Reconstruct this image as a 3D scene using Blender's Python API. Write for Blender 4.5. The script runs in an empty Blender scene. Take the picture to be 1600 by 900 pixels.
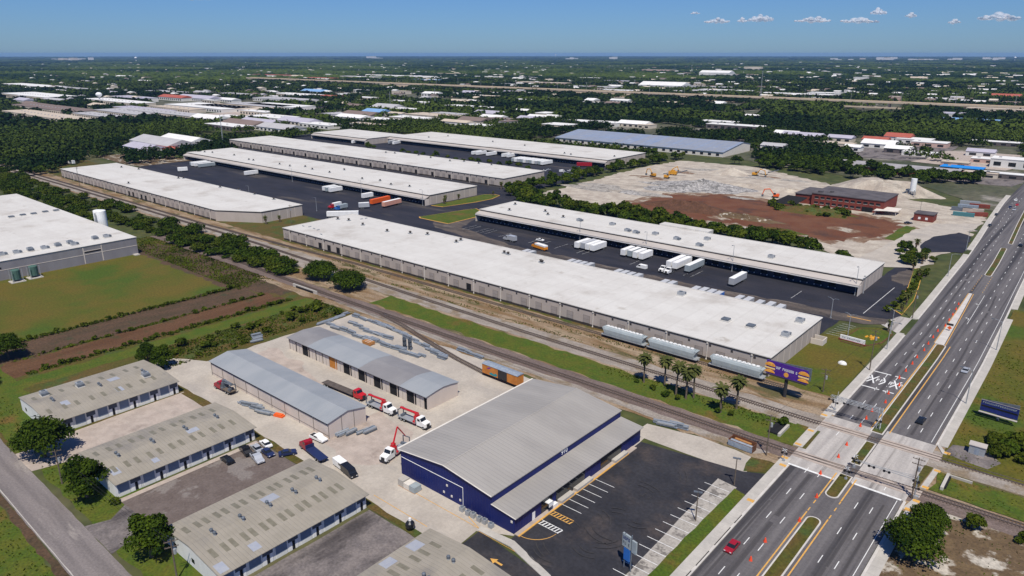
import bpy, math, random
import numpy as np
from mathutils import Vector
R = math.radians
rnd = random.Random(7)
scene = bpy.context.scene
COL = scene.collection

# ------------------------------------------------------------------ camera
CAM_H, F_PX, PITCH, YAW = 100.0, 1123.66, R(18.0416), R(40.575)
cam_d = bpy.data.cameras.new('camera'); cam = bpy.data.objects.new('camera', cam_d); COL.objects.link(cam)
cam.location = (0, 0, CAM_H); cam.rotation_euler = (R(90) - PITCH, 0, YAW)
cam_d.sensor_width = 36; cam_d.lens = F_PX / 1600 * 36
cam_d.clip_start = 1; cam_d.clip_end = 120000
scene.camera = cam

# ------------------------------------------------------------------ daylight
SUN_EL, SUN_AZ = R(60), R(-48)                    # azimuth from +X, counter-clockwise
to_sun = Vector((math.cos(SUN_EL)*math.cos(SUN_AZ), math.cos(SUN_EL)*math.sin(SUN_AZ), math.sin(SUN_EL)))
w = bpy.data.worlds.new('World'); scene.world = w; w.use_nodes = True
nt = w.node_tree; bg = nt.nodes['Background']
sky = nt.nodes.new('ShaderNodeTexSky'); sky.sky_type = 'NISHITA'; sky.sun_disc = False
sky.sun_elevation = SUN_EL; sky.sun_rotation = math.atan2(to_sun.x, to_sun.y)
sky.altitude = 0; sky.air_density = 1.0; sky.dust_density = 0.2; sky.ozone_density = 4.0
tint = nt.nodes.new('ShaderNodeMix'); tint.data_type = 'RGBA'; tint.blend_type = 'MULTIPLY'
tint.inputs[0].default_value = 1.0; tint.inputs[7].default_value = (0.36, 0.575, 0.98, 1)
nt.links.new(sky.outputs[0], tint.inputs[6]); nt.links.new(tint.outputs[2], bg.inputs[0])
bg.inputs[1].default_value = 0.09
sun_d = bpy.data.lights.new('sun', 'SUN'); sun_d.energy = 5.0; sun_d.angle = R(0.5); sun_d.color = (1.0, 0.94, 0.83)
sun = bpy.data.objects.new('sun', sun_d); COL.objects.link(sun)
sun.rotation_euler = (-to_sun).to_track_quat('-Z', 'Y').to_euler()
scene.view_settings.view_transform = 'Standard'; scene.view_settings.look = 'None'
scene.view_settings.exposure = 0.0; scene.view_settings.gamma = 1.0
scene.view_settings.use_curve_mapping = False
HAZE = 3.4e-5

# ------------------------------------------------------------------ survey: where a point seen in the photograph stands in the world
_fw = Vector((-math.sin(YAW)*math.cos(PITCH), math.cos(YAW)*math.cos(PITCH), -math.sin(PITCH)))
_rt = Vector((math.cos(YAW), math.sin(YAW), 0)); _up = _rt.cross(_fw)
def G(px, py, z=0.0):
    d = _fw*F_PX + _rt*(px-800) - _up*(py-450)
    t = (z-CAM_H)/d.z
    return (d.x*t, d.y*t)
def dist(p): return math.hypot(p[0], p[1])

# ------------------------------------------------------------------ objects
def tag(o, label=None, cat=None, group=None, kind=None):
    if label: o['label'] = label
    if cat: o['category'] = cat
    if group: o['group'] = group
    if kind: o['kind'] = kind
    return o
def thing(name, label, cat, loc=(0, 0, 0), rz=0.0, group=None):
    o = bpy.data.objects.new(name, None); COL.objects.link(o)
    o.empty_display_size = 0.3
    o.location = loc; o.rotation_euler = (0, 0, rz)
    return tag(o, label, cat, group)
KIDS = {}
def link(name, me, parent=None):
    o = bpy.data.objects.new(name, me); COL.objects.link(o)
    if parent is not None:
        o.parent = parent; KIDS.setdefault(parent.name, []).append(o)
    return o
def copy_tree(o, parent=None):
    c = o.copy(); COL.objects.link(c)
    if parent is not None:
        c.parent = parent; KIDS.setdefault(parent.name, []).append(c)
    for k in KIDS.get(o.name, []): copy_tree(k, c)
    return c
def dup(o, loc, rz, label, group=None, scale=None):
    c = copy_tree(o); c.location = loc; c.rotation_euler = (0, 0, rz); c['label'] = label
    if group: c['group'] = group
    if scale: c.scale = scale
    return c
class MB:
    def __init__(s): s.v = []; s.f = []; s.m = []
    def add(s, vs, fs, m=0):
        b = len(s.v); s.v += [tuple(p) for p in vs]
        for f in fs: s.f.append(tuple(b+i for i in f)); s.m.append(m)
        return s
    def box(s, x0, y0, z0, x1, y1, z1, m=0):
        v = [(x0,y0,z0),(x1,y0,z0),(x1,y1,z0),(x0,y1,z0),(x0,y0,z1),(x1,y0,z1),(x1,y1,z1),(x0,y1,z1)]
        return s.add(v, [(0,3,2,1),(4,5,6,7),(0,1,5,4),(1,2,6,5),(2,3,7,6),(3,0,4,7)], m)
    def cbox(s, cx, cy, cz, sx, sy, sz, m=0, rz=0.0):
        c, n = math.cos(rz), math.sin(rz); v = []
        for dz in (-.5, .5):
            for dx, dy in ((-.5,-.5),(.5,-.5),(.5,.5),(-.5,.5)):
                x, y = dx*sx, dy*sy; v.append((cx+x*c-y*n, cy+x*n+y*c, cz+dz*sz))
        return s.add(v, [(0,3,2,1),(4,5,6,7),(0,1,5,4),(1,2,6,5),(2,3,7,6),(3,0,4,7)], m)
    def prism(s, poly, z0, z1, m=0):
        n = len(poly)
        v = [(x,y,z0) for x,y in poly] + [(x,y,z1) for x,y in poly]
        return s.add(v, [tuple(range(n-1,-1,-1)), tuple(range(n,2*n))] + [(i,(i+1)%n,n+(i+1)%n,n+i) for i in range(n)], m)
    def xprism(s, prof, x0, x1, m=0):         # profile in (y, z) run along x
        n = len(prof)
        v = [(x0,y,z) for y,z in prof] + [(x1,y,z) for y,z in prof]
        return s.add(v, [tuple(range(n-1,-1,-1)), tuple(range(n,2*n))] + [(i,(i+1)%n,n+(i+1)%n,n+i) for i in range(n)], m)
    def yprism(s, prof, y0, y1, m=0):         # profile in (x, z) run along y
        n = len(prof)
        v = [(x,y0,z) for x,z in prof] + [(x,y1,z) for x,z in prof]
        return s.add(v, [tuple(range(n)), tuple(range(2*n-1,n-1,-1))] + [((i+1)%n,i,n+i,n+(i+1)%n) for i in range(n)], m)
    def sheet(s, poly, z, m=0):
        if sum(poly[i][0]*poly[(i+1)%len(poly)][1]-poly[(i+1)%len(poly)][0]*poly[i][1] for i in range(len(poly))) < 0: poly = poly[::-1]
        return s.add([(x,y,z) for x,y in poly], [tuple(range(len(poly)))], m)
    def tube(s, p0, p1, r0, r1=None, n=8, m=0, cap=True):
        r1 = r0 if r1 is None else r1
        a, b = Vector(p0), Vector(p1); d = (b-a).normalized()
        u = d.orthogonal().normalized(); w_ = d.cross(u)
        v = []
        for c, r in ((a, r0), (b, r1)):
            for i in range(n):
                t = 2*math.pi*i/n; v.append(c + u*(r*math.cos(t)) + w_*(r*math.sin(t)))
        f = [(i,(i+1)%n,n+(i+1)%n,n+i) for i in range(n)]
        if cap: f += [tuple(range(n-1,-1,-1)), tuple(range(n,2*n))]
        return s.add(v, f, m)
    def path(s, pts, r, n=6, m=0):
        for a, b in zip(pts, pts[1:]): s.tube(a, b, r, r, n, m)
        return s
    def dome(s, c, rx, ry, rz, nu=10, nv=5, m=0, full=False):
        v = []; f = []; lo = -math.pi/2 if full else 0.0
        for j in range(nv+1):
            t = lo + (math.pi/2-lo)*j/nv
            for i in range(nu):
                a = 2*math.pi*i/nu
                v.append((c[0]+rx*math.cos(t)*math.cos(a), c[1]+ry*math.cos(t)*math.sin(a), c[2]+rz*math.sin(t)))
        for j in range(nv):
            for i in range(nu):
                f.append((j*nu+i, j*nu+(i+1)%nu, (j+1)*nu+(i+1)%nu, (j+1)*nu+i))
        return s.add(v, f, m)
    def mesh(s, name, mats, smooth=False):
        me = bpy.data.meshes.new(name); me.from_pydata(s.v, [], s.f)
        for mt in (mats if isinstance(mats, (list, tuple)) else [mats]): me.materials.append(mt)
        me.polygons.foreach_set('material_index', s.m)
        if smooth: me.polygons.foreach_set('use_smooth', [True]*len(me.polygons))
        me.update(); return me
    def build(s, name, mats, parent=None, smooth=False): return link(name, s.mesh(name, mats, smooth), parent)

# ------------------------------------------------------------------ materials
def M(name, c1, c2=None, size=4.0, rough=0.9, c3=None, size3=25.0, lo3=0.5, hi3=0.65, grain=0.0, gsize=0.4, stretch=(1,1,1), metal=0.0,
      c4=None, size4=2.0, lo4=0.62, hi4=0.68, spec=0.3, lo=0.35, hi=0.65, s3=(1,1,1)):
    mt = bpy.data.materials.new(name); mt.use_nodes = True
    n = mt.node_tree.nodes; l = mt.node_tree.links; b = n['Principled BSDF']
    b.inputs['Roughness'].default_value = rough; b.inputs['Metallic'].default_value = metal
    b.inputs['Specular IOR Level'].default_value = spec
    if c2 is None and not grain:
        b.inputs['Base Color'].default_value = (*c1, 1); return mt
    geo = n.new('ShaderNodeNewGeometry')
    def noise(sz, st, det=5.0, rgh=0.6):
        mp = n.new('ShaderNodeMapping'); mp.inputs['Scale'].default_value = tuple(a/sz for a in st)
        l.new(geo.outputs['Position'], mp.inputs['Vector'])
        q = n.new('ShaderNodeTexNoise'); q.inputs['Scale'].default_value = 1.0; q.inputs['Detail'].default_value = det
        q.inputs['Roughness'].default_value = rgh; l.new(mp.outputs[0], q.inputs['Vector']); return q.outputs['Fac']
    def ramp(fac, a, b_):
        r = n.new('ShaderNodeMapRange'); r.inputs[1].default_value = a; r.inputs[2].default_value = b_
        r.interpolation_type = 'SMOOTHSTEP'; l.new(fac, r.inputs[0]); return r.outputs[0]
    def mix(fac, a, b_, mode='MIX'):
        x = n.new('ShaderNodeMix'); x.data_type = 'RGBA'; x.blend_type = mode
        if isinstance(fac, float): x.inputs[0].default_value = fac
        else: l.new(fac, x.inputs[0])
        for i, q in ((6, a), (7, b_)):
            if isinstance(q, tuple): x.inputs[i].default_value = (*q, 1)
            else: l.new(q, x.inputs[i])
        return x.outputs[2]
    col = c1
    if c2 is not None: col = mix(ramp(noise(size, stretch), lo, hi), c1, c2)
    if c3 is not None: col = mix(ramp(noise(size3, s3), lo3, hi3), col, c3)
    if c4 is not None: col = mix(ramp(noise(size4, (1,1,1)), lo4, hi4), col, c4)
    if grain:
        g = n.new('ShaderNodeMapRange'); g.inputs[1].default_value = 0.3; g.inputs[2].default_value = 0.7
        g.inputs[3].default_value = 1-grain; g.inputs[4].default_value = 1+grain
        l.new(noise(gsize, (1,1,1), 2.0), g.inputs[0])
        cb = n.new('ShaderNodeCombineColor')
        for i in range(3): l.new(g.outputs[0], cb.inputs[i])
        col = mix(1.0, col, cb.outputs[0], 'MULTIPLY')
    l.new(col, b.inputs['Base Color'])
    return mt
def metal_roof(name, c1, c2, axis, pitch=0.9, depth=0.12, **k):   # standing seams or corrugation at right angles to axis
    mt = M(name, c1, c2, **k); n = mt.node_tree.nodes; l = mt.node_tree.links; b = n['Principled BSDF']
    geo = n.new('ShaderNodeNewGeometry'); sp = n.new('ShaderNodeSeparateXYZ'); l.new(geo.outputs['Position'], sp.inputs[0])
    m1 = n.new('ShaderNodeMath'); m1.operation = 'DIVIDE'; m1.inputs[1].default_value = pitch; l.new(sp.outputs[axis], m1.inputs[0])
    m2 = n.new('ShaderNodeMath'); m2.operation = 'PINGPONG'; m2.inputs[1].default_value = 0.5; l.new(m1.outputs[0], m2.inputs[0])
    r = n.new('ShaderNodeMapRange'); r.inputs[1].default_value = 0.0; r.inputs[2].default_value = 0.12; l.new(m2.outputs[0], r.inputs[0])
    bp = n.new('ShaderNodeBump'); bp.inputs['Strength'].default_value = 0.6; bp.inputs['Distance'].default_value = depth
    l.new(r.outputs[0], bp.inputs['Height']); l.new(bp.outputs[0], b.inputs['Normal'])
    return mt
def leafmat(name, dark, light, rough=0.75):
    mt = bpy.data.materials.new(name); mt.use_nodes = True
    n = mt.node_tree.nodes; l = mt.node_tree.links; b = n['Principled BSDF']
    b.inputs['Roughness'].default_value = rough; b.inputs['Specular IOR Level'].default_value = 0.05
    at = n.new('ShaderNodeAttribute'); at.attribute_name = 'tint'
    x = n.new('ShaderNodeMix'); x.data_type = 'RGBA'; l.new(at.outputs['Fac'], x.inputs[0])
    x.inputs[6].default_value = (*dark, 1); x.inputs[7].default_value = (*light, 1)
    l.new(x.outputs[2], b.inputs['Base Color'])
    return mt
m = {}
# --- grounds
m['terrain'] = M('terrain_scrub', (.040,.056,.014), (.072,.076,.022), size=14, c3=(.11,.095,.055), size3=160, lo3=.56, hi3=.68, grain=.25, gsize=6)
m['urban'] = M('urban_ground', (.045,.055,.025), (.10,.095,.06), size=60, c3=(.22,.20,.17), size3=45, lo3=.54, hi3=.66, grain=.3, gsize=5)
m['lawn'] = M('lawn', (.074,.080,.006), (.104,.080,.010), size=18, c3=(.050,.082,.005), size3=34, lo3=.5, hi3=.66, grain=.25, gsize=.8)
m['grass'] = M('green_grass', (.050,.086,.005), (.082,.092,.008), size=6, c3=(.12,.078,.016), size3=14, lo3=.56, hi3=.70, grain=.3, gsize=.6)
m['rough'] = M('rough_grass', (.066,.064,.008), (.100,.064,.018), size=5, stretch=(1,.25,1), c3=(.052,.074,.014), size3=9, lo3=.5, hi3=.62, grain=.3, gsize=.7)
m['dirt'] = M('brown_dirt', (.085,.040,.017), (.110,.056,.027), size=5, stretch=(1,.15,1), c3=(.055,.050,.020), size3=8, lo3=.55, hi3=.7, grain=.3, gsize=.7)
m['heather'] = M('grey_brown_scrub', (.088,.052,.030), (.062,.042,.022), size=4, stretch=(1,.3,1), c3=(.05,.048,.022), size3=7, lo3=.57, hi3=.7, grain=.35, gsize=.8)
m['sand'] = M('pale_sand', (.46,.41,.34), (.34,.29,.24), size=9, c3=(.22,.195,.165), size3=22, lo3=.54, hi3=.7, s3=(.4,1,1), grain=.12, gsize=1.2)
m['reddirt'] = M('red_dirt', (.118,.042,.018), (.140,.060,.030), size=14, c3=(.075,.036,.022), size3=22, lo3=.5, hi3=.66, grain=.15, gsize=1.0)
m['mixed'] = M('mixed_soil', (.22,.15,.10), (.15,.085,.05), size=6, c3=(.36,.32,.26), size3=9, lo3=.5, hi3=.6, grain=.25, gsize=1)
m['rubble_fines'] = M('rubble_fines', (.28,.26,.235), (.36,.33,.29), size=4, c3=(.19,.17,.15), size3=6, lo3=.5, hi3=.62, grain=.3, gsize=1)
m['sandy'] = M('sandy_waste', (.13,.088,.046), (.10,.066,.036), size=4, c3=(.42,.38,.32), size3=7, lo3=.52, hi3=.6, grain=.25, gsize=.6)
m['gravel'] = M('gravel_ballast', (.30,.265,.23), (.23,.195,.165), size=3, stretch=(.2,1,1), c3=(.20,.155,.105), size3=9, lo3=.5, hi3=.64, grain=.22, gsize=.5)
m['ballast_brown'] = M('rusty_ballast', (.165,.125,.11), (.12,.088,.075), size=2, stretch=(.15,1,1), grain=.3, gsize=.4)
m['trackside'] = M('weedy_trackside', (.29,.22,.15), (.17,.105,.050), size=4, stretch=(.2,1,1), c3=(.09,.078,.03), size3=6, lo3=.52, hi3=.64, grain=.25, gsize=.6, s3=(.3,1,1))
# --- paving
m['asphalt_new'] = M('fresh_asphalt', (.022,.022,.027), (.034,.033,.038), size=9, rough=.8, c3=(.062,.050,.046), size3=12, lo3=.50, hi3=.74, grain=.2, gsize=.8)
m['asphalt_lot'] = M('dock_yard_asphalt', (.017,.018,.026), (.029,.028,.036), size=10, rough=.8, stretch=(.3,1,1), c3=(.080,.068,.060), size3=30, lo3=.57, hi3=.72, grain=.18, gsize=.9, s3=(.35,1.6,1))
m['oil_a'] = M('oil_darkened_asphalt', (.078,.072,.074), (.066,.061,.063), size=2, stretch=(1,.05,1), grain=.1)
m['oil_b'] = M('oil_streak_asphalt', (.055,.051,.053), (.068,.063,.065), size=1.6, stretch=(1,.05,1), grain=.1)
m['scuff'] = M('tyre_scuff', (.050,.046,.046), (.036,.034,.036), size=.7)
m['worn'] = M('tyre_worn_asphalt', (.110,.088,.074), (.055,.047,.044), size=5, stretch=(.25,1,1), c3=(.15,.125,.105), size3=9, lo3=.54, hi3=.66, grain=.2, gsize=.8, s3=(.3,1,1))
m['road'] = M('road_asphalt', (.140,.130,.130), (.092,.085,.088), size=2.2, rough=.85, stretch=(1,.03,1), c3=(.045,.042,.045), size3=3.4, lo3=.50, hi3=.66, grain=.12, gsize=.6, s3=(1,.012,1))
m['street'] = M('old_street_asphalt', (.205,.180,.172), (.155,.136,.132), size=2.2, rough=.9, stretch=(.06,1,1), c3=(.27,.24,.22), size3=6, lo3=.6, hi3=.7, grain=.15, gsize=.5, s3=(.2,1,1))
m['asphalt_old'] = M('worn_asphalt', (.135,.118,.115), (.19,.165,.155), size=4, c3=(.058,.050,.050), size3=9, lo3=.48, hi3=.66, grain=.22, gsize=.6, s3=(1,.4,1))
m['asphalt_brown'] = M('patched_asphalt', (.115,.090,.080), (.14,.112,.10), size=3, c3=(.19,.165,.15), size3=8, lo3=.54, hi3=.6, grain=.14, gsize=.6)
m['conc_yard'] = M('yard_concrete', (.44,.395,.34), (.37,.33,.285), size=8, c3=(.33,.30,.27), size3=16, lo3=.53, hi3=.7, grain=.08, gsize=.8, s3=(.5,1.3,1))
m['conc_apron'] = M('stained_concrete', (.43,.36,.31), (.35,.29,.25), size=4, c3=(.27,.22,.19), size3=9, lo3=.55, hi3=.7, grain=.1, gsize=.5)
m['conc_road'] = M('crossing_concrete', (.44,.41,.38), (.34,.315,.295), size=2.0, stretch=(1,.04,1), c3=(.16,.145,.135), size3=3.0, lo3=.55, hi3=.66, grain=.1, gsize=.5, s3=(1,.015,1))
m['conc_walk'] = M('sidewalk_concrete', (.47,.44,.395), (.40,.375,.34), size=5, grain=.06, gsize=.6)
m['conc_strip'] = M('parking_concrete', (.30,.275,.245), (.38,.35,.31), size=2.4, c3=(.16,.145,.13), size3=3.4, lo3=.55, hi3=.64, grain=.15, gsize=.5)
m['kerb'] = M('kerb_concrete', (.55,.52,.48), (.47,.44,.41), size=3)
m['white_line'] = M('white_paint', (.74,.74,.72), (.58,.58,.57), size=.6)
m['yellow_line'] = M('yellow_paint', (.66,.35,.07), (.52,.30,.09), size=.7)
m['tar'] = M('tar_black', (.018,.018,.02), (.028,.027,.03), size=1)
# --- buildings
m['roof_white'] = M('white_membrane_roof', (.575,.56,.53), (.53,.51,.48), size=9, c4=(.38,.35,.31), size4=7, lo4=.60, hi4=.78, c3=(.42,.39,.355), size3=20, lo3=.52, hi3=.75, stretch=(.35,1,1), grain=.025, gsize=1.5)
m['wall_beige'] = M('beige_wall', (.43,.375,.335), (.39,.34,.30), size=6, stretch=(1,1,.4))
m['wall_light'] = M('light_beige_wall', (.58,.52,.46), (.54,.48,.43), size=5)
m['fascia_dark'] = M('dark_roof_edge', (.055,.048,.045))
m['door_grey'] = M('dock_door_paint', (.33,.29,.265), (.29,.255,.235), size=2)
m['door_seam'] = M('door_frame_paint', (.19,.165,.15))
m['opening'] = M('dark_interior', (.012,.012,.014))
m['plinth_shade'] = M('dock_plinth_shade', (.035,.030,.028), (.055,.046,.04), size=2)  # dark tone paints the shade of the recess under the dock floor
m['navy'] = M('navy_wall', (.028,.035,.065), (.036,.045,.078), size=3)
m['canopy'] = M('canopy_metal', (.44,.40,.37), (.38,.345,.32), size=5, stretch=(.3,1,1))
m['white'] = M('white_coat', (.78,.78,.77), (.70,.70,.69), size=1.6)
m['offwhite'] = M('cream_paint', (.66,.62,.56), (.60,.56,.50), size=2)
m['blue_wall'] = metal_roof('royal_blue_cladding', (.004,.010,.098), (.006,.014,.115), 0, pitch=.9, depth=.08, size=4, rough=.55)
m['blue_wall_y'] = metal_roof('royal_blue_side_cladding', (.004,.010,.098), (.006,.014,.115), 1, pitch=.9, depth=.08, size=4, rough=.55)
m['roof_steel'] = metal_roof('ribbed_steel_roof', (.285,.268,.248), (.335,.315,.29), 1, pitch=1.2, depth=.12, size=7, rough=.5, stretch=(.3,1,1))
m['roof_grey'] = metal_roof('grey_shed_roof', (.255,.275,.295), (.30,.315,.33), 0, pitch=1.0, depth=.10, size=8, rough=.55, stretch=(1,.3,1))
m['roof_grey2'] = metal_roof('older_grey_shed_roof', (.215,.208,.212), (.25,.243,.245), 0, pitch=1.0, depth=.10, size=8, rough=.6)
m['roof_tan'] = metal_roof('weathered_tan_roof', (.27,.242,.196), (.31,.278,.228), 1, pitch=.9, depth=.08, size=5, rough=.7, c3=(.225,.205,.178), size3=12, lo3=.50, hi3=.68)
m['skylight'] = M('skylight_panel', (.165,.15,.11), (.20,.185,.14), size=1.2, rough=.5)
m['patch_blue'] = M('bluish_roof_patch', (.29,.31,.37), (.33,.345,.38), size=1.2)
m['wall_white'] = M('white_block_wall', (.70,.70,.68), (.62,.62,.60), size=3, stretch=(1,1,.4))
m['eave_shade_blue'] = M('door_eave_shade', (.155,.20,.27), (.18,.225,.30), size=2)  # door colour tinted to the blue of the eave's shadow
m['eave_shade_slate'] = M('bay_eave_shade', (.085,.095,.12))  # slate tone stands for the eave shadow across the bays
m['shed_wall'] = M('cream_shed_wall', (.60,.52,.46), (.55,.475,.42), size=4, stretch=(1,1,.3))
m['orange_door'] = M('orange_wood', (.50,.20,.035), (.42,.16,.03), size=1)
m['brick'] = M('red_brick', (.20,.045,.030), (.16,.038,.028), size=3, grain=.12, gsize=.7)
m['roof_dark'] = M('dark_felt_roof', (.075,.068,.072), (.11,.10,.105), size=6)
m['grey_wall'] = M('grey_concrete_panel', (.235,.225,.24), (.205,.195,.21), size=5, stretch=(1,1,.3))
m['solar'] = M('blue_ribbed_roof', (.20,.26,.38), (.245,.305,.42), size=5, rough=.45, c3=(.33,.38,.47), size3=6, lo3=.6, hi3=.68)
m['glass'] = M('dark_glass', (.015,.018,.022), rough=.12, spec=.6)
m['tank_white'] = M('white_tank', (.80,.81,.80), (.74,.75,.74), size=3, rough=.4)
# --- vehicles and metal
m['tyre'] = M('black_rubber', (.018,.018,.018))
m['chassis'] = M('dark_chassis', (.03,.03,.033))
m['steel'] = M('galvanised_steel', (.38,.40,.42), (.33,.35,.37), size=1, rough=.5, metal=.3)
m['steel_dark'] = M('dark_steel', (.085,.10,.12), (.13,.15,.18), size=.8, rough=.6)
m['steel_blue'] = M('blue_grey_steel', (.20,.24,.30), (.28,.32,.37), size=.7, rough=.55)
m['red'] = M('red_gloss', (.48,.014,.020), rough=.35, spec=.5)
m['darkred'] = M('dark_red_gloss', (.30,.010,.022), rough=.35, spec=.5)
m['orange'] = M('orange_gloss', (.72,.115,.020), rough=.5)
m['amber'] = M('amber_gloss', (.72,.26,.02), rough=.5)
m['paleorange'] = M('faded_orange_panel', (.66,.33,.23), (.58,.29,.22), size=1.5)
m['yellow'] = M('machine_yellow', (.62,.30,.025), (.50,.24,.03), size=1)
m['black'] = M('black_gloss', (.012,.013,.016), rough=.25, spec=.5)
m['greyroof'] = M('grey_trailer_roof', (.40,.41,.44), (.46,.47,.49), size=2)
m['silver'] = M('silver_gloss', (.50,.52,.55), rough=.3, metal=.3)
m['navyblue'] = M('navy_gloss', (.02,.03,.09), rough=.3)
m['bluegloss'] = M('blue_gloss', (.03,.14,.45), rough=.4)
m['hopper'] = M('pale_blue_hopper_paint', (.33,.375,.39), (.28,.32,.34), size=2.4, rough=.5)
m['boxcar'] = M('boxcar_orange', (.52,.20,.04), (.42,.15,.03), size=1.5)
m['teal'] = M('teal_spray', (.03,.24,.26)); m['purple_spray'] = M('purple_spray', (.16,.03,.22))
m['wood'] = M('weathered_pole', (.11,.085,.065), (.15,.12,.095), size=.8)
m['plank'] = M('fresh_plank', (.42,.20,.07), (.36,.17,.06), size=.5)
m['cone'] = M('cone_orange', (.72,.075,.028)); m['purple'] = M('billboard_purple', (.055,.014,.20), (.075,.02,.25), size=1.0)
m['gold'] = M('golden_bread', (.75,.38,.07), (.62,.24,.03), size=.7); m['cream'] = M('pale_cheese', (.85,.62,.25))
m['sign_blue'] = M('sign_blue', (.008,.016,.11), (.014,.026,.16), size=.6)
m['rail'] = M('worn_rail', (.20,.165,.145), rough=.4, metal=.5); m['sleeper'] = M('timber_sleeper', (.085,.060,.048), (.12,.09,.075), size=.6)
m['bark'] = M('tree_bark', (.10,.075,.055), (.15,.12,.09), size=.6)
m['bluetarp'] = M('blue_canopy_fabric', (.015,.22,.62)); m['tan_conc'] = M('tan_viaduct_concrete', (.60,.49,.36), (.53,.43,.31), size=14)
m['leaf'] = leafmat('oak_leaf', (.006,.017,.0015), (.056,.086,.007))
m['leaf2'] = leafmat('bush_leaf', (.015,.028,.002), (.078,.098,.009))
m['leaf3'] = leafmat('far_leaf', (.005,.016,.003), (.060,.086,.012))
m['palm_leaf'] = leafmat('palm_leaf', (.030,.042,.012), (.10,.105,.030)); m['dead_frond'] = M('dead_frond', (.16,.11,.055), (.10,.07,.035), size=.5)

def roof_seams(mt, axis, pitch, amount):             # welded sheet laps of the membrane: slightly greyer lines
    n = mt.node_tree.nodes; l = mt.node_tree.links; b = n['Principled BSDF']; src = b.inputs['Base Color'].links[0].from_socket
    geo = n.new('ShaderNodeNewGeometry'); sp = n.new('ShaderNodeSeparateXYZ'); l.new(geo.outputs['Position'], sp.inputs[0])
    d = n.new('ShaderNodeMath'); d.operation = 'DIVIDE'; d.inputs[1].default_value = pitch; l.new(sp.outputs[axis], d.inputs[0])
    p = n.new('ShaderNodeMath'); p.operation = 'PINGPONG'; p.inputs[1].default_value = .5; l.new(d.outputs[0], p.inputs[0])
    r = n.new('ShaderNodeMapRange'); r.inputs[1].default_value = 0; r.inputs[2].default_value = .06; r.inputs[3].default_value = amount; r.inputs[4].default_value = 0; l.new(p.outputs[0], r.inputs[0])
    fl = n.new('ShaderNodeMath'); fl.operation = 'FLOOR'; l.new(d.outputs[0], fl.inputs[0])
    wn = n.new('ShaderNodeTexWhiteNoise'); wn.noise_dimensions = '1D'; l.new(fl.outputs[0], wn.inputs['W'])
    q = n.new('ShaderNodeMath'); q.operation = 'MULTIPLY_ADD'; q.inputs[1].default_value = amount*.5; l.new(wn.outputs['Value'], q.inputs[0]); l.new(r.outputs[0], q.inputs[2])
    x = n.new('ShaderNodeMix'); x.data_type = 'RGBA'; l.new(q.outputs[0], x.inputs[0]); l.new(src, x.inputs[6]); x.inputs[7].default_value = (.30, .28, .25, 1); l.new(x.outputs[2], b.inputs['Base Color'])
roof_seams(m['roof_white'], 0, 7.6, .16); roof_seams(m['solar'], 0, 8.0, .8); roof_seams(m['solar'], 1, 9.0, .5); roof_seams(m['roof_tan'], 1, 6.0, .18); roof_seams(m['roof_steel'], 1, 7.5, .15)
roof_seams(m['conc_yard'], 0, 6.1, .18); roof_seams(m['conc_apron'], 1, 4.5, .22); roof_seams(m['conc_walk'], 1, 3.0, .25)

# ================================================================== THE SETTING: ground, lots, streets, railway
_lv = [0]
def lev():
    _lv[0] += 1; return 0.0032*_lv[0]
def rough_edge(poly, amp, step=4.0, seed=1):
    r = random.Random(seed); out = []
    for (x0, y0), (x1, y1) in zip(poly, poly[1:]+poly[:1]):
        d = math.hypot(x1-x0, y1-y0); k = max(1, int(d/step))
        for i in range(k):
            t = i/k; out.append((x0+(x1-x0)*t+r.uniform(-amp, amp), y0+(y1-y0)*t+r.uniform(-amp, amp)))
    return out
def ground(name, poly, mat, amp=0.0, step=4.0, z=None):
    p = rough_edge(poly, amp, step, len(name)+int(abs(poly[0][0]))) if amp else poly
    o = MB().sheet(p, lev() if z is None else z).build(name, m[mat]); return tag(o, kind='structure')
def rect(x0, y0, x1, y1): return [(x0,y0),(x1,y0),(x1,y1),(x0,y1)]
N_ = 96
ground('terrain', [(30000*math.cos(2*math.pi*i/N_), 30000*math.sin(2*math.pi*i/N_)) for i in range(N_)], 'urban', z=0.0)
ground('open_ground', rect(-1100, 10, 120, 720), 'terrain', 6, 20)
# left: field, ditch banks and verges, all running towards the railway
ground('scrub_ground', rect(-900, 150, -300, 195), 'terrain', 2)
ground('rough_grass', rect(-420, 40.7, -205, 172), 'rough', 1.5)
ground('field', [(-470, 44), (-295, 44), (-296.5, 152), (-400, 154), (-470, 154)], 'lawn', .8)
ground('bare_track', [(-400, 150), (-300, 150), (-270, 160), (-270, 176), (-330, 176), (-400, 166)], 'heather', 1.5)
ground('bank', [(-293.5, 50), (-276, 50), (-276.5, 155), (-297, 155)], 'heather', 1.6)
ground('ditch_bed', [(-276, 52), (-262, 52), (-260.5, 158), (-277, 158)], 'dirt', 1.9, 3)
ground('green_strip', [(-257, 40), (-250, 40), (-249.5, 165), (-258.5, 165)], 'grass', .7)
ground('waste_ground', [(-249, 86), (-229, 86), (-229, 168), (-249, 168)], 'rough', 1.2)
# street and its verges
ground('verge', rect(-330, 42.5, -60, 56), 'grass', .6)
ground('verge', rect(-330, 8, -60, 31.5), 'grass', .6)
ground('verge_soil', rect(-330, 31.4, -60, 33.2), 'heather', .35, 2)
ground('street', rect(-420, 33.1, -45, 41.2), 'street', .12, 3)
ground('edge_line', rect(-420, 33.35, -60, 33.55), 'conc_walk', .05, 3)
ground('car_park', [(-190, 20), (-140, 8), (-140, 22.8), (-190, 23.4)], 'asphalt_old')
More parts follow.
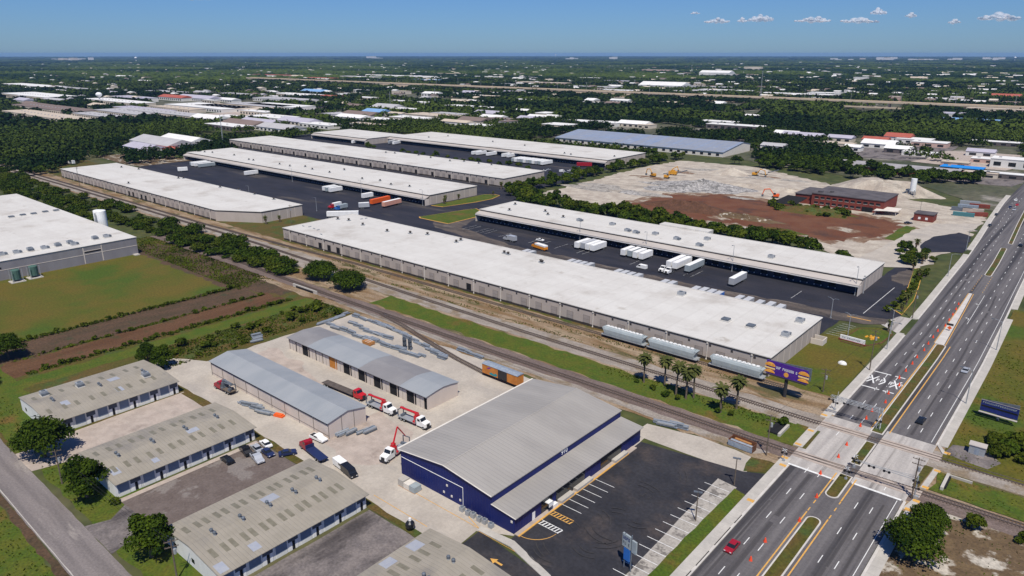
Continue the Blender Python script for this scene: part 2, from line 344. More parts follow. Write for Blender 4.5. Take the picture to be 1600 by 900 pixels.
# lots between the tan roofed workshops
ground('grass_yard', rect(-240, 42, -205, 58), 'grass', .6)
ground('workshop_apron', [(-208.5, 54), (-187.4, 54), (-187.4, 87.5), (-209.5, 87.5)], 'conc_apron', .15)
ground('driveway', [(-207, 41.2), (-194.5, 41.2), (-193, 48), (-187.4, 54.5), (-208.5, 54.5), (-206, 48)], 'conc_apron', .1)
ground('workshop_lot', [(-165.2, 50.4), (-140.4, 50.4), (-140.4, 86.4), (-165.2, 86.4)], 'asphalt_brown', .15)
ground('driveway', [(-160.5, 41.2), (-146, 41.2), (-147.5, 45), (-142, 50.6), (-162, 50.6), (-158.6, 46)], 'asphalt_old', .1)
ground('kerbside_walk', rect(-165.3, 50.5, -163.7, 86), 'conc_apron')
ground('workshop_lot', [(-117.3, 44), (-96.9, 44), (-96.9, 86.4), (-117.3, 86.4)], 'asphalt_old', .2)
ground('grass_strip', rect(-209, 86.6, -97, 89.6), 'rough', .3)
# contractor's yard
ground('contractor_yard', [(-238, 89.3), (-92.8, 88.4), (-92.8, 96.8), (-85.6, 101), (-85.6, 156), (-120, 163), (-160, 168.6), (-205, 169.5), (-226, 168), (-226.5, 122), (-224, 110), (-226, 104), (-240, 96)], 'conc_yard', .35)
ground('yard_paving', [(-89.5, 155.7), (-57.4, 156.3), (-58.6, 167.2), (-66, 168.3), (-89.5, 163.5)], 'conc_yard', .1)
ground('worn_patch', [(-158, 97), (-136, 96), (-128, 103), (-135, 117), (-152, 118)], 'conc_apron', 1.2, 3)
ground('worn_patch', [(-218, 113), (-190, 112), (-176, 117), (-200, 124), (-220, 125)], 'conc_apron', 1.2, 3)
# fresh asphalt lot beside the blue building
ground('parking_lot', [(-85.6, 153.6), (-85.6, 99.4), (-72, 95.8), (-62, 90), (-60.6, 108), (-57, 148.9), (-53.4, 148), (-53.4, 160.4), (-58.5, 157.6)], 'asphalt_new')
ground('drive_lane', [(-92.6, 97.2), (-92.4, 90.5), (-70, 84), (-66, 90), (-72.5, 95)], 'asphalt_new')
o = MB().prism([(-93.6, 98.6), (-93.0, 97.0), (-84, 97.4), (-72.4, 94.4), (-64.5, 89), (-63.6, 90), (-72, 96), (-84.4, 99.4)], 0, .24).build('kerb_walk', m['conc_walk']); tag(o, kind='structure')
o = MB().prism([(-86.6, 101.2), (-85.0, 101.2), (-84.6, 150), (-86.2, 150)], 0, .24).build('shop_walk', m['conc_apron']); tag(o, kind='structure')
o = MB().box(-84.98, 101.2, .02, -84.58, 146, .255).build('kerb_stripe', m['yellow_line']); tag(o, kind='structure')
ground('parking_strip', [(-61.9, 150.6), (-56.6, 149.9), (-56.6, 108), (-57.2, 92), (-60.8, 92), (-60.6, 108)], 'conc_strip', .08)
ground('grass_verge', [(-57, 149), (-53.7, 148), (-53.7, 60), (-57.4, 60)], 'grass', .2)
ground('grass_corner', [(-58.8, 158), (-54, 161), (-54, 170.6), (-60, 170.2)], 'rough', .4)
mk = MB(); zl = lev()
for i in range(16):                                   # bay lines of the concrete strip
    y = 95.6+2.73*i*1.25
    if y < 149: mk.sheet(rect(-63.6, y, -57.2, y+.16), zl)
for i in range(6): mk.sheet([(-84.6, 116.8+2.74*i), (-79.2, 116.8+2.74*i), (-79.2, 116.95+2.74*i), (-84.6, 116.95+2.74*i)], zl)
tag(mk.build('bay_lines', m['white_line']), kind='structure')
for y0, mt in ((111.9, 'yellow_line'), (107.6, 'white_line')):    # hatched access aisles
    mk = MB(); zl = lev()
    for a in (0, 1.55): mk.sheet(rect(-84.6, y0+a, -78.9, y0+a+.16), zl)
    for k in range(7): mk.sheet([(-84.4+.85*k, y0+.16), (-84.1+.85*k, y0+.16), (-83.75+.85*k, y0+1.55), (-84.05+.85*k, y0+1.55)], zl)
    tag(mk.build('hatched_aisle', m[mt]), kind='structure')
mk = MB(); zl = lev(); arc = [(-84.6+5.5*math.sin(t), 107.2-5.6*math.cos(t)) for t in [i*math.pi/2/10 for i in range(11)]]
for a, b in zip(arc, arc[1:]): mk.sheet([a, b, (b[0]-.1, b[1]+.14), (a[0]-.1, a[1]+.14)], zl)
mk.sheet([(-81.4, 91.7), (-81.4, 92.2), (-83.2, 92.2), (-83.2, 92.8), (-84.7, 91.95), (-83.2, 91.1), (-83.2, 91.7)], zl)
mk.sheet(rect(-120, 97.6, -93.2, 97.75), zl); mk.sheet(rect(-121, 90.6, -102.5, 90.75), zl); mk.sheet([(-93.2, 97.6), (-93.2, 97.75), (-98, 99.4), (-98, 99.2)], zl)
mk.sheet(rect(-92.6, 96.9, -80, 97.0), zl)
tag(mk.build('yellow_lines', m['yellow_line']), kind='structure')

# warehouse estate
ground('estate_grass', rect(-830, 205, -66, 268), 'rough', 1.0)
ground('corner_lawn', [(-75.6, 203), (-75.6, 263), (-66, 283), (-55.5, 291), (-54.4, 250), (-53.6, 203)], 'lawn', .2)
ground('trackside', rect(-300, 166, 60, 214.5), 'trackside', .8); ground('trackside', rect(-800, 194.5, -298, 214.5), 'trackside', .8)
ground('trackside_grass', [(-232, 178.5), (-53.4, 178), (-53.4, 191), (-110, 189.6), (-232, 190)], 'grass', .9)
ground('track_bed', rect(-1500, 196.5, -300, 206), 'gravel', .8)
ground('track_bed', rect(-310, 190.8, 90, 200.2), 'gravel', .5)
ground('track_bed', rect(-420, 170.5, 90, 177.6), 'ballast_brown', .5)
ground('yard_margin', [(-160, 168), (-60, 167.4), (-57, 170.8), (-260, 170.8), (-220, 168.6)], 'gravel', .4)
ground('siding_bed', rect(-300, 208.2, -66, 214.3), 'trackside', .6)
ground('dock_yard', [(-690, 260.5), (-355, 260.5), (-355, 265), (-75.5, 265), (-74.5, 286), (-61.5, 292), (-57.6, 305), (-60.6, 345), (-66, 384), (-78, 384), (-78, 361), (-308, 361), (-322, 400), (-345, 420), (-352, 520), (-368, 592), (-830, 592), (-800, 420), (-716, 338)], 'asphalt_lot', .4)
ground('driveway', [(-61.8, 292), (-53.4, 285), (-53.4, 306), (-57.8, 306)], 'conc_road')
ground('worn_lane', [(-322, 300), (-312, 292), (-250, 281), (-150, 281), (-66, 287), (-60, 293), (-58, 303), (-66, 297), (-150, 290), (-250, 291), (-300, 303), (-308, 320), (-313, 338), (-324, 350), (-332, 318)], 'worn', 1.4, 5)
ground('worn_lane', [(-75, 360), (-66, 350), (-63, 372), (-72, 382)], 'worn', 1.2, 4)
def island(poly, nm='kerbed_island', mat='grass', kerb='yellow_line'):
    cx = sum(p[0] for p in poly)/len(poly); cy = sum(p[1] for p in poly)/len(poly)
    inner = []
    for x, y in poly:
        d = math.hypot(x-cx, y-cy); k = (d-.75)/d; inner.append((cx+(x-cx)*k, cy+(y-cy)*k))
    tag(MB().prism(poly, 0, .28).build('island_kerb', m[kerb]), kind='structure')
    tag(MB().prism(inner, .05, .34).build(nm, m[mat]), kind='structure')
island([(-341, 306), (-338, 304), (-312.5, 304), (-312.5, 336), (-318, 340), (-326, 347), (-331, 349), (-334, 340)])
island([(-361.5, 336), (-352, 338), (-346, 366), (-345.6, 382), (-350, 395), (-356, 396), (-361.8, 390)])
island([(-61.5, 312), (-57.6, 308), (-58.2, 330), (-61, 352), (-66, 384), (-70, 384), (-65, 350)])
island([(-67.6, 263), (-60, 262.4), (-55.2, 271), (-54.6, 283), (-57, 286), (-66.4, 281)], kerb='dirt')
mk = MB(); zl = lev()
for x in np.arange(-300, -84, 3.65):
    if rnd.random() < .28: mk.sheet(rect(x, 300, x+.12, 312 + rnd.uniform(-1, 2)), zl)
mk.sheet([(-70, 300), (-69.8, 300), (-69.2, 345), (-69.4, 345)], zl)
for i in range(7): mk.sheet(rect(-74+.2*i, 268+2.4*i, -69+.2*i, 268.12+2.4*i), zl)
tag(mk.build('bay_lines', m['white_line']), kind='structure')
mk = MB(); zl = lev(); mk.sheet(rect(-74, 292.4, -65, 293.0), zl); tag(mk.build('yellow_lines', m['yellow_line']), kind='structure')
# demolition site to the north
ground('cleared_site', [(-332, 424), (-322, 410), (-250, 416), (-150, 402), (-104, 386), (-86, 380), (-68, 384), (-64, 430), (-62, 540), (-78, 560), (-113, 575), (-160, 590), (-208, 622), (-262, 655), (-336, 648), (-342, 590)], 'sand', 2.5)
ground('mixed_soil', [(-268, 432), (-262, 488), (-228, 512), (-181, 508), (-140, 506), (-106, 498), (-92, 484), (-94, 436), (-118, 408), (-165, 414), (-205, 408), (-246, 412)], 'mixed', 5, 6)
ground('red_soil', [(-259, 436), (-254, 480), (-226, 505), (-181, 501), (-146, 498), (-113, 492), (-98, 482), (-101, 438), (-121, 412), (-160, 423), (-200, 414), (-240, 417)], 'reddirt', 4.5, 5)
rq = random.Random(9)
for k in range(22):
    cx, cy, q = rq.uniform(-325, -80), rq.uniform(425, 630), rq.uniform(4, 13)
    if cy > 560 and cx > -200: continue
    ground('soil_patch', [(cx+q*rq.uniform(1, 2.6)*math.cos(a), cy+q*rq.uniform(.5, 1)*math.sin(a)) for a in np.linspace(0, 5.8, 11)], rq.choice(('mixed', 'rubble_fines', 'rubble_fines', 'mixed')), 1.2, 3)
ground('site_road', [(-97, 384), (-83, 376), (-70, 386), (-66, 396), (-71, 420), (-70, 450), (-66, 480), (-63, 500), (-62, 520), (-84, 500), (-90, 470), (-92, 440), (-95, 404)], 'conc_yard', .4)
ground('grass_patch', [(-98, 440), (-92, 438), (-90, 480), (-97, 482)], 'grass', .8)
ground('bend_lot', [G(1440,396), G(1436,384), G(1460,370), G(1500,364), G(1519,371), G(1506,396), G(1478,394)], 'asphalt_lot', .6)
ground('far_lots', [(-60, 560), (-60, 760), (-330, 780), (-330, 700), (-120, 640)], 'urban', 5, 15)

# main road: six lanes with a kerbed median
BY = [0, 270, 330, 372, 420, 470, 530, 600, 650, 713, 800]
BS = [0, 0, -1, -2, -3, -5, -8, -11, -12, -12, -11]
def bend(y): return float(np.interp(y, BY, BS))
def strip(mb, xl, xr, y0, y1, z, step=12.0, mi=0, h=0.0):
    k = max(1, int(math.ceil((y1-y0)/step)))
    ys = [y0+(y1-y0)*i/k for i in range(k+1)]
    fl = (lambda y: xl) if not callable(xl) else xl
    fr = (lambda y: xr) if not callable(xr) else xr
    for a, b in zip(ys, ys[1:]):
        pa, pb = bend(a), bend(b)
        P = [(fl(a)+pa, a), (fr(a)+pa, a), (fr(b)+pb, b), (fl(b)+pb, b)]
        if h: mb.prism(P, 0, h+ZR, mi)
        else: mb.sheet(P, z, mi)
Y0, Y1 = 50, 800
ZR = lev(); mb = MB(); strip(mb, -50.5, -24.6, Y0, Y1, ZR); tag(mb.build('road', m['road']), kind='structure')
mb = MB(); zc = lev(); strip(mb, -52, -39.4, 168.3, 202, zc); strip(mb, -36.4, -24.2, 169.8, 203, zc); tag(mb.build('crossing_slab', m['conc_road']), kind='structure')
mb = MB(); zc = lev(); strip(mb, -51.7, -40, 168.2, 168.9, zc); strip(mb, -36, -25, 169.5, 170.2, zc); tag(mb.build('stop_line', m['white_line']), kind='structure')
# sidewalks are real steps
mb = MB()
for a, b in ((Y0, 171.4), (178.6, 190.6), (199.6, 286), (306, 430), (442, 640)): strip(mb, -53.6, -51.2, a, b, 0, h=.14)
for a, b in ((Y0, 158), (203.5, 330), (345, 640)): strip(mb, -23.9, -21.7, a, b, 0, h=.14)
for P in ([(-23.6, 158), (-21.9, 158), (-20.9, 166), (-23.2, 166)], [(-24.0, 166.4), (-22.4, 166.4), (-21.4, 172), (-23.0, 172)], [(-22.9, 178.4), (-21.6, 178.4), (-20.9, 190), (-22.2, 190)], [(-22.2, 199.4), (-21.0, 199.4), (-23.4, 203.6), (-24.3, 203.6)]): mb.prism(P, 0, ZR+.13)
tag(mb.build('sidewalk', m['conc_walk']), kind='structure')
mb = MB(); ramps = [(-53.6, 170.0), (-53.4, 179), (-53.4, 188.6), (-53.6, 200.4), (-52.6, 166), (-52.6, 146)]
for x, y in ramps: mb.box(x-.02, y, .10, x+1.6, y+1.1, ZR+.155)
for x, y in ((-23.5, 166.2), (-22.9, 171.0), (-22.6, 178.6), (-22.0, 188.6), (-21.9, 199.8)): mb.box(x-.02, y, .08, x+1.4, y+1.1, ZR+.15)
tag(mb.build('tactile_paving', m['yellow_line']), kind='structure')
mb = MB()
for a, b in ((Y0, 168), (203, 285), (307, 640)):
    strip(mb, -51.2, -50.6, a, b, 0, h=.05)
for a, b in ((Y0, 169.8), (203.2, 640)): strip(mb, -24.5, -23.9, a, b, 0, h=.05)
tag(mb.build('kerb', m['kerb']), kind='structure')
ground('grass_strip', [(-56.5, 177.9), (-53.7, 177.9), (-53.7, 191.2), (-57, 191.2)], 'grass', .15)
ground('grass_strip', [(-51.9, 178.4), (-50.2, 178.4), (-50.4, 190.6), (-52.0, 190.6)], 'rough')
ground('grass_strip', [(-24.6, 178.4), (-23.2, 178.4), (-22.4, 190.4), (-24.4, 190.4)], 'rough')
# median islands (rounded ends), kerb in pale paint with a yellow line at its foot
def median(xl, xr, y0, y1, r0=True, r1=True, name='median'):
    def outline(ins):
        cx = lambda y: (xl+xr)/2; h = (xr-xl)/2-ins; P = []
        ys = list(np.linspace(y0+ins+(h if r0 else 0), y1-ins-(h if r1 else 0), max(2, int((y1-y0)/12)+1)))
        if r0: P += [((xl+xr)/2-h*math.cos(t), ys[0]-h*math.sin(t)) for t in np.linspace(0, math.pi, 9)]
        P += [(xr-ins, y) for y in ys]
        if r1: P += [((xl+xr)/2+h*math.cos(t), ys[-1]+h*math.sin(t)) for t in np.linspace(0, math.pi, 9)]
        P += [(xl+ins, y) for y in reversed(ys)]
        return [(x+bend(y), y) for x, y in P]
    tag(MB().prism(outline(0), 0, ZR+.15).build('median_kerb', m['kerb']), kind='structure')
    tag(MB().prism(outline(.35), .02, ZR+.19).build(name, m['rough']), kind='structure')
median(-39.6, -36.3, 60, 149.9)
median(-39.7, -36.5, 160.0, 172.4, True, False)
median(-39.4, -36.6, 178.9, 193.4, False, False)
median(-40.0, -36.7, 199.6, 283, False, True)
mb = MB()
strip(mb, lambda y: -40.6, lambda y: -37.6-(y-283)*.025, 283, 357, 0, h=.15); tag(mb.build('median_nose', m['kerb']), kind='structure')
median(-39.6, -36.6, 392, 458)
median(-37.6, -35.2, 470, 640)
mb = MB(); zl = lev()
for a, b in ((50, 151), (160, 172), (202, 283)):
    strip(mb, -40.45, -40.15, a, b, zl); strip(mb, -35.75, -35.45, a, b, zl)
strip(mb, -40.95, -40.72, 284, 357, zl); strip(mb, lambda y: -37.3-(y-283)*.024, lambda y: -37.05-(y-283)*.024, 283, 357, zl)
for y in (151.5, 155.2, 158.6): strip(mb, -40.4, -40.15, y, y+1.6, zl); strip(mb, -35.7, -35.45, y, y+1.6, zl)
for y in range(362, 392, 4): strip(mb, -40.4, -40.2, y, y+1.4, zl); strip(mb, -36.3, -36.1, y, y+1.4, zl)
tag(mb.build('yellow_lines', m['yellow_line']), kind='structure')
mb = MB(); zl = lev()
for x, off in ((-46.45, 118.2), (-43.3, 118.2), (-32.4, 122.6), (-29.2, 122.8)):
    y = off-60.9
    while y < 640:
        if not (168 < y < 203 and rnd.random() < .5): strip(mb, x-.09, x+.09, y, y+3.05, zl)
        y += 12.18
strip(mb, -25.75, -25.6, 50, 169, zl); strip(mb, -25.75, -25.6, 204, 640, zl)
strip(mb, -35.0, -34.85, 313, 358, zl)
for y in (243.0, 229.0): strip(mb, -51.0 if y < 240 else -51.0, -41.2, y, y+.6, zl)
for x in (-49.2, -45.5, -42.4):                      # R X R pavement marks
    for sgn in (-1, 1):
        mb.sheet([(x-.25+1.1*sgn, 233.2), (x+.25+1.1*sgn, 233.2), (x+.25-1.1*sgn, 239.6), (x-.25-1.1*sgn, 239.6)], zl+.001*sgn)
    for dx in (-1.25, 1.25):
        mb.sheet(rect(x+dx-.12, 235.2, x+dx+.12, 237.8), zl); mb.sheet(rect(x+dx+.12, 237.5, x+dx+.5, 237.8), zl); mb.sheet(rect(x+dx+.12, 236.4, x+dx+.5, 236.7), zl)
        mb.sheet(rect(x+dx+.38, 236.7, x+dx+.55, 237.5), zl)
for y in (318, 340):                                 # turn arrows
    mb.sheet(rect(-36.35, y, -36.15, y+2.2), zl); mb.sheet([(-36.35, y+2.2), (-36.15, y+2.2), (-36.15, y+2.5), (-37.0, y+3.0), (-37.0, y+3.3), (-37.6, y+2.7), (-37.0, y+2.2), (-37.0, y+2.6)], zl)
tag(mb.build('lane_lines', m['white_line']), kind='structure')
mb = MB(); zl = lev()
for y, k in ((112, 3.5), (126, 8), (117.5, 6), (136, 4)): mb.sheet(rect(-51.15, y, -50.95, y+k), zl+.055)
tag(mb.build('drain_slots', m['tar']), kind='structure')
mb = MB(); mc = MB(); za, zb = lev(), lev()
def stain(x, w_, y0, y1):
    y = y0
    while y < y1:
        k = rnd.uniform(6, 26); e = min(y+k, y1); d = rnd.uniform(-.12, .12); q = rnd.uniform(.8, 1.2)
        strip(mb, x-w_*q+d, x+w_*q+d, y, e, za); strip(mc, x-w_*.5*q+d, x+w_*.5*q+d, y, e, zb); y = e+rnd.choice((0, 0, .5, 3))
stain(-44.9, .62, 55, 167); stain(-44.9, .5, 204, 400); stain(-30.8, .42, 55, 168); stain(-30.8, .35, 205, 360); stain(-48.4, .3, 60, 160); stain(-27.6, .3, 60, 165)
tag(mb.build('oil_stain', m['oil_a']), kind='structure'); tag(mc.build('oil_streak', m['oil_b']), kind='structure')
mb = MB(); zl = lev(); rq = random.Random(44)
def arc(cx, cy, r_, a0, a1, w_=.22):
    A = np.linspace(a0, a1, 10)
    for p, q in zip(A, A[1:]): mb.sheet([(cx+r_*math.cos(p), cy+r_*math.sin(p)), (cx+(r_+w_)*math.cos(p), cy+(r_+w_)*math.sin(p)), (cx+(r_+w_)*math.cos(q), cy+(r_+w_)*math.sin(q)), (cx+r_*math.cos(q), cy+r_*math.sin(q))], zl)
for i in range(16):
    cx, cy, r_, a = rq.uniform(-79, -66), rq.uniform(104, 150), rq.uniform(2, 7), rq.uniform(0, 6.28); s = rq.uniform(.5, 1.5)
    if -84.5 < cx-r_ and cx+r_ < -63.8 and cy+r_ < 152: arc(cx, cy, r_, a, a+s); arc(cx, cy, r_+1.6, a, a+s)
for i in range(60):
    cx, cy, r_, a = rq.uniform(-660, -90), rq.choice((rq.uniform(275, 312), rq.uniform(275, 322))), rq.uniform(6, 16), rq.uniform(.6, 2.4); s = rq.uniform(.5, 1.2)
    if cy+r_ < 322 and cy-r_ > 262 and (cx < -400 or cx > -300): arc(cx, cy, r_, a, a+s, .3); arc(cx, cy, r_+1.9, a, a+s, .3)
tag(mb.build('tyre_marks', m['scuff']), kind='structure')
# right of the road
ground('roadside_grass', [(-21.7, 196), (30, 196), (40, 420), (-26, 420), (-24, 345)], 'lawn', .3)
ground('roadside_grass', [(-24, 345), (-27, 520), (60, 520), (60, 345)], 'terrain', .3)
ground('sandy_ground', [(-24, 60), (60, 60), (60, 172), (-20, 171), (-23, 160)], 'sandy', .3)
ground('trackside_grass', [(-21, 178.2), (60, 179.6), (60, 190.5), (-21, 189)], 'grass', .7)
ground('utility_pad', [(-22, 200), (-12, 198), (-10, 204), (-14, 209), (-21, 206)], 'asphalt_old', .4)
ground('side_path', [(-26, 60), (-24, 60), (-20, 118), (-23, 132)], 'asphalt_old', .1)

# railway: ballast is above, here sleepers and rails as one continuous line each
TZ = .12
def track(pts, gauge=1.435, ends=True):
    P = [Vector((x, y, 0)) for x, y in pts]
    sl = MB(); rl = MB(); carry = 0.0
    for a, b in zip(P, P[1:]):
        d = b-a; L_ = d.length; u = d/L_; n = Vector((-u.y, u.x, 0)); ang = math.atan2(u.y, u.x)
        s = carry
        while s < L_:
            c = a+u*s; sl.cbox(c.x, c.y, .09+TZ, .26, 2.5, .14, 0, ang); s += .75
        carry = s-L_
        for sg in (-1, 1):
            c = (a+b)/2 + n*(sg*gauge/2); rl.cbox(c.x, c.y, .24+TZ, L_+.05, .14, .18, 0, ang)
    tag(sl.build('railway_sleepers', m['sleeper']), kind='structure'); tag(rl.build('railway_rails', m['rail']), kind='structure')
track([(-420, 177), (-377, 175.4), (-317, 175.6), (-262, 173.6), (-150, 173.4), (-54, 174.6), (-24, 176.4), (80, 178.4)])
track([(-1300, 198), (-797, 199.8), (-642, 201.2), (-360, 201.6), (-308, 200), (-234, 197.2), (-160, 195.2), (-54, 195.3), (0, 196.9), (80, 199)])
track([(-1300, 204), (-800, 205.2), (-640, 206), (-420, 206.4), (-330, 209.6), (-290, 211.6), (-68, 212.2)])
track([(-217, 172.9), (-200, 169.6), (-185, 165.8), (-163, 160.8), (-147, 158.3), (-120, 157.6)])
mb = MB(); gr = MB()                                # concrete panels where the road crosses the rails
for x0, x1 in ((-52, -39.5), (-36.4, -22)):
    for yc, sl_ in ((175.0, .013), (195.9, .02)):
        for dy, w_ in ((-1.28, .46), (0, .58), (1.28, .46)):
            mb.prism([(x0, yc+dy-w_+sl_*(x0+38)), (x1, yc+dy-w_+sl_*(x1+38)), (x1, yc+dy+w_+sl_*(x1+38)), (x0, yc+dy+w_+sl_*(x0+38))], .03, .33)
        for dy in (-.72, .72):
            gr.prism([(x0, yc+dy-.11+sl_*(x0+38)), (x1, yc+dy-.11+sl_*(x1+38)), (x1, yc+dy+.11+sl_*(x1+38)), (x0, yc+dy+.11+sl_*(x0+38))], .03, .30)
tag(mb.build('crossing_panel', m['conc_apron']), kind='structure'); tag(gr.build('rail_groove', m['tar']), kind='structure')
# pale lots, roads and verges of the town beyond
for k, (px0, py0, px1, py1, mt) in enumerate(((0,190,150,172,'conc_apron'),(150,188,320,170,'conc_apron'),(300,190,430,168,'conc_apron'),(430,176,560,160,'asphalt_old'),(540,205,700,186,'conc_apron'),(700,190,800,180,'asphalt_old'),(1055,222,1180,208,'asphalt_old'),(1180,212,1290,205,'sandy'),(1330,250,1480,222,'asphalt_old'),(1440,262,1600,238,'conc_apron'),(1480,290,1600,270,'asphalt_old'),(870,155,1140,146,'conc_yard'),(420,130,800,121,'conc_yard'),(120,262,330,235,'sandy'))):
    a, b = G((px0+px1)/2, py0), G((px0+px1)/2, py1); xa, xb = G(px0, (py0+py1)/2)[0], G(px1, (py0+py1)/2)[0]
    ground('town_lot', rect(xa, a[1], xb, b[1]), mt, 6, 30)
ground('highway_verge', rect(-2700, 1532, 260, 1600), 'sandy', 5, 40)

# ================================================================== BUILDINGS
def put(mesh_name, me, parent, loc, rz=0.0):
    o = link(mesh_name, me, parent); o.location = loc; o.rotation_euler = (0, 0, rz); return o
# shared small meshes
b_ = MB(); b_.box(-1.55, -.10, 0, 1.55, 0, 3.1, 1); b_.box(-1.4, -.14, .05, 1.4, -.09, 2.95, 0); b_.box(-1.4, -.15, 1.45, 1.4, -.135, 1.52, 1)
DOCK = b_.mesh('dock_door', [m['door_grey'], m['door_seam']])
b_ = MB(); b_.box(-1.5, -.10, 0, 1.5, 0, 3.0, 1); b_.box(-1.35, -.13, .05, 1.35, -.09, 2.9, 0)
DOCK_OPEN = b_.mesh('dock_door', [m['opening'], m['door_seam']])
b_ = MB(); b_.box(-1.5, -.10, 0, 1.5, 0, 3.0, 0); b_.box(-1.7, -.45, -.5, -1.3, 0, -.1, 1); b_.box(1.3, -.45, -.5, 1.7, 0, -.1, 1); b_.box(-1.65,-.3,3.0,1.65,0,3.3,0)
DOCK_NAVY = b_.mesh('dock_door', [m['opening'], m['white']])
b_ = MB(); b_.box(-.11, -.16, 0, .11, -.01, 6.4, 0); b_.box(-.3, -.28, 5.9, .3, -.01, 6.4, 0); b_.box(-.22, -.3, -.0, .22, -.01, .55, 0)
SPOUT = b_.mesh('downspout', m['offwhite'])
b_ = MB(); b_.box(-.4, -.05, -.4, .4, 0, .4)
LOUVRE = b_.mesh('wall_louvre', m['fascia_dark'])
b_ = MB(); b_.box(-.7, -.7, 0, .7, .7, .35, 0); b_.tube((0,0,.35), (0,0,.95), .38, .38, 8, 1); b_.dome((0,0,.95), .62, .62, .3, 10, 3, 1)
VENT = b_.mesh('roof_vent', [m['steel'], m['fascia_dark']])
b_ = MB(); b_.box(-1.4, -1.0, 0, 1.4, 1.0, .3, 1); b_.box(-1.25, -.9, .3, .35, .9, 1.35, 0); b_.box(.35, -.9, .3, 1.25, .9, 1.0, 2); b_.tube((-.45,0,1.35), (-.45,0,1.45), .6, .6, 10, 2)
AIRCON = b_.mesh('roof_unit', [m['steel'], m['roof_white'], m['steel_dark']])
b_ = MB(); b_.box(-1.2, -1.2, 0, 1.2, 1.2, .35, 0); b_.box(-1.0, -1.0, .35, 1.0, 1.0, .8, 1)
HATCH = b_.mesh('roof_hatch', [m['roof_white'], m['steel_dark']])
def on_roof(parent, base, pts, me, h, jitter=True):
    parent = next((k for k in KIDS[parent.name] if k.name.startswith('roof')), parent)
    for px, py in pts:
        x, y = G(px, py, h); put(me.name.split('.')[0], me, parent, (x-base[0], y-base[1], h), rnd.choice((0, PI/2)) if jitter else 0).scale = (1.35, 1.35, 1.25)
PI = math.pi
def warehouse(name, label, x0, x1, y0, y1, h, front, spacing, chamfer=None, open_at=(), end_canopy=False, doors=True, spout=2, skip=()):
    t = thing(name, label, 'warehouse', (x0, y0, 0)); W, D = x1-x0, y1-y0
    fp = [(0,0),(W,0),(W,D),(0,D)] if not chamfer else [(0,0),(W-chamfer[0],0),(W,chamfer[1]),(W,D),(0,D)]
    MB().prism(fp, 0, h-.05).build('wall', m['wall_beige'], t)
    cx, cy = W/2, D/2
    def off(d): return [(x+(d if x > 1 else -d), y+(d if y > D/2 else -d)) for x, y in fp]
    mb = MB(); mb.prism(off(.14), h-.62, h-.08); mb.build('roof_edge', m['fascia_dark'], t)
    mb = MB(); mb.prism(off(.30), h-.08, h+.04)
    P, Q = off(.30), off(-.25)                         # low white parapet lip
    n = len(P)
    for i in range(n):
        a, b, c, d = P[i], P[(i+1)%n], Q[(i+1)%n], Q[i]
        mb.add([(a[0],a[1],h+.04),(b[0],b[1],h+.04),(b[0],b[1],h+.22),(a[0],a[1],h+.22),(d[0],d[1],h+.04),(c[0],c[1],h+.04),(c[0],c[1],h+.22),(d[0],d[1],h+.22)], [(0,1,2,3),(4,7,6,5),(3,2,6,7)])
    mb.build('roof', m['roof_white'], t)
    WF = W-(chamfer[0] if chamfer else 0)
    if front == 'docks':
        MB().box(.2, -.06, 0, WF-.2, .0, 1.05).build('plinth_shade', m['plinth_shade'], t)  # dark band paints the shaded recess below dock level
        k = int((WF-4)/spacing)
        for i in range(k):
            x = 3.5+spacing*i
            me = DOCK_OPEN if i in open_at else DOCK
            if doors: put('dock_door', me, t, (x, 0, 1.15))
            put('wall_louvre', LOUVRE, t, (x+spacing/2, 0, h-1.35))
            if i % spout == 0: put('downspout', SPOUT, t, (x+spacing*.5-.9, -.02, 0))
    if front == 'canopy':
        mb = MB(); mb.box(.15, -.08, 0, W-.15, 0, h-2.3); mb.build('dock_wall', m['navy'], t)
        mb = MB(); mb.add([(0,-.05,h-.75),(W,-.05,h-.75),(W,-4.2,h-1.9),(0,-4.2,h-1.9),(0,-.05,h-1.0),(W,-.05,h-1.0),(W,-4.2,h-2.75),(0,-4.2,h-2.75)],
                          [(0,3,2,1),(4,5,6,7),(3,7,6,2),(0,4,7,3),(1,2,6,5)]); mb.build('canopy', m['canopy'], t)
        MB().box(-.02, -4.27, h-2.7, W+.02, -4.205, h-2.45).build('canopy_trim', m['white'], t)
        k = int((W-6)/spacing)
        for i in range(k): put('dock_door', DOCK_NAVY, t, (4+spacing*i, -.08, 1.2))
        for x in np.linspace(6, W-6, 10): put('canopy_light', LIGHTBOX, t, (float(x), -4.3, h-2.45))
        MB().box(0, -4.0, 0, .3, -.09, h-2.4).build('canopy_end', m['wall_light'], t)
        MB().box(W-.3, -4.0, 0, W, -.09, h-2.4).build('canopy_end', m['wall_light'], t)
    # the gable end towards the road: pilaster seams
    ya = chamfer[1] if chamfer else 0
    for y in np.arange(ya+1.0, D-.5, 5.6): MB().box(W, float(y), .3, W+.05, float(y)+.25, h-.7).build('pilaster', m['wall_light'], t)
    return t
b_ = MB(); b_.box(-.7,-.12,-.2,.7,.03,.2); LIGHTBOX = b_.mesh('canopy_light', m['offwhite'])
wh = warehouse('warehouse', 'longest beige warehouse with white roof beside the railway, hopper cars along its front', -355, -75.5, 216.3, 265, 6.8, 'docks', 7.85, open_at=(4, 5, 6, 18))
on_roof(wh, (-355, 216.3), [(528,343),(545,345),(567,352),(641,365),(668,367),(713,379),(720,376),(794,398),(788,396),(845,410),(847,411),(605,362)], VENT, 6.84)
on_roof(wh, (-355, 216.3), [(1065,461),(1228,525),(1250,503)], AIRCON, 6.84)
on_roof(wh, (-355, 216.3), [(1134,501),(1173,511)], HATCH, 6.84)
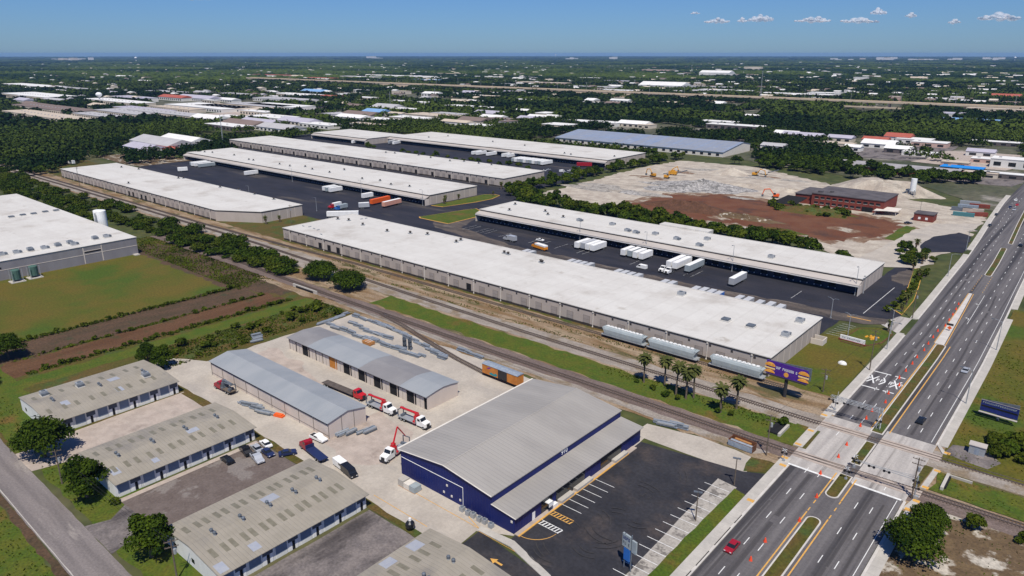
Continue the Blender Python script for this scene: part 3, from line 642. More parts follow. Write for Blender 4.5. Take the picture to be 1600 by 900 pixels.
on_roof(wh, (-355, 216.3), [(474,353),(484,354),(491,357),(497,359),(502,366),(565,342),(572,341)], b_.mesh('roof_box', m['steel']), 7.1)
wh = warehouse('warehouse', 'white roofed warehouse with long navy dock front and canopy facing the parked trailers', -305, -78.2, 325, 359, 7.0, 'canopy', 6.2)
on_roof(wh, (-305, 325), [(805,320),(796,329),(856,336),(852,331),(880,340)], VENT, 7.04)
on_roof(wh, (-305, 325), [(906,346),(957,352),(981,362),(994,365),(1024,367),(1058,375),(1105,375),(1093,385),(1205,403)], AIRCON, 7.04)
MB().box(-52+160, 34.3, 5.0, -22+160, 40.5, 7.9).build('rear_annex', m['roof_white'], wh)
wh = warehouse('warehouse', 'white roofed warehouse with a cut off corner, nearest the left tracks', -688.5, -402, 215.3, 260.3, 7.1, 'docks', 6.85, chamfer=(27, 16), open_at=(19, 20, 22, 23, 25), spout=3)
on_roof(wh, (-688.5, 215.3), [(190,262),(217,265),(201,287),(279,279),(287,279),(344,293),(373,297),(398,304),(428,312)], VENT, 7.14)
wh = warehouse('warehouse', 'white roofed warehouse with navy docks and canopy, orange trailers parked at its right end', -713, -364, 337, 385, 7.0, 'canopy', 6.4)
on_roof(wh, (-713, 337), [(320,238),(332,239),(366,243),(389,250),(396,251),(437,257),(453,260),(477,261),(488,265),(515,270),(566,280),(594,283),(611,289),(640,292),(538,266)], VENT, 7.04)
wh = warehouse('warehouse', 'white roofed warehouse with beige dock wall of paired bays, behind the navy canopy one', -786, -370.5, 422.5, 474, 7.0, 'docks', 6.9, open_at=tuple(range(0, 60, 3)), spout=3)
on_roof(wh, (-786, 422.5), [(603,239),(617,240),(654,243),(673,247),(703,252),(725,253),(748,256),(768,258)], VENT, 7.04)
wh = warehouse('warehouse', 'short white roofed block of the rearmost dock building, its left end stepped forward', -778, -673, 530, 586, 7.0, 'canopy', 6.4)
wh = warehouse('warehouse', 'rearmost long white roofed warehouse with navy dock front below the woods', -672.5, -366, 563, 630, 7.0, 'canopy', 6.4)
on_roof(wh, (-672.5, 563), [(700,213),(670,215),(820,228),(882,240),(892,242),(770,222),(960,245)], VENT, 7.04)

# --- blue metal building
t = thing('blue_building', 'large royal blue metal building with grey ribbed roof and a lower side wing', 'building', (-123, 101.2, 0))
L_ = 52.6
MB().yprism([(0,0),(30.5,0),(30.5,7.0),(15.5,8.75),(0,7.0)], 0, L_).build('wall', m['blue_wall'], t)
mb = MB(); mb.add([(-.5,-.35,7.0),(15.5,-.35,8.9),(30.7,-.35,7.06),(30.7,L_+.35,7.06),(15.5,L_+.35,8.9),(-.5,L_+.35,7.0)], [(0,1,4,5),(1,2,3,4)])
mb.add([(-.5,-.35,6.8),(15.5,-.35,8.7),(30.7,-.35,6.86),(30.7,L_+.35,6.86),(15.5,L_+.35,8.7),(-.5,L_+.35,6.8)], [(5,4,1,0),(4,3,2,1)])
mb.add([(-.5,-.35,6.8),(15.5,-.35,8.7),(30.7,-.35,6.86),(-.5,-.35,7.0),(15.5,-.35,8.9),(30.7,-.35,7.06),(30.7,L_+.35,6.86),(30.7,L_+.35,7.06),(-.5,L_+.35,6.8),(-.5,L_+.35,7.0)], [(0,1,4,3),(1,2,5,4),(2,6,7,5),(0,3,9,8)])
rf = mb.build('roof', m['roof_steel'], t)
mb = MB(); mb.add([(15.1,-.35,8.9),(15.5,-.35,8.98),(15.9,-.35,8.9),(15.1,L_+.35,8.9),(15.5,L_+.35,8.98),(15.9,L_+.35,8.9)], [(0,1,4,3),(1,2,5,4)]); mb.build('ridge_cap', m['roof_steel'], t)
MB().box(-1.0, -.2, 6.75, -.5, L_+.2, 7.06).build('gutter', m['offwhite'], t)
mb = MB()
for a, b in (((-.45,-.42,6.95),(15.5,-.42,8.86)), ((15.5,-.42,8.86),(30.7,-.42,7.0))): mb.tube(a, b, .13, n=5)
mb.build('gable_trim', m['offwhite'], t)
wg = MB(); wg.yprism([(30.5,0),(37.0,0),(37.0,4.3),(30.5,4.95)], 0, L_); wg.build('side_wing', m['blue_wall_y'], t)
mb = MB(); mb.add([(30.52,-.3,5.1),(37.7,-.3,4.45),(37.7,L_+.3,4.45),(30.52,L_+.3,5.1),(30.52,-.3,4.95),(37.7,-.3,4.27),(37.7,L_+.3,4.27),(30.52,L_+.3,4.95)], [(0,1,2,3),(7,6,5,4),(0,4,5,1),(1,5,6,2),(3,2,6,7)]); mb.build('wing_roof', m['roof_steel'], t)
MB().tube((30.52,-.34,5.04), (37.7,-.34,4.39), .11, n=5).build('wing_trim', m['offwhite'], t)
for y0, y1 in ((9.5, 13.5), (15.0, 26.5), (33.5, 43.0)): MB().box(37.0, y0, .3, 37.04, y1, 3.4).build('shopfront', m['glass'], t)
mb = MB(); mb.box(37.0, 6.2, 0, 37.05, 7.2, 2.2); mb.box(37.0, 10.6, 2.7, 38.4, 12.2, 2.9); mb.box(38.3, 10.6, 1.9, 38.42, 12.2, 2.9); mb.box(37.0, 12.8, .1, 37.9, 14.6, 1.0); mb.build('entrance_awning', m['white'], t)
for y0, y1 in ((15.5, 20.5), (21.8, 28.5), (38.5, 44.5)): MB().box(37.06, y0, .16, 38.3, y1, .95).build('dock_step', m['conc_walk'], t)
# lettering high on the side wall
def text(body, size, loc, rot, mat, name='lettering', parent=None, extr=.02):
    c = bpy.data.curves.new(name, 'FONT'); c.body = body; c.size = size; c.extrude = extr; c.align_x = 'CENTER'; c.align_y = 'CENTER'
    o = bpy.data.objects.new(name, c); COL.objects.link(o); dg = bpy.context.evaluated_depsgraph_get(); dg.update()
    me = bpy.data.meshes.new_from_object(o.evaluated_get(dg)); bpy.data.objects.remove(o); bpy.data.curves.remove(c)
    me.materials.clear(); me.materials.append(mat); me.name = name
    o = link(name, me, parent); o.location = loc; o.rotation_euler = rot; return o
text('910', 1.75, (30.54, 26.8, 6.05), (R(90), 0, R(90)), m['white'], 'number_lettering', t)
mb = MB(); mb.path([(.3,-.06,5.0), (21.5,-.06,5.2), (21.5,-.06,.6)], .07, 5); mb.build('conduit', m['white'], t)
mb = MB()
for x, z in ((16.3,3.6), (15.2,1.4), (17.8,1.3), (20.6,1.5), (36.3,3.0)): mb.box(x-.25, -.14, z-.25, x+.25, -.002, z+.25)
mb.build('wall_light', m['offwhite'], t)

# --- cream sheds of the contractor's yard
t = thing('storage_shed', 'long cream shed with grey metal roof, closed panel front, beside the small brown truck', 'shed', (-214.5, 99.6, 0))
W, D = 63.7, 12.6
MB().xprism([(0,0),(D,0),(D,5.0),(D/2,6.2),(0,5.0)], 0, W).build('wall', m['shed_wall'], t)
mb = MB()
for i in range(1):
    mb.add([(-.3,-.5,4.98),(-.3,D/2,6.36),(-.3,D+.5,4.98),(W+.3,-.5,4.98),(W+.3,D/2,6.36),(W+.3,D+.5,4.98)], [(0,3,4,1),(1,4,5,2)])
    mb.add([(-.3,-.5,4.86),(-.3,D/2,6.24),(-.3,D+.5,4.86),(W+.3,-.5,4.86),(W+.3,D/2,6.24),(W+.3,D+.5,4.86),(-.3,-.5,4.98),(-.3,D/2,6.36),(-.3,D+.5,4.98),(W+.3,-.5,4.98),(W+.3,D/2,6.36),(W+.3,D+.5,4.98)], [(1,4,3,0),(2,5,4,1),(0,3,9,6),(3,4,10,9),(4,5,11,10),(1,0,6,7),(2,1,7,8)])
mb.build('roof', m['roof_grey'], t)
mb = MB()
for i in range(9): mb.box(.6+7.05*i, -.12, 4.2, 6.9+7.05*i, -.01, 4.72)
mb.build('eave_slot', m['opening'], t)
mb = MB()
for i in range(10): mb.box(.2+7.05*i-.06, -.10, 0, .2+7.05*i+.10, -.005, 4.8)
for y in (4.2, 8.4): mb.box(W+.005, y, .2, W+.08, y+.14, 5.4)
mb.box(0, -.08, .9, W, -.03, 1.0)
mb.build('panel_seams', m['door_seam'], t)
t = thing('open_bay_shed', 'cream shed with open dark bays and one orange bay, roof in grey sections', 'shed', (-214.2, 128.4, 0))
W, D = 71.6, 12.6
secs = [(0,12.5,'roof_grey2'),(12.5,40.5,'roof_grey'),(40.5,60.0,'roof_grey2'),(60.0,W,'roof_grey')]
wl = MB(); wl.box(0, D-.25, 0, W, D, 4.5); wl.box(0, .0, 0, .25, D-.26, 4.5); wl.box(W-.25, 0, 0, W, D-.26, 4.6); wl.box(.26, .02, 3.85, W-.26, .15, 4.5)
wl.yprism([(W-.25,4.6),(W,4.6),(W,4.62),(W-.25,4.62)], 0, D)
wl.add([(W-.02,0,4.6),(W-.02,D,4.5),(W-.02,D/2,5.5)], [(0,1,2)]); wl.build('wall', m['shed_wall'], t)
for a, b, mt in secs:
    mb = MB(); q = .02 if mt == 'roof_grey2' else .07
    prof = [(-.8,4.62+q),(D*.25,5.25+q),(D*.5,5.55+q),(D*.75,5.25+q),(D+.5,4.62+q)]
    prof = prof+[(y, z-.14) for y, z in reversed(prof)]
    mb.xprism(prof, a-.15*(a == 0), b+.25*(b == W), 0); mb.build('roof', m[mt], t)
MB().box(.3, .16, 0, W-.3, .26, 4.3).build('bay_depth_shade', m['opening'], t)  # near-black panel close behind the front paints the shade inside the bays
dp = MB(); dp.box(-1.7, 0, 0, 1.7, .12, 3.7, 0); dp.box(-.05, -.03, 0, .05, 0, 3.7, 1); DP = dp.mesh('bay_door', [m['wall_light'], m['door_seam']])
oc = dp = MB(); dp.box(-1.95, 0, 0, 1.95, .12, 3.7, 0); OD = dp.mesh('bay_door', [m['orange_door']])
for i, c in enumerate(np.arange(3.0, 71.6, 7.75)):
    c = float(c)+7.3
    if c-3.9 < W-2: put('bay_door', DP, t, (c-3.9, -.02, 0))
    if i == 1: put('bay_door', DP, t, (c, .02, 0))
    if i == 2: put('bay_door', OD, t, (c, .02, 0))
po = put('bay_door', DP, t, (2.3, .03, 0))
mb = MB()
for c in np.arange(.2, 71.6, 3.87): mb.box(float(c)-.12, -.12, 0, float(c)+.12, -.03, 4.4)
mb.build('bay_post', m['shed_wall'], t)

# --- tan roofed workshops on the street
def skylight_rows(parent, W, D, hz, sl, xs, n, y0, dy, L_=3.0, w=1.0):
    for xc in xs:
        for i in range(n):
            y = y0+dy*i+(i % 2)*.35
            if y > D-2: break
            mb = MB(); pts = []
            for dx, dyy in ((-L_/2,-w/2),(L_/2,-w/2),(L_/2,w/2),(-L_/2,w/2)):
                x = xc+dx; pts.append((x, y+dyy, hz(x)+.035))
            mb.add(pts, [(0,1,2,3)]); mb.build('skylight', m['skylight'], parent)
TURB = (lambda b: (b.tube((0,0,0),(0,0,.45),.28,.28,8,0), b.dome((0,0,.75),.42,.42,.38,10,6,1,True), b.mesh('turbine_vent',[m['steel'],m['steel_dark']]))[-1])(MB())
def workshop(label, x0, x1, y0, y1, he, hr, vents, nsky, patches=(), seed=0, boxes=()):
    t = thing('workshop', label, 'workshop', (x0, y0, 0)); W, D = x1-x0, y1-y0
    MB().yprism([(0,0),(W,0),(W,he),(W/2,hr),(0,he)], 0, D).build('wall', m['wall_white'], t)
    o_ = 1.15; s = (hr-he)/(W/2)
    hz = lambda x: hr+.16-abs(x-W/2)*s
    mb = MB(); A = [(-.3,-.25),(W/2,-.25),(W+o_,-.25),(-.3,D+.25),(W/2,D+.25),(W+o_,D+.25)]
    top = [(x,y,hz(x)) for x,y in A]; bot = [(x,y,hz(x)-.14) for x,y in A]
    mb.add(top+bot, [(0,1,4,3),(1,2,5,4),(6,9,10,7),(7,10,11,8),(0,6,7,1),(1,7,8,2),(2,8,11,5),(5,11,10,4),(4,10,9,3),(3,9,6,0)])
    rf = mb.build('roof', m['roof_tan'], t)
    skylight_rows(rf, W, D, hz, s, (W*.22, W*.74), nsky, 2.2, (D-3)/nsky)
    for i in range(vents):
        y = D*(.14+.72*i/max(1, vents-1))
        for dx in (-.65, .75): put('turbine_vent', TURB, rf, (W/2+dx, y, hz(W/2+dx)-.05))
    for (x, y, a, b) in patches:
        mb = MB(); mb.add([(xx, yy, hz(xx)+.02) for xx, yy in ((x,y),(x+a,y),(x+a,y+b),(x,y+b))], [(0,1,2,3)]); mb.build('roof_patch', m['patch_blue'], rf)
    for (x, y) in boxes: put('roof_unit', AIRCON, rf, (x, y, hz(x)))
    k = 6; bw = D/k                                    # bays on the yard side
    for i in range(k):
        ya = i*bw
        mb = MB(); mb.box(W, ya+.5, .9, W+.05, ya+bw*.52, he-.35, 0); mb.box(W, ya+.5, .02, W+.06, ya+bw*.52, .9, 1); mb.build('bay_door', [m['eave_shade_blue'], m['wall_white']], t)  # blue upper part paints the eave shadow, white foot the sunlit strip
        mb = MB(); mb.box(W, ya+bw*.58, 2.2, W+.05, ya+bw*.97, he-.35, 0); mb.build('bay_shade', m['eave_shade_slate'], t)  # slate panel paints the eave shadow above the white doors
        mb = MB(); mb.box(W, ya+bw*.58, .05, W+.07, ya+bw*.72, 2.15, 0); mb.box(W, ya+bw*.86, .05, W+.07, ya+bw*.95, 2.15, 0); mb.build('personnel_door', m['white'], t)
        mb = MB(); mb.box(W, ya+bw*.735, .05, W+.04, ya+bw*.84, 2.15, 0); mb.build('doorway', m['opening'], t)
    mb = MB()
    for x in (W*.15, W*.5): mb.box(x, -.05, 1.2, x+1.2, 0, 2.2, 0)
    mb.build('window', m['glass'], t)
    return t
workshop('tan roofed workshop farthest back, next to the grassy ditch, with three silver roof boxes', -233.5, -210, 50.8, 86.3, 4.1, 5.0, 3, 9, ((14, 6, 3, 2), (16, 20, 3, 2), (8, 21, 3, 3)), boxes=((5, 5), (7, 14), (15, 30)))
workshop('tan roofed workshop with parked cars in front of its right end', -187, -166.2, 50.4, 86.4, 4.0, 4.9, 4, 12, ((15, 1, 3, 2), (11, 22, 2, 3), (17.5, 10, 2, 1.5)))
workshop('tan roofed workshop with five pairs of roof turbines, nearest the dirty grey lot', -140.4, -118.4, 50.5, 86.4, 4.0, 5.0, 5, 15, ((7, 18, 3, 3.5), (19, 8, 2.5, 2), (19.5, .3, 3, 2)))
workshop('tan roofed workshop cut off by the bottom edge beside the black driveway', -97.2, -74.5, 50.5, 86.8, 4.0, 5.0, 5, 12, ((.2, 29, 3, 3), (.3, 22, 2.5, 3)))

# --- white roofed factory on the left
t = thing('factory', 'grey walled factory with broad white roof on the left, by the olive field', 'factory', (-640, 30, 0))
W, D, h = 253.5, 119.6, 9.0
fp = [(0, 0), (W, 0), (W, D), (190, D), (66, D+26), (0, D+26)]
fp = [(66, 0), (W, 0), (W, D), (66, D)]
MB().prism(fp, 0, h-.05).build('wall', m['grey_wall'], t)
mb = MB(); mb.prism([(65.7,-.3),(W+.3,-.3),(W+.3,D+.3),(65.7,D+.3)], h-.05, h+.1); mb.build('roof', m['roof_white'], t)
mb = MB(); mb.box(W, 0, 4.6, W+.08, D, 4.9); mb.box(W, 0, 8.3, W+.06, D, 8.6)
for y in (D-26, D-17.5): mb.box(W+.002, y, .2, W+.10, y+.45, h-.7)
mb.box(W, D-26, 6.3, W+.12, D-17, 6.6); mb.build('wall_band', m['wall_light'], t)
mb = MB(); mb.box(W, D-25.2, 5.5, W+.05, D-17.8, 6.3); mb.box(W, D-69, 5.3, W+.05, D-61, 6.2); mb.build('high_window', m['opening'], t)
mb = MB(); mb.box(W, D-3, 0, W+3, D-.5, .5); mb.build('loading_step', m['conc_walk'], t)
base = (-640, 30)
on_roof(t, base, [(5,399),(28,396),(48,392),(71,389),(91,385),(110,381),(117,383),(149,374),(168,371)], AIRCON, h+.1)
on_roof(t, base, [(18,340),(36,337),(53,335),(71,332),(88,330)], HATCH, h+.1)
# --- site office block, gatehouse and solar roofed hall
t = thing('brick_building', 'two storey red brick building with dark flat roof at the demolition site', 'building', (-163, 509.5, 0))
W, D = 46.2, 34
MB().box(0, 0, 0, W, D, 8.3).build('wall', m['brick'], t)
mb = MB(); mb.box(-.4, -.4, 8.3, W+.4, D+.4, 8.8); mb.box(W*.06, 3, 8.8, W*.12, 6, 10); mb.box(W*.2, 8, 8.8, W*.24, 11, 9.8); mb.build('roof', m['roof_dark'], t)
mb = MB(); mb.box(-12, 2, 0, -.02, D-2, 6.6); mb.build('annex', m['brick'], t)
MB().box(-12.6, 1.5, 6.6, -.05, D-1.5, 7.0).build('annex_roof', m['roof_dark'], t)
wi = MB(); wi.box(0, -.06, 0, 2.6, 0, 1.5, 0); wi.box(-.1, -.12, -.15, 2.7, -.01, 0, 1); WI = wi.mesh('window', [m['glass'], m['offwhite']])
for z in (1.6, 5.2):
    for i in range(11): put('window', WI, t, (2.0+3.95*i, -.01, z))
mb = MB(); mb.box(W*.72, -.3, 0, W*.86, -.02, 3.4); mb.build('entrance', m['opening'], t)
mb = MB(); mb.add([(W-4,-8,3.2),(W+9,-2,3.3),(W+9,10,3.5),(W+.1,10,3.4),(W-4,-.35,3.3)], [(0,1,2,3,4)]); mb.tube((W-3,-7,0),(W-3,-7,3.2),.12); mb.tube((W+8,-1.8,0),(W+8,-1.8,3.3),.12); mb.tube((W+8,9,0),(W+8,9,3.45),.12); mb.build('canopy', m['offwhite'], t)
mb = MB(); mb.add([(-24,-9,.3),(-8,-10,.3),(-2,-2,5.2),(-16,-1,5.4)], [(0,1,2,3)]); mb.add([(-24,-9,.1),(-8,-10,.1),(-2,-2,5.0),(-16,-1,5.2)], [(3,2,1,0)]); mb.build('lean_to', m['opening'], t)
t = thing('gatehouse', 'small red brick gatehouse with flat dark roof near the pale road', 'gatehouse', (-97, 502, 0))
MB().box(0,0,0,11,10,4.6).build('wall', m['brick'], t); mb = MB(); mb.box(-.3,-.3,4.6,11.3,10.3,5.1); mb.tube((1.5,8,5.1),(1.5,8,11),.08); mb.build('roof', m['roof_dark'], t)
mb = MB(); mb.box(2.6,-.06,1.4,4,0,2.8); mb.box(6.6,-.06,1.4,8,0,2.8); mb.build('window', m['white'], t)
t = thing('depot_hall', 'long hall with pale blue ribbed roof beyond the treeline', 'hall', (-528, 696, 0))
W, D = 213, 66
MB().xprism([(0,0),(D,0),(D,8.0),(D*.72,11.0),(0,5.2)], 0, W).build('wall', m['offwhite'], t)
MB().xprism([(-.8,5.3),(D*.72,11.3),(D+.5,8.2),(D+.5,8.0),(D*.72,11.1),(-.8,5.1)], -.5, W+.5).build('roof', m['solar'], t)
for i in range(24): MB().box(3+8.8*i, -.08, 1.2, 6.5+8.8*i, -.01, 3.6).build('bay_opening', m['opening'], t)
t = thing('grey_shed', 'long low shed with weathered grey roof behind the demolition site trees', 'shed', (*G(1308, 264), 0))
mb = MB(); mb.box(0,0,0,95,34,4.6); mb.build('wall', m['brick'], t)
MB().xprism([(-.5,4.6),(17,7.0),(34.5,4.6),(34.5,4.4),(17,6.8),(-.5,4.4)], -.4, 95.4).build('roof', M('faded_grey_roof', (.26,.25,.26), (.33,.31,.32), size=8), t)

# ================================================================== VEHICLES (built along +x, front at +x)
def wheels_mesh(r=.48, w_=.28):
    b = MB(); b.tube((0,-w_/2,r),(0,w_/2,r), r, r, 12, 0); b.tube((0,-w_/2-.01,r),(0,w_/2+.01,r), r*.55, r*.55, 8, 1); return b.mesh('wheel', [m['tyre'], m['steel']])
WH_CAR, WH_TRK = wheels_mesh(.34,.24), wheels_mesh(.5,.45)
def car_root(name, label, cat, colour, kind='car', group=None):
    t = thing(name, label, cat, group=group)
    if kind == 'pickup':
        L_, W_ = 5.5, 1.95
        pass
        b = MB(); prof = [(2.7,.45),(2.75,.85),(2.5,1.05),(1.2,1.15),(.6,1.75),(-.7,1.78),(-.85,1.15),(-.9,1.12),(-2.7,1.12),(-2.75,.5)]
        b.yprism(prof, -W_/2, W_/2); b.build('body', colour, t)
        b = MB(); b.box(-2.6,-.8,1.125,-.98,.8,1.14); b.build('bed', m['chassis'], t)
        g = MB(); g.yprism([(1.08,1.2),(.58,1.68),(.50,1.68),(1.0,1.2)], -.85, .85); g.yprism([(.85,1.22),(.5,1.66),(-.62,1.68),(-.72,1.22)], -W_/2-.01, W_/2+.01); g.build('window', m['glass'], t)
    elif kind == 'van':
        W_ = 2.0; b = MB(); b.yprism([(2.6,.4),(2.65,1.0),(2.0,1.25),(1.3,2.1),(-2.6,2.15),(-2.65,.45)], -W_/2, W_/2); b.build('body', colour, t)
        g = MB(); g.yprism([(1.98,1.3),(1.35,2.0),(1.28,2.0),(1.9,1.3)], -.88, .88); g.yprism([(1.7,1.35),(1.25,1.95),(.3,1.95),(.3,1.35)], -W_/2-.01, W_/2+.01); g.build('window', m['glass'], t)
    else:
        W_ = 1.85; b = MB(); b.yprism([(2.25,.38),(2.3,.7),(2.05,.88),(1.0,.98),(-1.55,1.0),(-2.2,.95),(-2.3,.6),(-2.25,.38)], -W_/2, W_/2)
        n = len(b.v); a = .82
        b.add([(1.0,-.86,.97),(1.0,.86,.97),(-1.6,.86,.98),(-1.6,-.86,.98),(.3,-.68,1.45),(.3,.68,1.45),(-1.0,.68,1.45),(-1.0,-.68,1.45)], [(4,5,6,7)])
        b.build('body', colour, t)
        g = MB(); g.add([(1.0,-.86,.97),(1.0,.86,.97),(-1.6,.86,.98),(-1.6,-.86,.98),(.3,-.68,1.44),(.3,.68,1.44),(-1.0,.68,1.44),(-1.0,-.68,1.44)], [(0,1,5,4),(1,2,6,5),(2,3,7,6),(3,0,4,7)]); g.build('window', m['glass'], t)
    for sx in (1.42, -1.42):
        for sy in (-.82, .82): put('wheel', WH_CAR, t, (sx, sy, 0))
    b = MB()
    xf = 2.31 if kind == 'car' else (2.76 if kind == 'pickup' else 2.66)
    for sy in (-.65, .65): put('headlight', HL, t, (xf-.02, sy, .72))
    return t
b_ = MB(); b_.box(-.02,-.18,-.09,.03,.18,.09); HL = b_.mesh('headlight', m['white'])
CARP = {}
def car(colour, kind, loc, rz, label, group=None):
    if (colour, kind) not in CARP:
        CARP[(colour, kind)] = t = car_root('parked_car' if kind == 'car' else ('pickup_truck' if kind == 'pickup' else 'van'), label, {'car':'car','pickup':'pickup truck','van':'van'}[kind], m[colour], kind, group)
        t.location = (loc[0], loc[1], 0.1); t.rotation_euler = (0,0,rz); return t
    t = dup(CARP[(colour, kind)], (loc[0], loc[1], 0.1), rz, label)
    if group: t['group'] = group
    elif 'group' in t: del t['group']
    return t
def trailer_root(colour, L_=15.6, label='', roof='white', name='semi_trailer'):
    t = thing(name, label, 'semi-trailer')
    b = MB(); b.box(-L_/2,-1.3,1.15,L_/2,1.3,4.05,0); b.box(-L_/2-.03,-1.25,1.2,-L_/2,1.25,4.0,1)
    for i in range(13): b.box(-L_/2+.6+i*(L_-1.2)/12-.03,-1.325,1.2,-L_/2+.6+i*(L_-1.2)/12+.03,1.325,3.98,0)
    b.build('cargo_box', [m[colour], m[roof]], t)
    b = MB(); b.box(-L_/2+.1,-1.22,4.05,L_/2-.1,1.22,4.12); b.build('roof', m[roof], t)
    b = MB(); b.box(-L_/2,-.5,.95,L_/2,.5,1.14); b.box(L_/2-3.2,-.9,0,L_/2-3.0,-.7,1.0); b.box(L_/2-3.2,.7,0,L_/2-3.0,.9,1.0); b.box(-L_/2,-1.2,.5,-L_/2+.1,1.2,.65); b.build('chassis', m['chassis'], t)
    for x in (-L_/2+1.4, -L_/2+2.7):
        for sy in (-.95, .95): put('wheel', WH_TRK, t, (x, sy, 0))
    return t
TRP = {}
def trailer(colour, loc, rz, label, L_=15.6, group=None, roof='white'):
    key = (colour, L_)
    if key not in TRP:
        TRP[key] = t = trailer_root(colour, L_, label, roof); t.location = (*loc, .1); t.rotation_euler = (0,0,rz)
        if group: t['group'] = group
        return t
    t = dup(TRP[key], (*loc, .1), rz, label)
    if group: t['group'] = group
    elif 'group' in t: del t['group']
    return t
def cab(t, x, colour, sleeper=False):              # conventional truck cab, nose at x+2.4
    b = MB(); b.yprism([(x-1.1,.9),(x-1.1,3.0),(x+.2,3.05),(x+.75,2.1),(x+2.3,1.85),(x+2.45,1.0),(x+2.4,.7),(x-1.1,.7)], -1.1, 1.1); b.build('cab', m[colour], t)
    g = MB(); g.yprism([(x+.28,2.95),(x+.72,2.15),(x+.78,2.15),(x+.34,2.95)], -.98, .98); g.box(x-.7,-1.12,2.1,x+.25,1.12,2.8); g.build('window', m['glass'], t)
    b = MB(); b.box(x+2.4,-.55,.9,x+2.5,.55,1.75); b.box(x+2.35,-1.15,.55,x+2.6,1.15,.85); b.build('grille', m['chassis'], t)
    for sy in (-1, 1): put('wheel', WH_TRK, t, (x+1.5, .9*sy, 0))
def truck(label, loc, rz, cabcol, bed='flat', bedcol='steel', L_=7.0, boom=None, cat='truck', name='truck', group=None, boom_up=False, boomcol='red'):
    t = thing(name, label, cat, (*loc, .1), rz, group)
    cab(t, L_/2-.2, cabcol)
    b = MB(); b.box(-L_/2-1.2,-.45,.75,L_/2+1.2,.45,1.0); b.build('chassis', m['chassis'], t)
    x0, x1 = -L_/2-1.2, L_/2-1.6
    if bed == 'box':
        b = MB(); b.box(x0,-1.25,1.05,x1,1.25,3.55); b.build('cargo_box', m[bedcol], t)
    elif bed == 'bus':
        b = MB(); b.box(x0,-1.25,.8,x1+1.0,1.25,2.3); b.build('body', m[bedcol], t); b = MB(); b.box(x0,-1.25,2.3,x1+1.0,1.25,3.1); b.build('roof', m['white'], t)
    elif bed == 'tank':
        b = MB(); b.tube((x0,0,2.2),(x1,0,2.2),1.15,1.15,14); b.build('tank', m[bedcol], t, True)
    else:
        b = MB(); b.box(x0,-1.25,1.05,x1,1.25,1.25); b.box(x1-.12,-1.25,1.25,x1,1.25,2.3); b.build('flat_bed', m[bedcol], t)
    for x in (x0+1.3, x0+2.6):
        for sy in (-1, 1): put('wheel', WH_TRK, t, (x, .9*sy, 0))
    if boom:
        b = MB(); b.box(x1-1.0,-.8,1.25,x1-.05,.8,3.0); b.box(x1-.9,-.5,3.0,x1-.1,.5,3.8); b.box(x1-1.1,-1.24,.9,x1-.1,1.24,1.6)
        if boom_up: b.tube((x1-.5,0,3.6),(x1-2.4,0,7.6),.26,.2,6); b.tube((x1-2.4,.05,7.6),(x0+.6,.05,3.6),.2,.14,6)
        else: b.tube((x1-.4,0,3.7),(x0+.2,0,3.5),.36,.30,6); b.tube((x0+.2,.4,3.5),(x1-1.2,.4,3.1),.22,.2,6)
        b.build('crane_boom', m[boomcol], t)
        b = MB(); b.box(x0+.1,-1.15,1.25,x0+.3,-.95,3.2); b.box(x0+.1,.95,1.25,x0+.3,1.15,3.2); b.box(x0+.1,-1.15,3.1,x0+.3,1.15,3.3); b.box(x0+1.0,-.9,1.25,x0+1.6,.9,1.9); b.build('boom_rest', m['steel_dark'], t)
    return t
m['rustbed'] = M('dark_wooden_bed', (.075,.062,.055), (.11,.09,.08), size=1.5)
yd = 'trucks parked in the contractor yard'
truck('flatbed lorry with bright red cab and empty dark bed beside the open shed', (-171.5, 119.6), R(3), 'red', 'flat', 'rustbed', 15.0, group=yd)
truck('white cab crane truck with red boom, first behind the red cabbed flatbed', (-153.6, 119.6), R(3), 'white', 'flat', 'steel', 7.6, boom=1, group=yd)
truck('white cab crane truck with red boom, parked nearest the blue building', (-140.2, 120.4), R(3), 'white', 'flat', 'steel', 7.6, boom=1, group=yd)
truck('white cab crane truck standing nose on with its red boom raised, by the blue gable', (-131.0, 106.4), R(-80), 'white', 'flat', 'steel', 6.4, boom=1, boom_up=True, group=yd)
truck('small lorry with dark red cab and brown bed beside the cream shed', (-199.5, 96.3), R(183), 'darkred', 'flat', 'wood', 5.6, boom=1, group=yd, boomcol='steel_dark')
truck('dark red lorry with a navy bed behind the workshop roof', (-146.8, 92.0), R(173), 'darkred', 'flat', 'navyblue', 8.0, group=yd)
car('white', 'pickup', (-152.6, 97.3), R(5), 'white pickup with black bed at the corner of the cream shed')
car('white', 'van', (-136.6, 93.0), R(-6), 'white van parked beyond the workshop roof end')
car('black', 'van', (-132.6, 92.4), R(-8), 'small black utility vehicle just right of the white van')
car('black', 'car', (-161.2, 75.6), R(178), 'black car parked alone in front of the workshop doors', 'cars in the workshop lot')
car('black', 'pickup', (-161.6, 81.0), R(170), 'black pickup between the lone black car and the grey car', 'cars in the workshop lot')
car('silver', 'car', (-160.6, 83.6), R(172), 'grey car squeezed in next to the white car', 'cars in the workshop lot')
car('white', 'car', (-160.8, 86.4), R(172), 'white car nearest the corner of the workshop', 'cars in the workshop lot')
car('silver', 'pickup', (-156.0, 81.0), R(-10), 'grey pickup in the middle of the workshop lot', 'cars in the workshop lot')
car('navyblue', 'car', (-156.4, 84.3), R(-5), 'dark blue car beside the grey pickup', 'cars in the workshop lot')
car('navyblue', 'car', (-152.4, 87.6), R(62), 'dark blue car on the grass strip by the dark red lorry', 'cars in the workshop lot')
car('darkred', 'car', (-47.8, 127.5), R(-90), 'dark red car driving towards us between the lane lines')
car('black', 'car', (-30.6, 215.0), R(88), 'black car driving away just beyond the crossing')
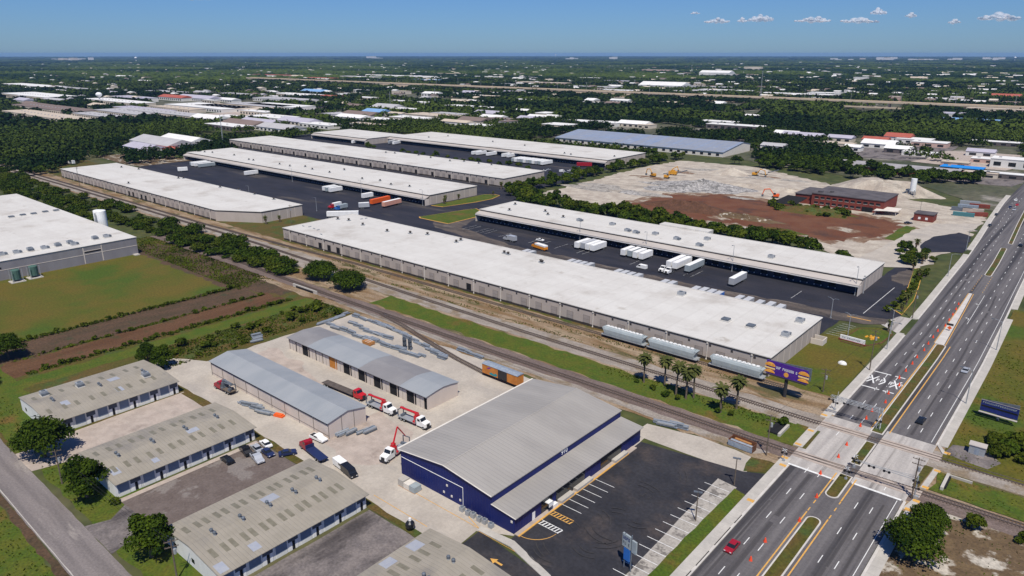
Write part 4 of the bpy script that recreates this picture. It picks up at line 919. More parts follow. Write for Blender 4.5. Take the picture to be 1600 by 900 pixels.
car('silver', 'car', (-27.6, 262.5), R(88), 'grey car driving away in the kerb lane past the blue billboard')
for (x, y, c, d, l) in ((-59.5, 553, 'black', -88, 'far black car in the lane by the left kerb, second from front'), (-57.5, 514, 'black', -88, 'nearest black car of the far queue coming down the road'), (-56.3, 587, 'navyblue', -88, 'far dark car beside the red one'), (-53.0, 580, 'silver', -88, 'far grey car next to the median'), (-53.8, 600, 'red', -88, 'far red car in the distant queue'), (-57.1, 620, 'white', -88, 'farthest white car on the main road'), (-36.6, 469, 'black', 92, 'black car driving away beside the far median'), (-34, 560, 'white', 92, 'far white car driving away along the right lanes')):
    car(c, 'car', (x, y), R(d), l)
for x, y, rz, c, k, l in ((-176.5, 20.6, 0, 'red', 'car', 'bright red car at the bottom left corner'), (-172.0, 18.2, 0, 'darkred', 'car', 'dark red car behind the bright red one in the corner')):
    car(c, k, (-170+(x+176.5), 20+(y-20.6)*.9), R(168), l)

# dock yard: trailers and lorries
def row(xs, y, rz, colours, where, L_=15.6, group='trailers standing in the dock yards'):
    n = ('first', 'second', 'third', 'fourth', 'fifth', 'sixth', 'seventh', 'eighth', 'ninth')
    behind = 'behind the long' in where
    for i, x in enumerate(xs):
        c = colours[i % len(colours)]; cn = {'white':'white','silver':'silver','steel':'grey','offwhite':'cream','bluegloss':'blue','red':'red','hopper':'pale blue'}[c]
        trailer(c, (x, (272.4 if behind else y)+rnd.uniform(-.6, .6)), rz, f'{cn} semi-trailer, {n[i]} from the left {where}', 12.6 if behind else L_, group, 'white' if c in ('white','hopper') else 'greyroof')
D_ = R(-90)
row([-216.5,-213.2,-209.9,-206.6], 312.2, D_, ['white','silver','white','white'], 'in the row of four near the dock middle', 12.0)
row([-189.6,-185.9,-182.2,-178.6], 314.0, D_, ['white','hopper','white','white'], 'in the row backed to the navy dock', 10.0)
row([-160.8,-157.4,-150.6], 312.5, D_, ['white','white','hopper'], 'in the cluster with white lorries', 15.6)
for i, (x, y) in enumerate(((-160.6, 300.6), (-157.2, 299.8))):
    truck(('white' if i else 'plain white')+' tractor unit, '+('right' if i else 'left')+' one of the pair below the white trailers', (x, y), D_, 'white', 'flat', 'chassis', 3.2, group='tractor units in the dock yard')
trailer('silver', (-125.6, 305.2), D_, 'lone silver trailer standing away from the dock by the bay lines', 14.0)
car('white', 'van', (-171.2, 297.5), R(176), 'white van in the middle of the black dock yard')
truck('yellow orange lorry with white top on the black yard behind the long warehouse', (-231.5, 293.5), R(168), 'amber', 'bus', 'amber', 7.5)
truck('pale grey lorry parked left of the orange one', (-255, 296.5), R(175), 'silver', 'box', 'silver', 5.5)
car('white', 'car', (-243, 308.0), R(10), 'white car beside the dock behind the orange lorry')
car('black', 'car', (-220, 309.5), R(178), 'black car parked close to the navy dock')
row([-226.5,-223.0], 276, R(90), ['silver','steel'], 'behind the long warehouse roof, left pair')
row([-198,-194.5,-191,-187.5], 275.5, R(90), ['steel','silver','steel','steel'], 'behind the long warehouse roof, second group', 13)
row([-171,-167.5,-164,-160.5], 276.5, R(90), ['silver','steel','steel','silver'], 'behind the long warehouse roof, third group')
row([-146.5,-143], 277, R(90), ['silver','steel'], 'behind the long warehouse roof, fourth group')
row([-131.5,-128,-124.5,-121], 276, R(90), ['silver','steel','silver','bluegloss'], 'behind the long warehouse roof, by the blue container')
row([-112,-108.3,-103.2,-99,-94.8], 275, R(90), ['steel','silver','steel','silver','silver'], 'behind the long warehouse roof, nearest the road', 12)
trailer('white', (-377, 273.5), R(46), 'long white trailer parked slantwise behind the back left corner of the longest warehouse', 20.0)
trailer('orange', (-394.5, 318.5), R(-83), 'bright orange semi-trailer beside the faded one', 18.0, roof='orange')
trailer('paleorange', (-381.5, 318.0), R(-83), 'faded orange semi-trailer with white rear nearest the islands', 17.0)
truck('lorry with white box and red cab in the middle of the left dock yard', (-406, 289), R(-84), 'red', 'box', 'white', 7.0)
truck('blue and white lorry standing beside the red cabbed one', (-398, 288), R(-84), 'bluegloss', 'box', 'hopper', 7.0)
trailer('silver', G(569, 326), R(58), 'short pale trailer standing just beyond the long slanting white one', 7.0)
row([-415.5], 324, D_, ['white'], 'beside the orange trailers', 9.0)
row([-462,-457.8,-453.5], 324, D_, ['white','hopper','white'], 'in the small group at the navy canopy', 11.0)
row([-575], 325, D_, ['white'], 'standing alone along the navy canopy', 12.0)
row([-664.5,-660.5,-656.5,-648.5], 323, D_, ['hopper','white','white','hopper'], 'at the far left of the navy canopy', 15.6)
trailer('white', (-639, 296), R(70), 'white lorry box alone at the far left edge of the yard', 8.0)
trailer('white', (-770, 247), R(14), 'white trailer standing at the edge of the woods by the tracks', 22.0)
for i, (px, py, L_, c) in enumerate(((537,219,14,'white'),(547,221,14,'silver'),(558,224,18,'white'),(613,225,14,'steel'),(620,226,14,'white'))): trailer(c, G(px,py), R(-75), f'{"white" if c=="white" else "grey"} trailer at the far docks, number {("one","two","three","four","five")[i]} from the far left end', L_, 'trailers at the rearmost docks')
for i, px in enumerate((745,752,768,792,800)): trailer('white', G(px, 242+(px-745)*.08), D_, f'white trailer at the rearmost dock left of the big group, {("first","second","third","fourth","fifth")[i]} from the left', 14.0, 'trailers at the rearmost docks')
for i in range(11): trailer(('hopper','white','silver')[i % 3], G(808+i*4.6, 252.5+i*.55), D_, ('pale blue','white','silver')[i % 3]+f' trailer in the big group at the rearmost dock, {("first","second","third","fourth","fifth","sixth","seventh","eighth","ninth","tenth","eleventh")[i]} from the left', 15.6 if i % 3 else 14.6, 'trailers at the rearmost docks')
trailer('darkred', G(913, 261), R(30), 'dark red trailer near the end of the rearmost warehouse', 14.0, roof='darkred')
for i, (px, py) in enumerate(((745,259),(752,261),(760,262),(768,260),(850,268),(857,266),(878,269),(884,271),(890,268),(897,272),(926,266),(932,267),(906,271))):
    car(('white','silver')[i % 2], ('car','van')[i % 3 == 0], G(px, py), R(rnd.choice((80, 95, 170))), 'pale car parked in the yard of the rearmost warehouses', 'pale cars of the rear yards')

# ================================================================== RAILWAY STOCK
def hopper(label, x0, x1, y, dy=0):
    L_ = x1-x0; t = thing('hopper_car', label, 'rail car', ((x0+x1)/2, y, .33), R(dy), 'hopper cars on the warehouse siding')
    prof = [(-1.45,1.25),(-1.55,2.0),(-1.55,3.3),(-1.2,4.0),(-.5,4.35),(.5,4.35),(1.2,4.0),(1.55,3.3),(1.55,2.0),(1.45,1.25)]
    h = L_/2
    b = MB(); b.xprism(prof, -h+1.2, h-1.2)
    for s in (-1, 1):
        b.add([(s*(h-1.2),-1.5,2.3),(s*(h-1.2),1.5,2.3),(s*(h-.25),1.4,3.9),(s*(h-.25),-1.4,3.9),(s*(h-1.2),-1.2,4.0),(s*(h-1.2),1.2,4.0)], [(0,1,2,3),(3,2,5,4),(0,3,4),(1,5,2)])
    for i in range(1, 9): b.box(-h+1.2+i*(L_-2.4)/9-.05,-1.62,1.6,-h+1.2+i*(L_-2.4)/9+.05,1.62,3.3)
    b.build('body', m['hopper'], t)
    b = MB()
    for i in range(3):
        c = -h+4+i*(L_-8)/2; b.add([(c-2.2,-1.3,1.25),(c+2.2,-1.3,1.25),(c+2.2,1.3,1.25),(c-2.2,1.3,1.25),(c-.5,-.5,.5),(c+.5,-.5,.5),(c+.5,.5,.5),(c-.5,.5,.5)], [(0,1,5,4),(1,2,6,5),(2,3,7,6),(3,0,4,7),(4,5,6,7)])
    b.build('chute', m['steel_dark'], t)
    b = MB(); b.box(-h,-1.5,1.0,h,-1.3,1.25); b.box(-h,1.3,1.0,h,1.5,1.25); b.box(-h,-1.3,1.0,-h+1.2,1.3,1.25); b.box(h-1.2,-1.3,1.0,h,1.3,1.25); b.box(-h-.4,-.2,.7,h+.4,.2,1.0); b.build('sill', m['steel'], t)
    b = MB()
    for i in range(12): b.box(-h+1.5+i*(L_-3)/12,-.75,4.36,-h+1.5+i*(L_-3)/12+.9,-.2,4.46)
    for i in range(10): b.box(-h+1.6+i*(L_-3)/10,-.1,4.36,-h+2.6+i*(L_-3)/10,.5,4.5)
    b.build('roof_walk', m['white'], t)
    for s in (-1, 1):
        b = MB(); xc = s*(h-2.0); b.box(xc-1.3,-1.15,.3,xc+1.3,-.95,.75); b.box(xc-1.3,.95,.3,xc+1.3,1.15,.75)
        for a in (-.85, .85):
            for sy in (-.8, .8): b.tube((xc+a,sy-.07,.42),(xc+a,sy+.07,.42),.42,.42,12)
        b.build('bogie', m['chassis'], t)
hopper('pale blue hopper car, leftmost of the three by the warehouse', -136.2, -118.0, 211.3, .3)
hopper('pale blue hopper car, middle of the three by the warehouse', -117.2, -98.0, 211.6, .2)
hopper('pale greenish hopper car, nearest the purple billboard', -93.8, -75.2, 212.0, .1)
t = thing('boxcar', 'old orange boxcar with a black door and teal graffiti on the yard spur', 'rail car', (-139.2, 157.9, .3), R(-1))
b = MB(); b.box(-7.6,-1.5,1.0,7.6,1.5,4.2); b.build('body', m['boxcar'], t)
b = MB(); b.xprism([(-1.6,4.2),(0,4.55),(1.6,4.2),(1.6,4.1),(-1.6,4.1)], -7.7, 7.7); b.build('roof', m['steel_blue'], t)
b = MB(); b.box(-.6,-1.58,1.05,3.2,-1.5,4.0); b.build('door', m['black'], t)
b = MB(); b.add([(-4.2,-1.53,1.3),(-2.9,-1.53,1.15),(-1.4,-1.53,1.3),(-.8,-1.53,1.9),(-1.7,-1.53,2.3),(-2.4,-1.53,1.8),(-3.4,-1.53,2.1),(-4.4,-1.53,1.8)], [tuple(range(8))]); b.build('graffiti', m['teal'], t)
b = MB(); b.add([(-5.2,-1.53,2.9),(-4.2,-1.53,3.2),(-3.6,-1.53,3.6),(-4.4,-1.53,3.7),(-5.3,-1.53,3.3)], [tuple(range(5))]); b.build('graffiti', m['purple_spray'], t)
for s in (-1, 1):
    b = MB(); b.box(s*5.4-1.3,-1.1,.3,s*5.4+1.3,1.1,.95)
    for a in (-.85, .85):
        for sy in (-.8, .8): b.tube((s*5.4+a,sy-.07,.42),(s*5.4+a,sy+.07,.42),.42,.42,12)
    b.build('bogie', m['chassis'], t)

# ================================================================== STREET FURNITURE AND SMALL THINGS
b_ = MB(); b_.cbox(0,0,.03,.5,.5,.06,0); b_.tube((0,0,.06),(0,0,.95),.28,.09,10,0); CBODY = b_.mesh('cone_body', m['cone'], )
b_ = MB(); b_.tube((0,0,.48),(0,0,.62),.185,.155,10,0,False); b_.tube((0,0,.68),(0,0,.76),.145,.125,10,0,False); CBAND = b_.mesh('cone_band', m['white'])
C0 = None; cg = 'orange cones closing the lane beside the median'
cones = [(-43.0, 116.5), (-43.2, 126.4), (-43.3, 134.2), (-40.3, 146.2), (-40.5, 158.0), (-43.2, 168.8), (-42.3, 179.8), (-42.6, 187.6), (-42.9, 200.8), (-42.9, 206.5), (-43, 212.6), (-41.5, 221), (-42.4, 228), (-41.4, 236.4), (-42.8, 242.3), (-42.6, 249.7), (-42.4, 257.5), (-42.5, 264.5), (-42.1, 273), (-42.4, 280.6), (-42.5, 288.7), (-42.6, 297), (-41.6, 305), (-41.8, 313), (-42, 321), (-42.3, 329), (-42.8, 337)]
for x, y in cones:
    if C0 is None:
        C0 = thing('traffic_cone', 'orange traffic cone with white bands standing along the closed lane by the median', 'traffic cone', (x, y, .24), 0, cg)
        put('cone_body', CBODY, C0, (0,0,0)); put('cone_band', CBAND, C0, (0,0,0)); C0.scale = (1.3,1.3,1.1)
    else: dup(C0, (x, y, .24), rnd.uniform(0, 6), C0['label'], cg, (1.3,1.3,1.1))
t = thing('warning_sign', 'red and black roadworks sign on the nose of the median', 'road sign', (-39.4, 300, .15))
b = MB(); b.box(-.06,-.06,0,.06,.06,2.0); b.build('post', m['steel_dark'], t)
b = MB(); b.add([(0,-.08,.7),(.8,-.08,1.5),(0,-.08,2.3),(-.8,-.08,1.5),(0,-.02,.7),(.8,-.02,1.5),(0,-.02,2.3),(-.8,-.02,1.5)], [(0,1,2,3),(7,6,5,4),(0,4,5,1),(1,5,6,2),(2,6,7,3),(3,7,4,0)]); b.build('panel', m['orange'], t)
b = MB(); b.box(-1.1,-.1,2.4,1.1,.1,3.2); b.build('board', m['black'], t)
def lamp(loc, h, arm, rz, label, group, double=False):
    t = thing('street_lamp', label, 'street lamp', (*loc, .1), rz, group)
    b = MB(); b.tube((0,0,0),(0,0,h),.17,.09,8); b.cbox(0,0,.2,.5,.5,.4); b.build('pole', m['steel'], t)
    for s in ((1, -1) if double else (1,)):
        b = MB(); b.path([(0,0,h-.3),(s*arm*.5,0,h+.25),(s*arm,0,h+.35)], .07, 5); b.build('arm', m['steel'], t)
        b = MB(); b.cbox(s*(arm+.35),0,h+.33,.95,.38,.18); b.build('lamp_head', m['steel_dark'], t)
gl = 'lamp posts of the dock yards'
for i, (x, y, h, l) in enumerate(((-225.4, 321.5, 12, 'lamp post at the navy dock above the orange lorry'), (-183.4, 322, 12, 'lamp post at the navy dock between the trailer rows'), (-135.7, 321.5, 13, 'lamp post at the navy dock left of the lone silver trailer'), (-79.6, 322, 13, 'lamp post at the right end of the navy dock'), (-366, 332.5, 11, 'lamp post by the end of the canopy next to the faded orange trailer'), (-430, 330, 11, 'lamp post along the middle of the left canopy'), (-520, 330, 11, 'lamp post farther left along the left canopy'), (-481.4, 268.9, 9, 'lamp post behind the cut corner warehouse'), (-406.5, 274.2, 9, 'lamp post at the corner of the cut corner warehouse'), (-77.6, 327.3, 8, 'short lamp post beside the end wall of the dock building'))):
    lamp((x, y), h, 1.6, R(-90), l, gl)
for x, y, h, l in ((-66.3, 267.3, 9.5, 'tall pale lamp post at the left side of the landscaped bed'), (-55.5, 282.8, 9.5, 'tall pale lamp post at the driveway mouth'), (-78.2, 286, 8, 'lamp post behind the right end of the long warehouse')): lamp((x, y), h, 1.5, R(170), l, 'lamp posts near the driveway', True)
for x, y, h, rz, l in ((-52.4, 265.5, 10.5, -10, 'lamp post on the sidewalk beside the landscaped bed'), (-23.0, 236, 11, 175, 'lamp post leaning over the right lanes beside the blue billboard'), (-22.8, 290, 11, 175, 'lamp post over the right lanes, far one with long arm'), (-54.8, 380, 11, 0, 'distant lamp post on the left sidewalk near the hedge'), (-57.5, 440, 11, 0, 'distant lamp post by the demolition site entrance')): lamp((x, y), h, 2.6, R(rz), l, 'lamp posts along the main road')
def lampposts2(loc, label):
    t = thing('area_light', label, 'area light', (*loc, .1), R(20)); b = MB(); b.tube((0,0,0),(0,0,7.4),.16,.1,8); b.build('pole', m['wood'], t)
    b = MB(); b.cbox(.5,0,7.4,.9,.5,.25); b.cbox(-.5,0,7.4,.9,.5,.25); b.build('lamp_head', m['steel_dark'], t)
lampposts2((-58.2, 131.5), 'rusty lot light standing on the concrete parking strip')
lampposts2((-57.6, 150.5), 'rusty lot light at the entrance end of the parking strip')
def utility_pole(loc, h, label, rz=0.0, arms=2, can=True):
    t = thing('utility_pole', label, 'utility pole', (*loc, 0), rz, 'wooden utility poles')
    b = MB(); b.tube((0,0,0),(0,0,h),.19,.12,8); b.build('pole', m['wood'], t)
    for i in range(arms):
        b = MB(); z = h-.5-1.3*i; b.cbox(0,.16,z,2.6,.12,.14)
        for x in (-1.15,-.5,.5,1.15): b.tube((x,.16,z+.07),(x,.16,z+.3),.06,.05,5)
        b.build('crossarm', m['wood'], t)
    if can: b = MB(); b.tube((.42,0,h-3.4),(.42,0,h-2.3),.3,.3,10); b.build('transformer', m['steel'], t)
for x, y, h, l, rz in ((-51.9, 242.7, 14.5, 'tall utility pole at the crossing marks on the left sidewalk', 0), (-53.4, 306.5, 12, 'utility pole at the far side of the driveway', 0), (-57.0, 168.8, 12, 'utility pole at the corner between parking lot and tracks', .3), (-58.3, 216.5, 8, 'utility pole standing on the lawn near the crossing', .2), (-23.4, 172.4, 11, 'utility pole beside the crossing signal on the right', 0), (-629.6, 208, 17, 'utility pole in front of the cut corner warehouse far left', .5), (-386, 241.4, 12, 'utility pole between the two beige warehouses', .3), (-182.6, 44.2, 9.5, 'utility pole with pale transformer between the two nearest street trees', 1.2), (-128.0, 46.6, 9.5, 'utility pole at the gable of the workshop with five turbine pairs', 1.2), (-716, 300, 15, 'utility pole at the left edge of the estate', 0)): utility_pole((x, y), h, l, rz)
# wires between the poles along the street
def wire(a, b, sag, label):
    P = [(a[0]+(b[0]-a[0])*t, a[1]+(b[1]-a[1])*t, a[2]+(b[2]-a[2])*t-sag*4*t*(1-t)) for t in np.linspace(0, 1, 9)]
    o = MB().path(P, .028, 4).build('overhead_wire', m['tar']); tag(o, label, 'wire', 'overhead wires')
wire((-182.6, 44.2, 9.2), (-128, 46.6, 9.2), .9, 'upper wire from the pole between the trees to the gable pole')
wire((-182.6, 44.2, 8.0), (-128, 46.6, 8.0), .9, 'lower wire from the pole between the trees to the gable pole')
wire((-51.9, 242.7, 14.2), (-57.0, 168.8, 11.6), 1.2, 'wire along the left sidewalk over the two tracks')
wire((-51.9, 242.7, 14.0), (-53.4, 306.5, 11.8), 1.0, 'wire from the crossing marks pole to the driveway pole')

# crossing signals
def signal_pair(mb, x, y, z, s=.32):
    for sx in (-.55, .55): mb.tube((x+sx, y-.14, z), (x+sx, y+.1, z), s, s, 12)
    mb.box(x-.7, y-.05, z-.06, x+.7, y+.05, z+.06)
t = thing('signal_gantry', 'grey lattice truss with signals reaching over the left lanes at the crossing', 'railway signal', (-38.7, 202.4, .1))
b = MB()
for dx in (-.45, .45):
    for dy in (-.45, .45): b.tube((dx,dy,0),(dx,dy,6.6),.09,n=5)
for i in range(6):
    z = i*1.1
    for a, c in (((-.45,-.45),(.45,-.45)),((.45,-.45),(.45,.45)),((-.45,.45),(.45,.45)),((-.45,-.45),(-.45,.45))): b.tube((*a,z),(*c,z+1.1),.05,n=4)
b.build('mast', m['steel'], t)
b = MB()
for dy in (-.45, .45):
    for z in (5.4, 6.3): b.tube((.4,dy,z),(-13.4,dy,z),.08,n=5)
for i in range(10):
    x = -.5-1.3*i
    for dy in (-.45, .45): b.tube((x,dy,5.4),(x-1.3,dy,6.3),.045,n=4)
    b.tube((x,-.45,6.3),(x-1.3,.45,6.3),.045,n=4)
b.build('truss', m['steel'], t)
b = MB()
for x in (-13.1, -9, -5): signal_pair(b, x, -.6, 5.2)
signal_pair(b, 0, -.6, 2.9); b.build('signal_light', m['black'], t)
t = thing('signal_cantilever', 'crossing signal mast with a thin arm of black lights over the right lanes', 'railway signal', (-22.9, 172.6, .1))
b = MB(); b.tube((0,0,0),(0,0,6.2),.2,.16,8); b.cbox(.3,0,.5,1.0,.7,1.0); b.build('mast', m['steel'], t)
b = MB(); b.tube((0,0,5.0),(-13.8,0,4.9),.09,n=5); b.tube((0,.4,5.3),(-13.4,0,5.2),.06,n=5); b.tube((0,0,6.1),(-7.5,0,5.2),.04,n=4); b.build('arm', m['steel'], t)
b = MB()
for x in (-13.4, -10.0, -6.6, -.2): signal_pair(b, x, -.2, 4.75)
signal_pair(b, 0, -.2, 3.0); b.build('signal_light', m['black'], t)
def crossing_post(loc, label, gate=None):
    t = thing('crossing_signal', label, 'railway signal', (*loc, .14)); b = MB(); b.tube((0,0,0),(0,0,3.9),.09,n=6); b.cbox(0,0,.35,.6,.5,.7); b.build('mast', m['steel'], t)
    b = MB(); signal_pair(b, 0, -.15, 2.6); b.build('signal_light', m['black'], t)
    b = MB()
    for s in (-1, 1): b.add([(-.6,-.12,3.5+.4*s-.1),(.6,-.12,3.5-.4*s-.1),(.6,-.12,3.5-.4*s+.1),(-.6,-.12,3.5+.4*s+.1)], [(0,1,2,3)])
    b.build('crossbuck', m['white'], t)
    if gate: b = MB(); b.tube((0,.2,1.0),(gate*.35,.2,6.2),.07,.05,5); b.build('gate_arm', m['white'], t)
crossing_post((-37.8, 177.4), 'crossing signal on the grass median between the two tracks', None)
crossing_post((-51.6, 206.2), 'crossing signal with raised gate on the left sidewalk beyond the far track', 1)
crossing_post((-52.4, 168.6), 'crossing signal on the near left sidewalk corner', None)
crossing_post((-37.6, 170.2), 'crossing signal at the rounded tip of the near median', None)
t = thing('signal_cabinet', 'grey steel signal hut on gravel right of the far track', 'signal hut', (-15.4, 205.6, 0), R(2))
b = MB(); b.box(-1.8,-1.2,0,1.8,1.2,2.7); b.build('body', m['steel'], t); b = MB(); b.box(-2,-1.4,2.7,2,1.4,2.85); b.build('roof', m['canopy'], t)
b = MB(); b.box(-.5,-1.24,.2,.5,-1.2,2.2); b.build('door', m['steel_blue'], t)
t = thing('culvert', 'concrete culvert headwall with dark mouth between the tracks right of the road', 'culvert', (-18.6, 184.5, 0))
b = MB(); b.box(-.5,-4,0,.2,4,1.1); b.box(.2,3.6,0,5,4,.9); b.build('headwall', m['conc_walk'], t); b = MB(); b.box(.21,-3,.02,.6,3,.95); b.build('mouth', m['opening'], t)
t = thing('culvert', 'concrete culvert headwall with dark mouth on the grass left of the road', 'culvert', (-58.4, 184.0, 0))
b = MB(); b.box(-.2,-3.5,0,.5,3.5,1.0); b.build('headwall', m['conc_walk'], t); b = MB(); b.box(-3.2,-3,.02,-.21,3,.6); b.build('mouth', m['opening'], t)
t = thing('rail_bridge', 'short concrete rail bridge with dark opening over the ditch', 'bridge', (-267, 171.5, 0))
b = MB(); b.box(-9,-1.2,0,9,-.7,1.6); b.build('parapet', m['conc_walk'], t); b = MB(); b.box(-6.5,-1.3,.02,6.5,-1.21,1.1); b.build('opening', m['opening'], t)

# billboards
def strokes(x0, x1, z0, z1, y, n, r):               # a line of lettering too small to read
    b = MB(); w_ = (x1-x0)/n
    for i in range(n):
        if r.random() < .13: continue
        a = x0+i*w_; k = r.random()
        b.box(a, y-.02, z0, a+w_*.22, y, z1)
        if k < .6: b.box(a, y-.02, z1-(z1-z0)*.22, a+w_*.72, y, z1)
        if k > .3: b.box(a, y-.02, z0, a+w_*.72, y, z0+(z1-z0)*.22)
        if k > .5: b.box(a+w_*.55, y-.02, z0, a+w_*.75, y, z1)
        if k < .5: b.box(a, y-.02, (z0+z1)/2-.06, a+w_*.6, y, (z0+z1)/2+.06)
    return b
rs = random.Random(3)
t = thing('billboard', 'purple billboard with golden sandwiches on a dark single pole by the warehouse', 'billboard', (-66.2, 205.6, 0), R(-3))
b = MB(); b.tube((0,0,0),(0,0,7.0),.55,.5,12); b.box(-6.2,-.9,6.1,6.2,-.5,6.35); b.box(-6.2,.3,6.1,6.2,1.6,6.3); b.build('pole', m['chassis'], t)
b = MB(); b.box(-6.4,-.75,6.5,6.4,-.45,10.8); b.build('panel', m['purple'], t)
b = MB(); b.add([(-6.4,-.4,6.6),(6.4,1.9,6.6),(6.4,1.9,10.7),(-6.4,-.4,10.7),(-6.4,-.2,6.6),(6.4,2.1,6.6),(6.4,2.1,10.7),(-6.4,-.2,10.7)], [(0,1,2,3),(7,6,5,4),(3,2,6,7),(1,5,6,2),(0,4,5,1)]); b.build('rear_panel', m['steel_dark'], t)
strokes(-3.3, 3.3, 8.7, 9.5, -.755, 13, rs).build('lettering', m['white'], t)
b = MB(); b.tube((0,-.79,7.6),(0,-.752,7.6),.75,.75,16); b.build('emblem', m['gold'], t)
for xc in (-5.2, 5.2):
    b = MB(); b.dome((xc,-.78,9.1),1.7,.10,1.2,14,4,0); b.dome((xc,-.78,7.0),1.7,.10,.9,14,4,0); b.build('sandwich_bun', m['gold'], t)
    b = MB(); b.box(xc-1.6,-.80,8.2,xc+1.6,-.752,8.6); b.build('sandwich_cheese', m['cream'], t)
    b = MB(); b.box(xc-1.5,-.79,7.9,xc+1.5,-.752,8.2); b.build('sandwich_patty', m['plank'], t)
bx, by = -14.2, 229.5
t = thing('billboard', 'low blue billboard with white catwalk on the grass right of the road', 'billboard', (bx, by, 0), R(-4))
b = MB(); b.tube((0,.6,0),(0,.6,4.2),.4,.4,10); b.build('pole', m['steel_dark'], t)
b = MB(); b.box(-4.6,-.2,2.3,4.6,.1,5.6); b.build('panel', m['sign_blue'], t)
b = MB(); b.add([(-4.6,.3,2.5),(4.2,2.8,2.5),(4.2,2.8,5.5),(-4.6,.3,5.5),(-4.6,.45,2.5),(4.2,2.95,2.5),(4.2,2.95,5.5),(-4.6,.45,5.5)], [(0,1,2,3),(7,6,5,4),(3,2,6,7),(1,5,6,2),(0,4,5,1)]); b.build('rear_panel', m['steel_dark'], t)
b = MB(); b.box(-4.7,-1.1,2.0,4.7,-.3,2.15); b.box(-4.7,-.23,5.55,4.7,-.2,5.7); b.build('catwalk', m['canopy'], t)
strokes(-4.2, 4.2, 4.7, 5.2, -.205, 16, rs).build('lettering', m['hopper'], t); b = MB(); b.box(-4.4,-.22,3.6,4.4,-.203,4.1); b.build('stripe', m['black'], t)
t = thing('shop_sign', 'pole sign with white lettered panel above a blue panel at the lot entrance', 'shop sign', (-61.3, 107.6, 0), R(-12))
b = MB(); b.tube((-.9,0,0),(-.9,0,8.4),.14,n=6); b.tube((.9,0,0),(.9,0,8.8),.14,n=6); b.build('post', m['steel_dark'], t)
b = MB(); b.box(-1.5,-.2,5.2,.75,.2,8.2); b.box(1.05,-.2,5.0,2.2,.2,7.8); b.build('panel', m['hopper'], t); strokes(-1.3, .6, 7.0, 7.7, -.205, 4, rs).build('lettering', m['sign_blue'], t); strokes(-1.3, .6, 5.8, 6.5, -.205, 4, rs).build('lettering', m['steel_dark'], t)
b = MB(); b.box(-1.0,-.2,2.2,.6,.2,5.0); b.build('lower_panel', m['bluegloss'], t)
t = thing('monument_sign', 'long low white sign on the brick edged lawn bed at the driveway', 'sign', (-63.8, 264.6, .2), R(-6)); b = MB(); b.box(-4.4,-.2,.5,4.4,.2,2.0); b.build('panel', m['white'], t); b = MB(); b.box(-4.8,-.5,0,4.8,.5,.5); b.build('base', m['brick'], t); strokes(-3.6, 3.6, 1.0, 1.5, -.205, 12, rs).build('lettering', m['steel_blue'], t)
t = thing('flower_bed', 'dark red mulch bed with yellow flowers behind the low white sign', 'flower bed', (-61, 273, .2)); b = MB(); b.prism([(-5.6,3.2),(-4.6,8.0),(3,9.5),(4.6,8.4),(-3.4,6.4),(-4.6,2.0)],0,.12); b.build('mulch', m['reddirt'], t)
b = MB(); [b.dome((rs.uniform(-.5,3.4), rs.uniform(-1.5,2.5), .1), .5, .5, .45, 7, 3) for _ in range(16)]; b.build('flowers', m['yellow'], t)
t = thing('dumpster_enclosure', 'pale block enclosure at the right end of the longest warehouse', 'enclosure', (-75.3, 254.3, 0))
b = MB(); b.box(.05,0,0,4.4,.3,2.2); b.box(.05,4.2,0,4.4,4.5,2.2); b.box(4.1,.31,0,4.4,4.19,2.2); b.build('wall', m['wall_light'], t)
t = thing('white_boat', 'small white covered dome on the lawn by the billboard', 'cover', (*G(1316, 569), 0)); b = MB(); b.dome((0,0,.1),1.5,1.0,1.1,12,4); b.build('shell', m['white'], t); b = MB(); b.cbox(0,0,.06,2.6,1.7,.12); b.build('base', m['steel'], t)
t.name = 'covered_box'
# workshop yard and contractor's stock
t = thing('gas_tank', 'black and white round tank standing on the grass strip by the dirty lot', 'tank', (-104.6, 87.6, .1)); b = MB(); b.dome((0,0,1.2),1.1,1.1,1.15,12,6,0,True); b.build('tank', m['black'], t); b = MB(); b.tube((0,0,2.3),(0,0,2.9),.35,.3,8); b.build('cap', m['white'], t)
t = thing('red_barrier', 'bright red barrier beside the last workshop roof', 'barrier', (-99.3, 89.0, .1), R(30)); b = MB(); b.box(-1.4,-.4,0,1.4,.4,.9); b.box(-1.4,-.5,.0,-1.1,.5,.3); b.box(1.1,-.5,.0,1.4,.5,.3); b.build('panel', m['red'], t)
t = thing('wrapped_pallets', 'stack of wrapped pale goods on pallets against the blue gable', 'pallets', (-117.2, 98.4, 0))
for i, (x, c, h) in enumerate(((-2.6,'conc_walk',1.9),(-.6,'offwhite',1.6),(1.5,'hopper',1.7))): b = MB(); b.box(x,-1.2,.15,x+1.9,1.0,h); b.build('package', m[c], t); b = MB(); b.box(x,-1.25,0,x+1.9,1.05,.15); b.build('pallet', m['plank'], t)
for i in range(6):
    t = thing('condenser_unit', 'grey condenser unit in the line at the foot of the blue gable', 'condenser', (-100.6+1.75*i+.3*(i % 2), 99.9-.15*(i % 2), 0), 0, 'condensers along the blue gable'); b = MB(); b.box(-.55,-.5,.1,.55,.5,1.2); b.build('case', m['steel'], t); b = MB(); b.tube((0,0,1.2),(0,0,1.27),.4,.4,10); b.build('fan', m['steel_dark'], t)
lab = 'bundle of blue grey steel lying on the pale yard behind the open shed'; gs = 'steel bundles in the contractor yard'
SB = []
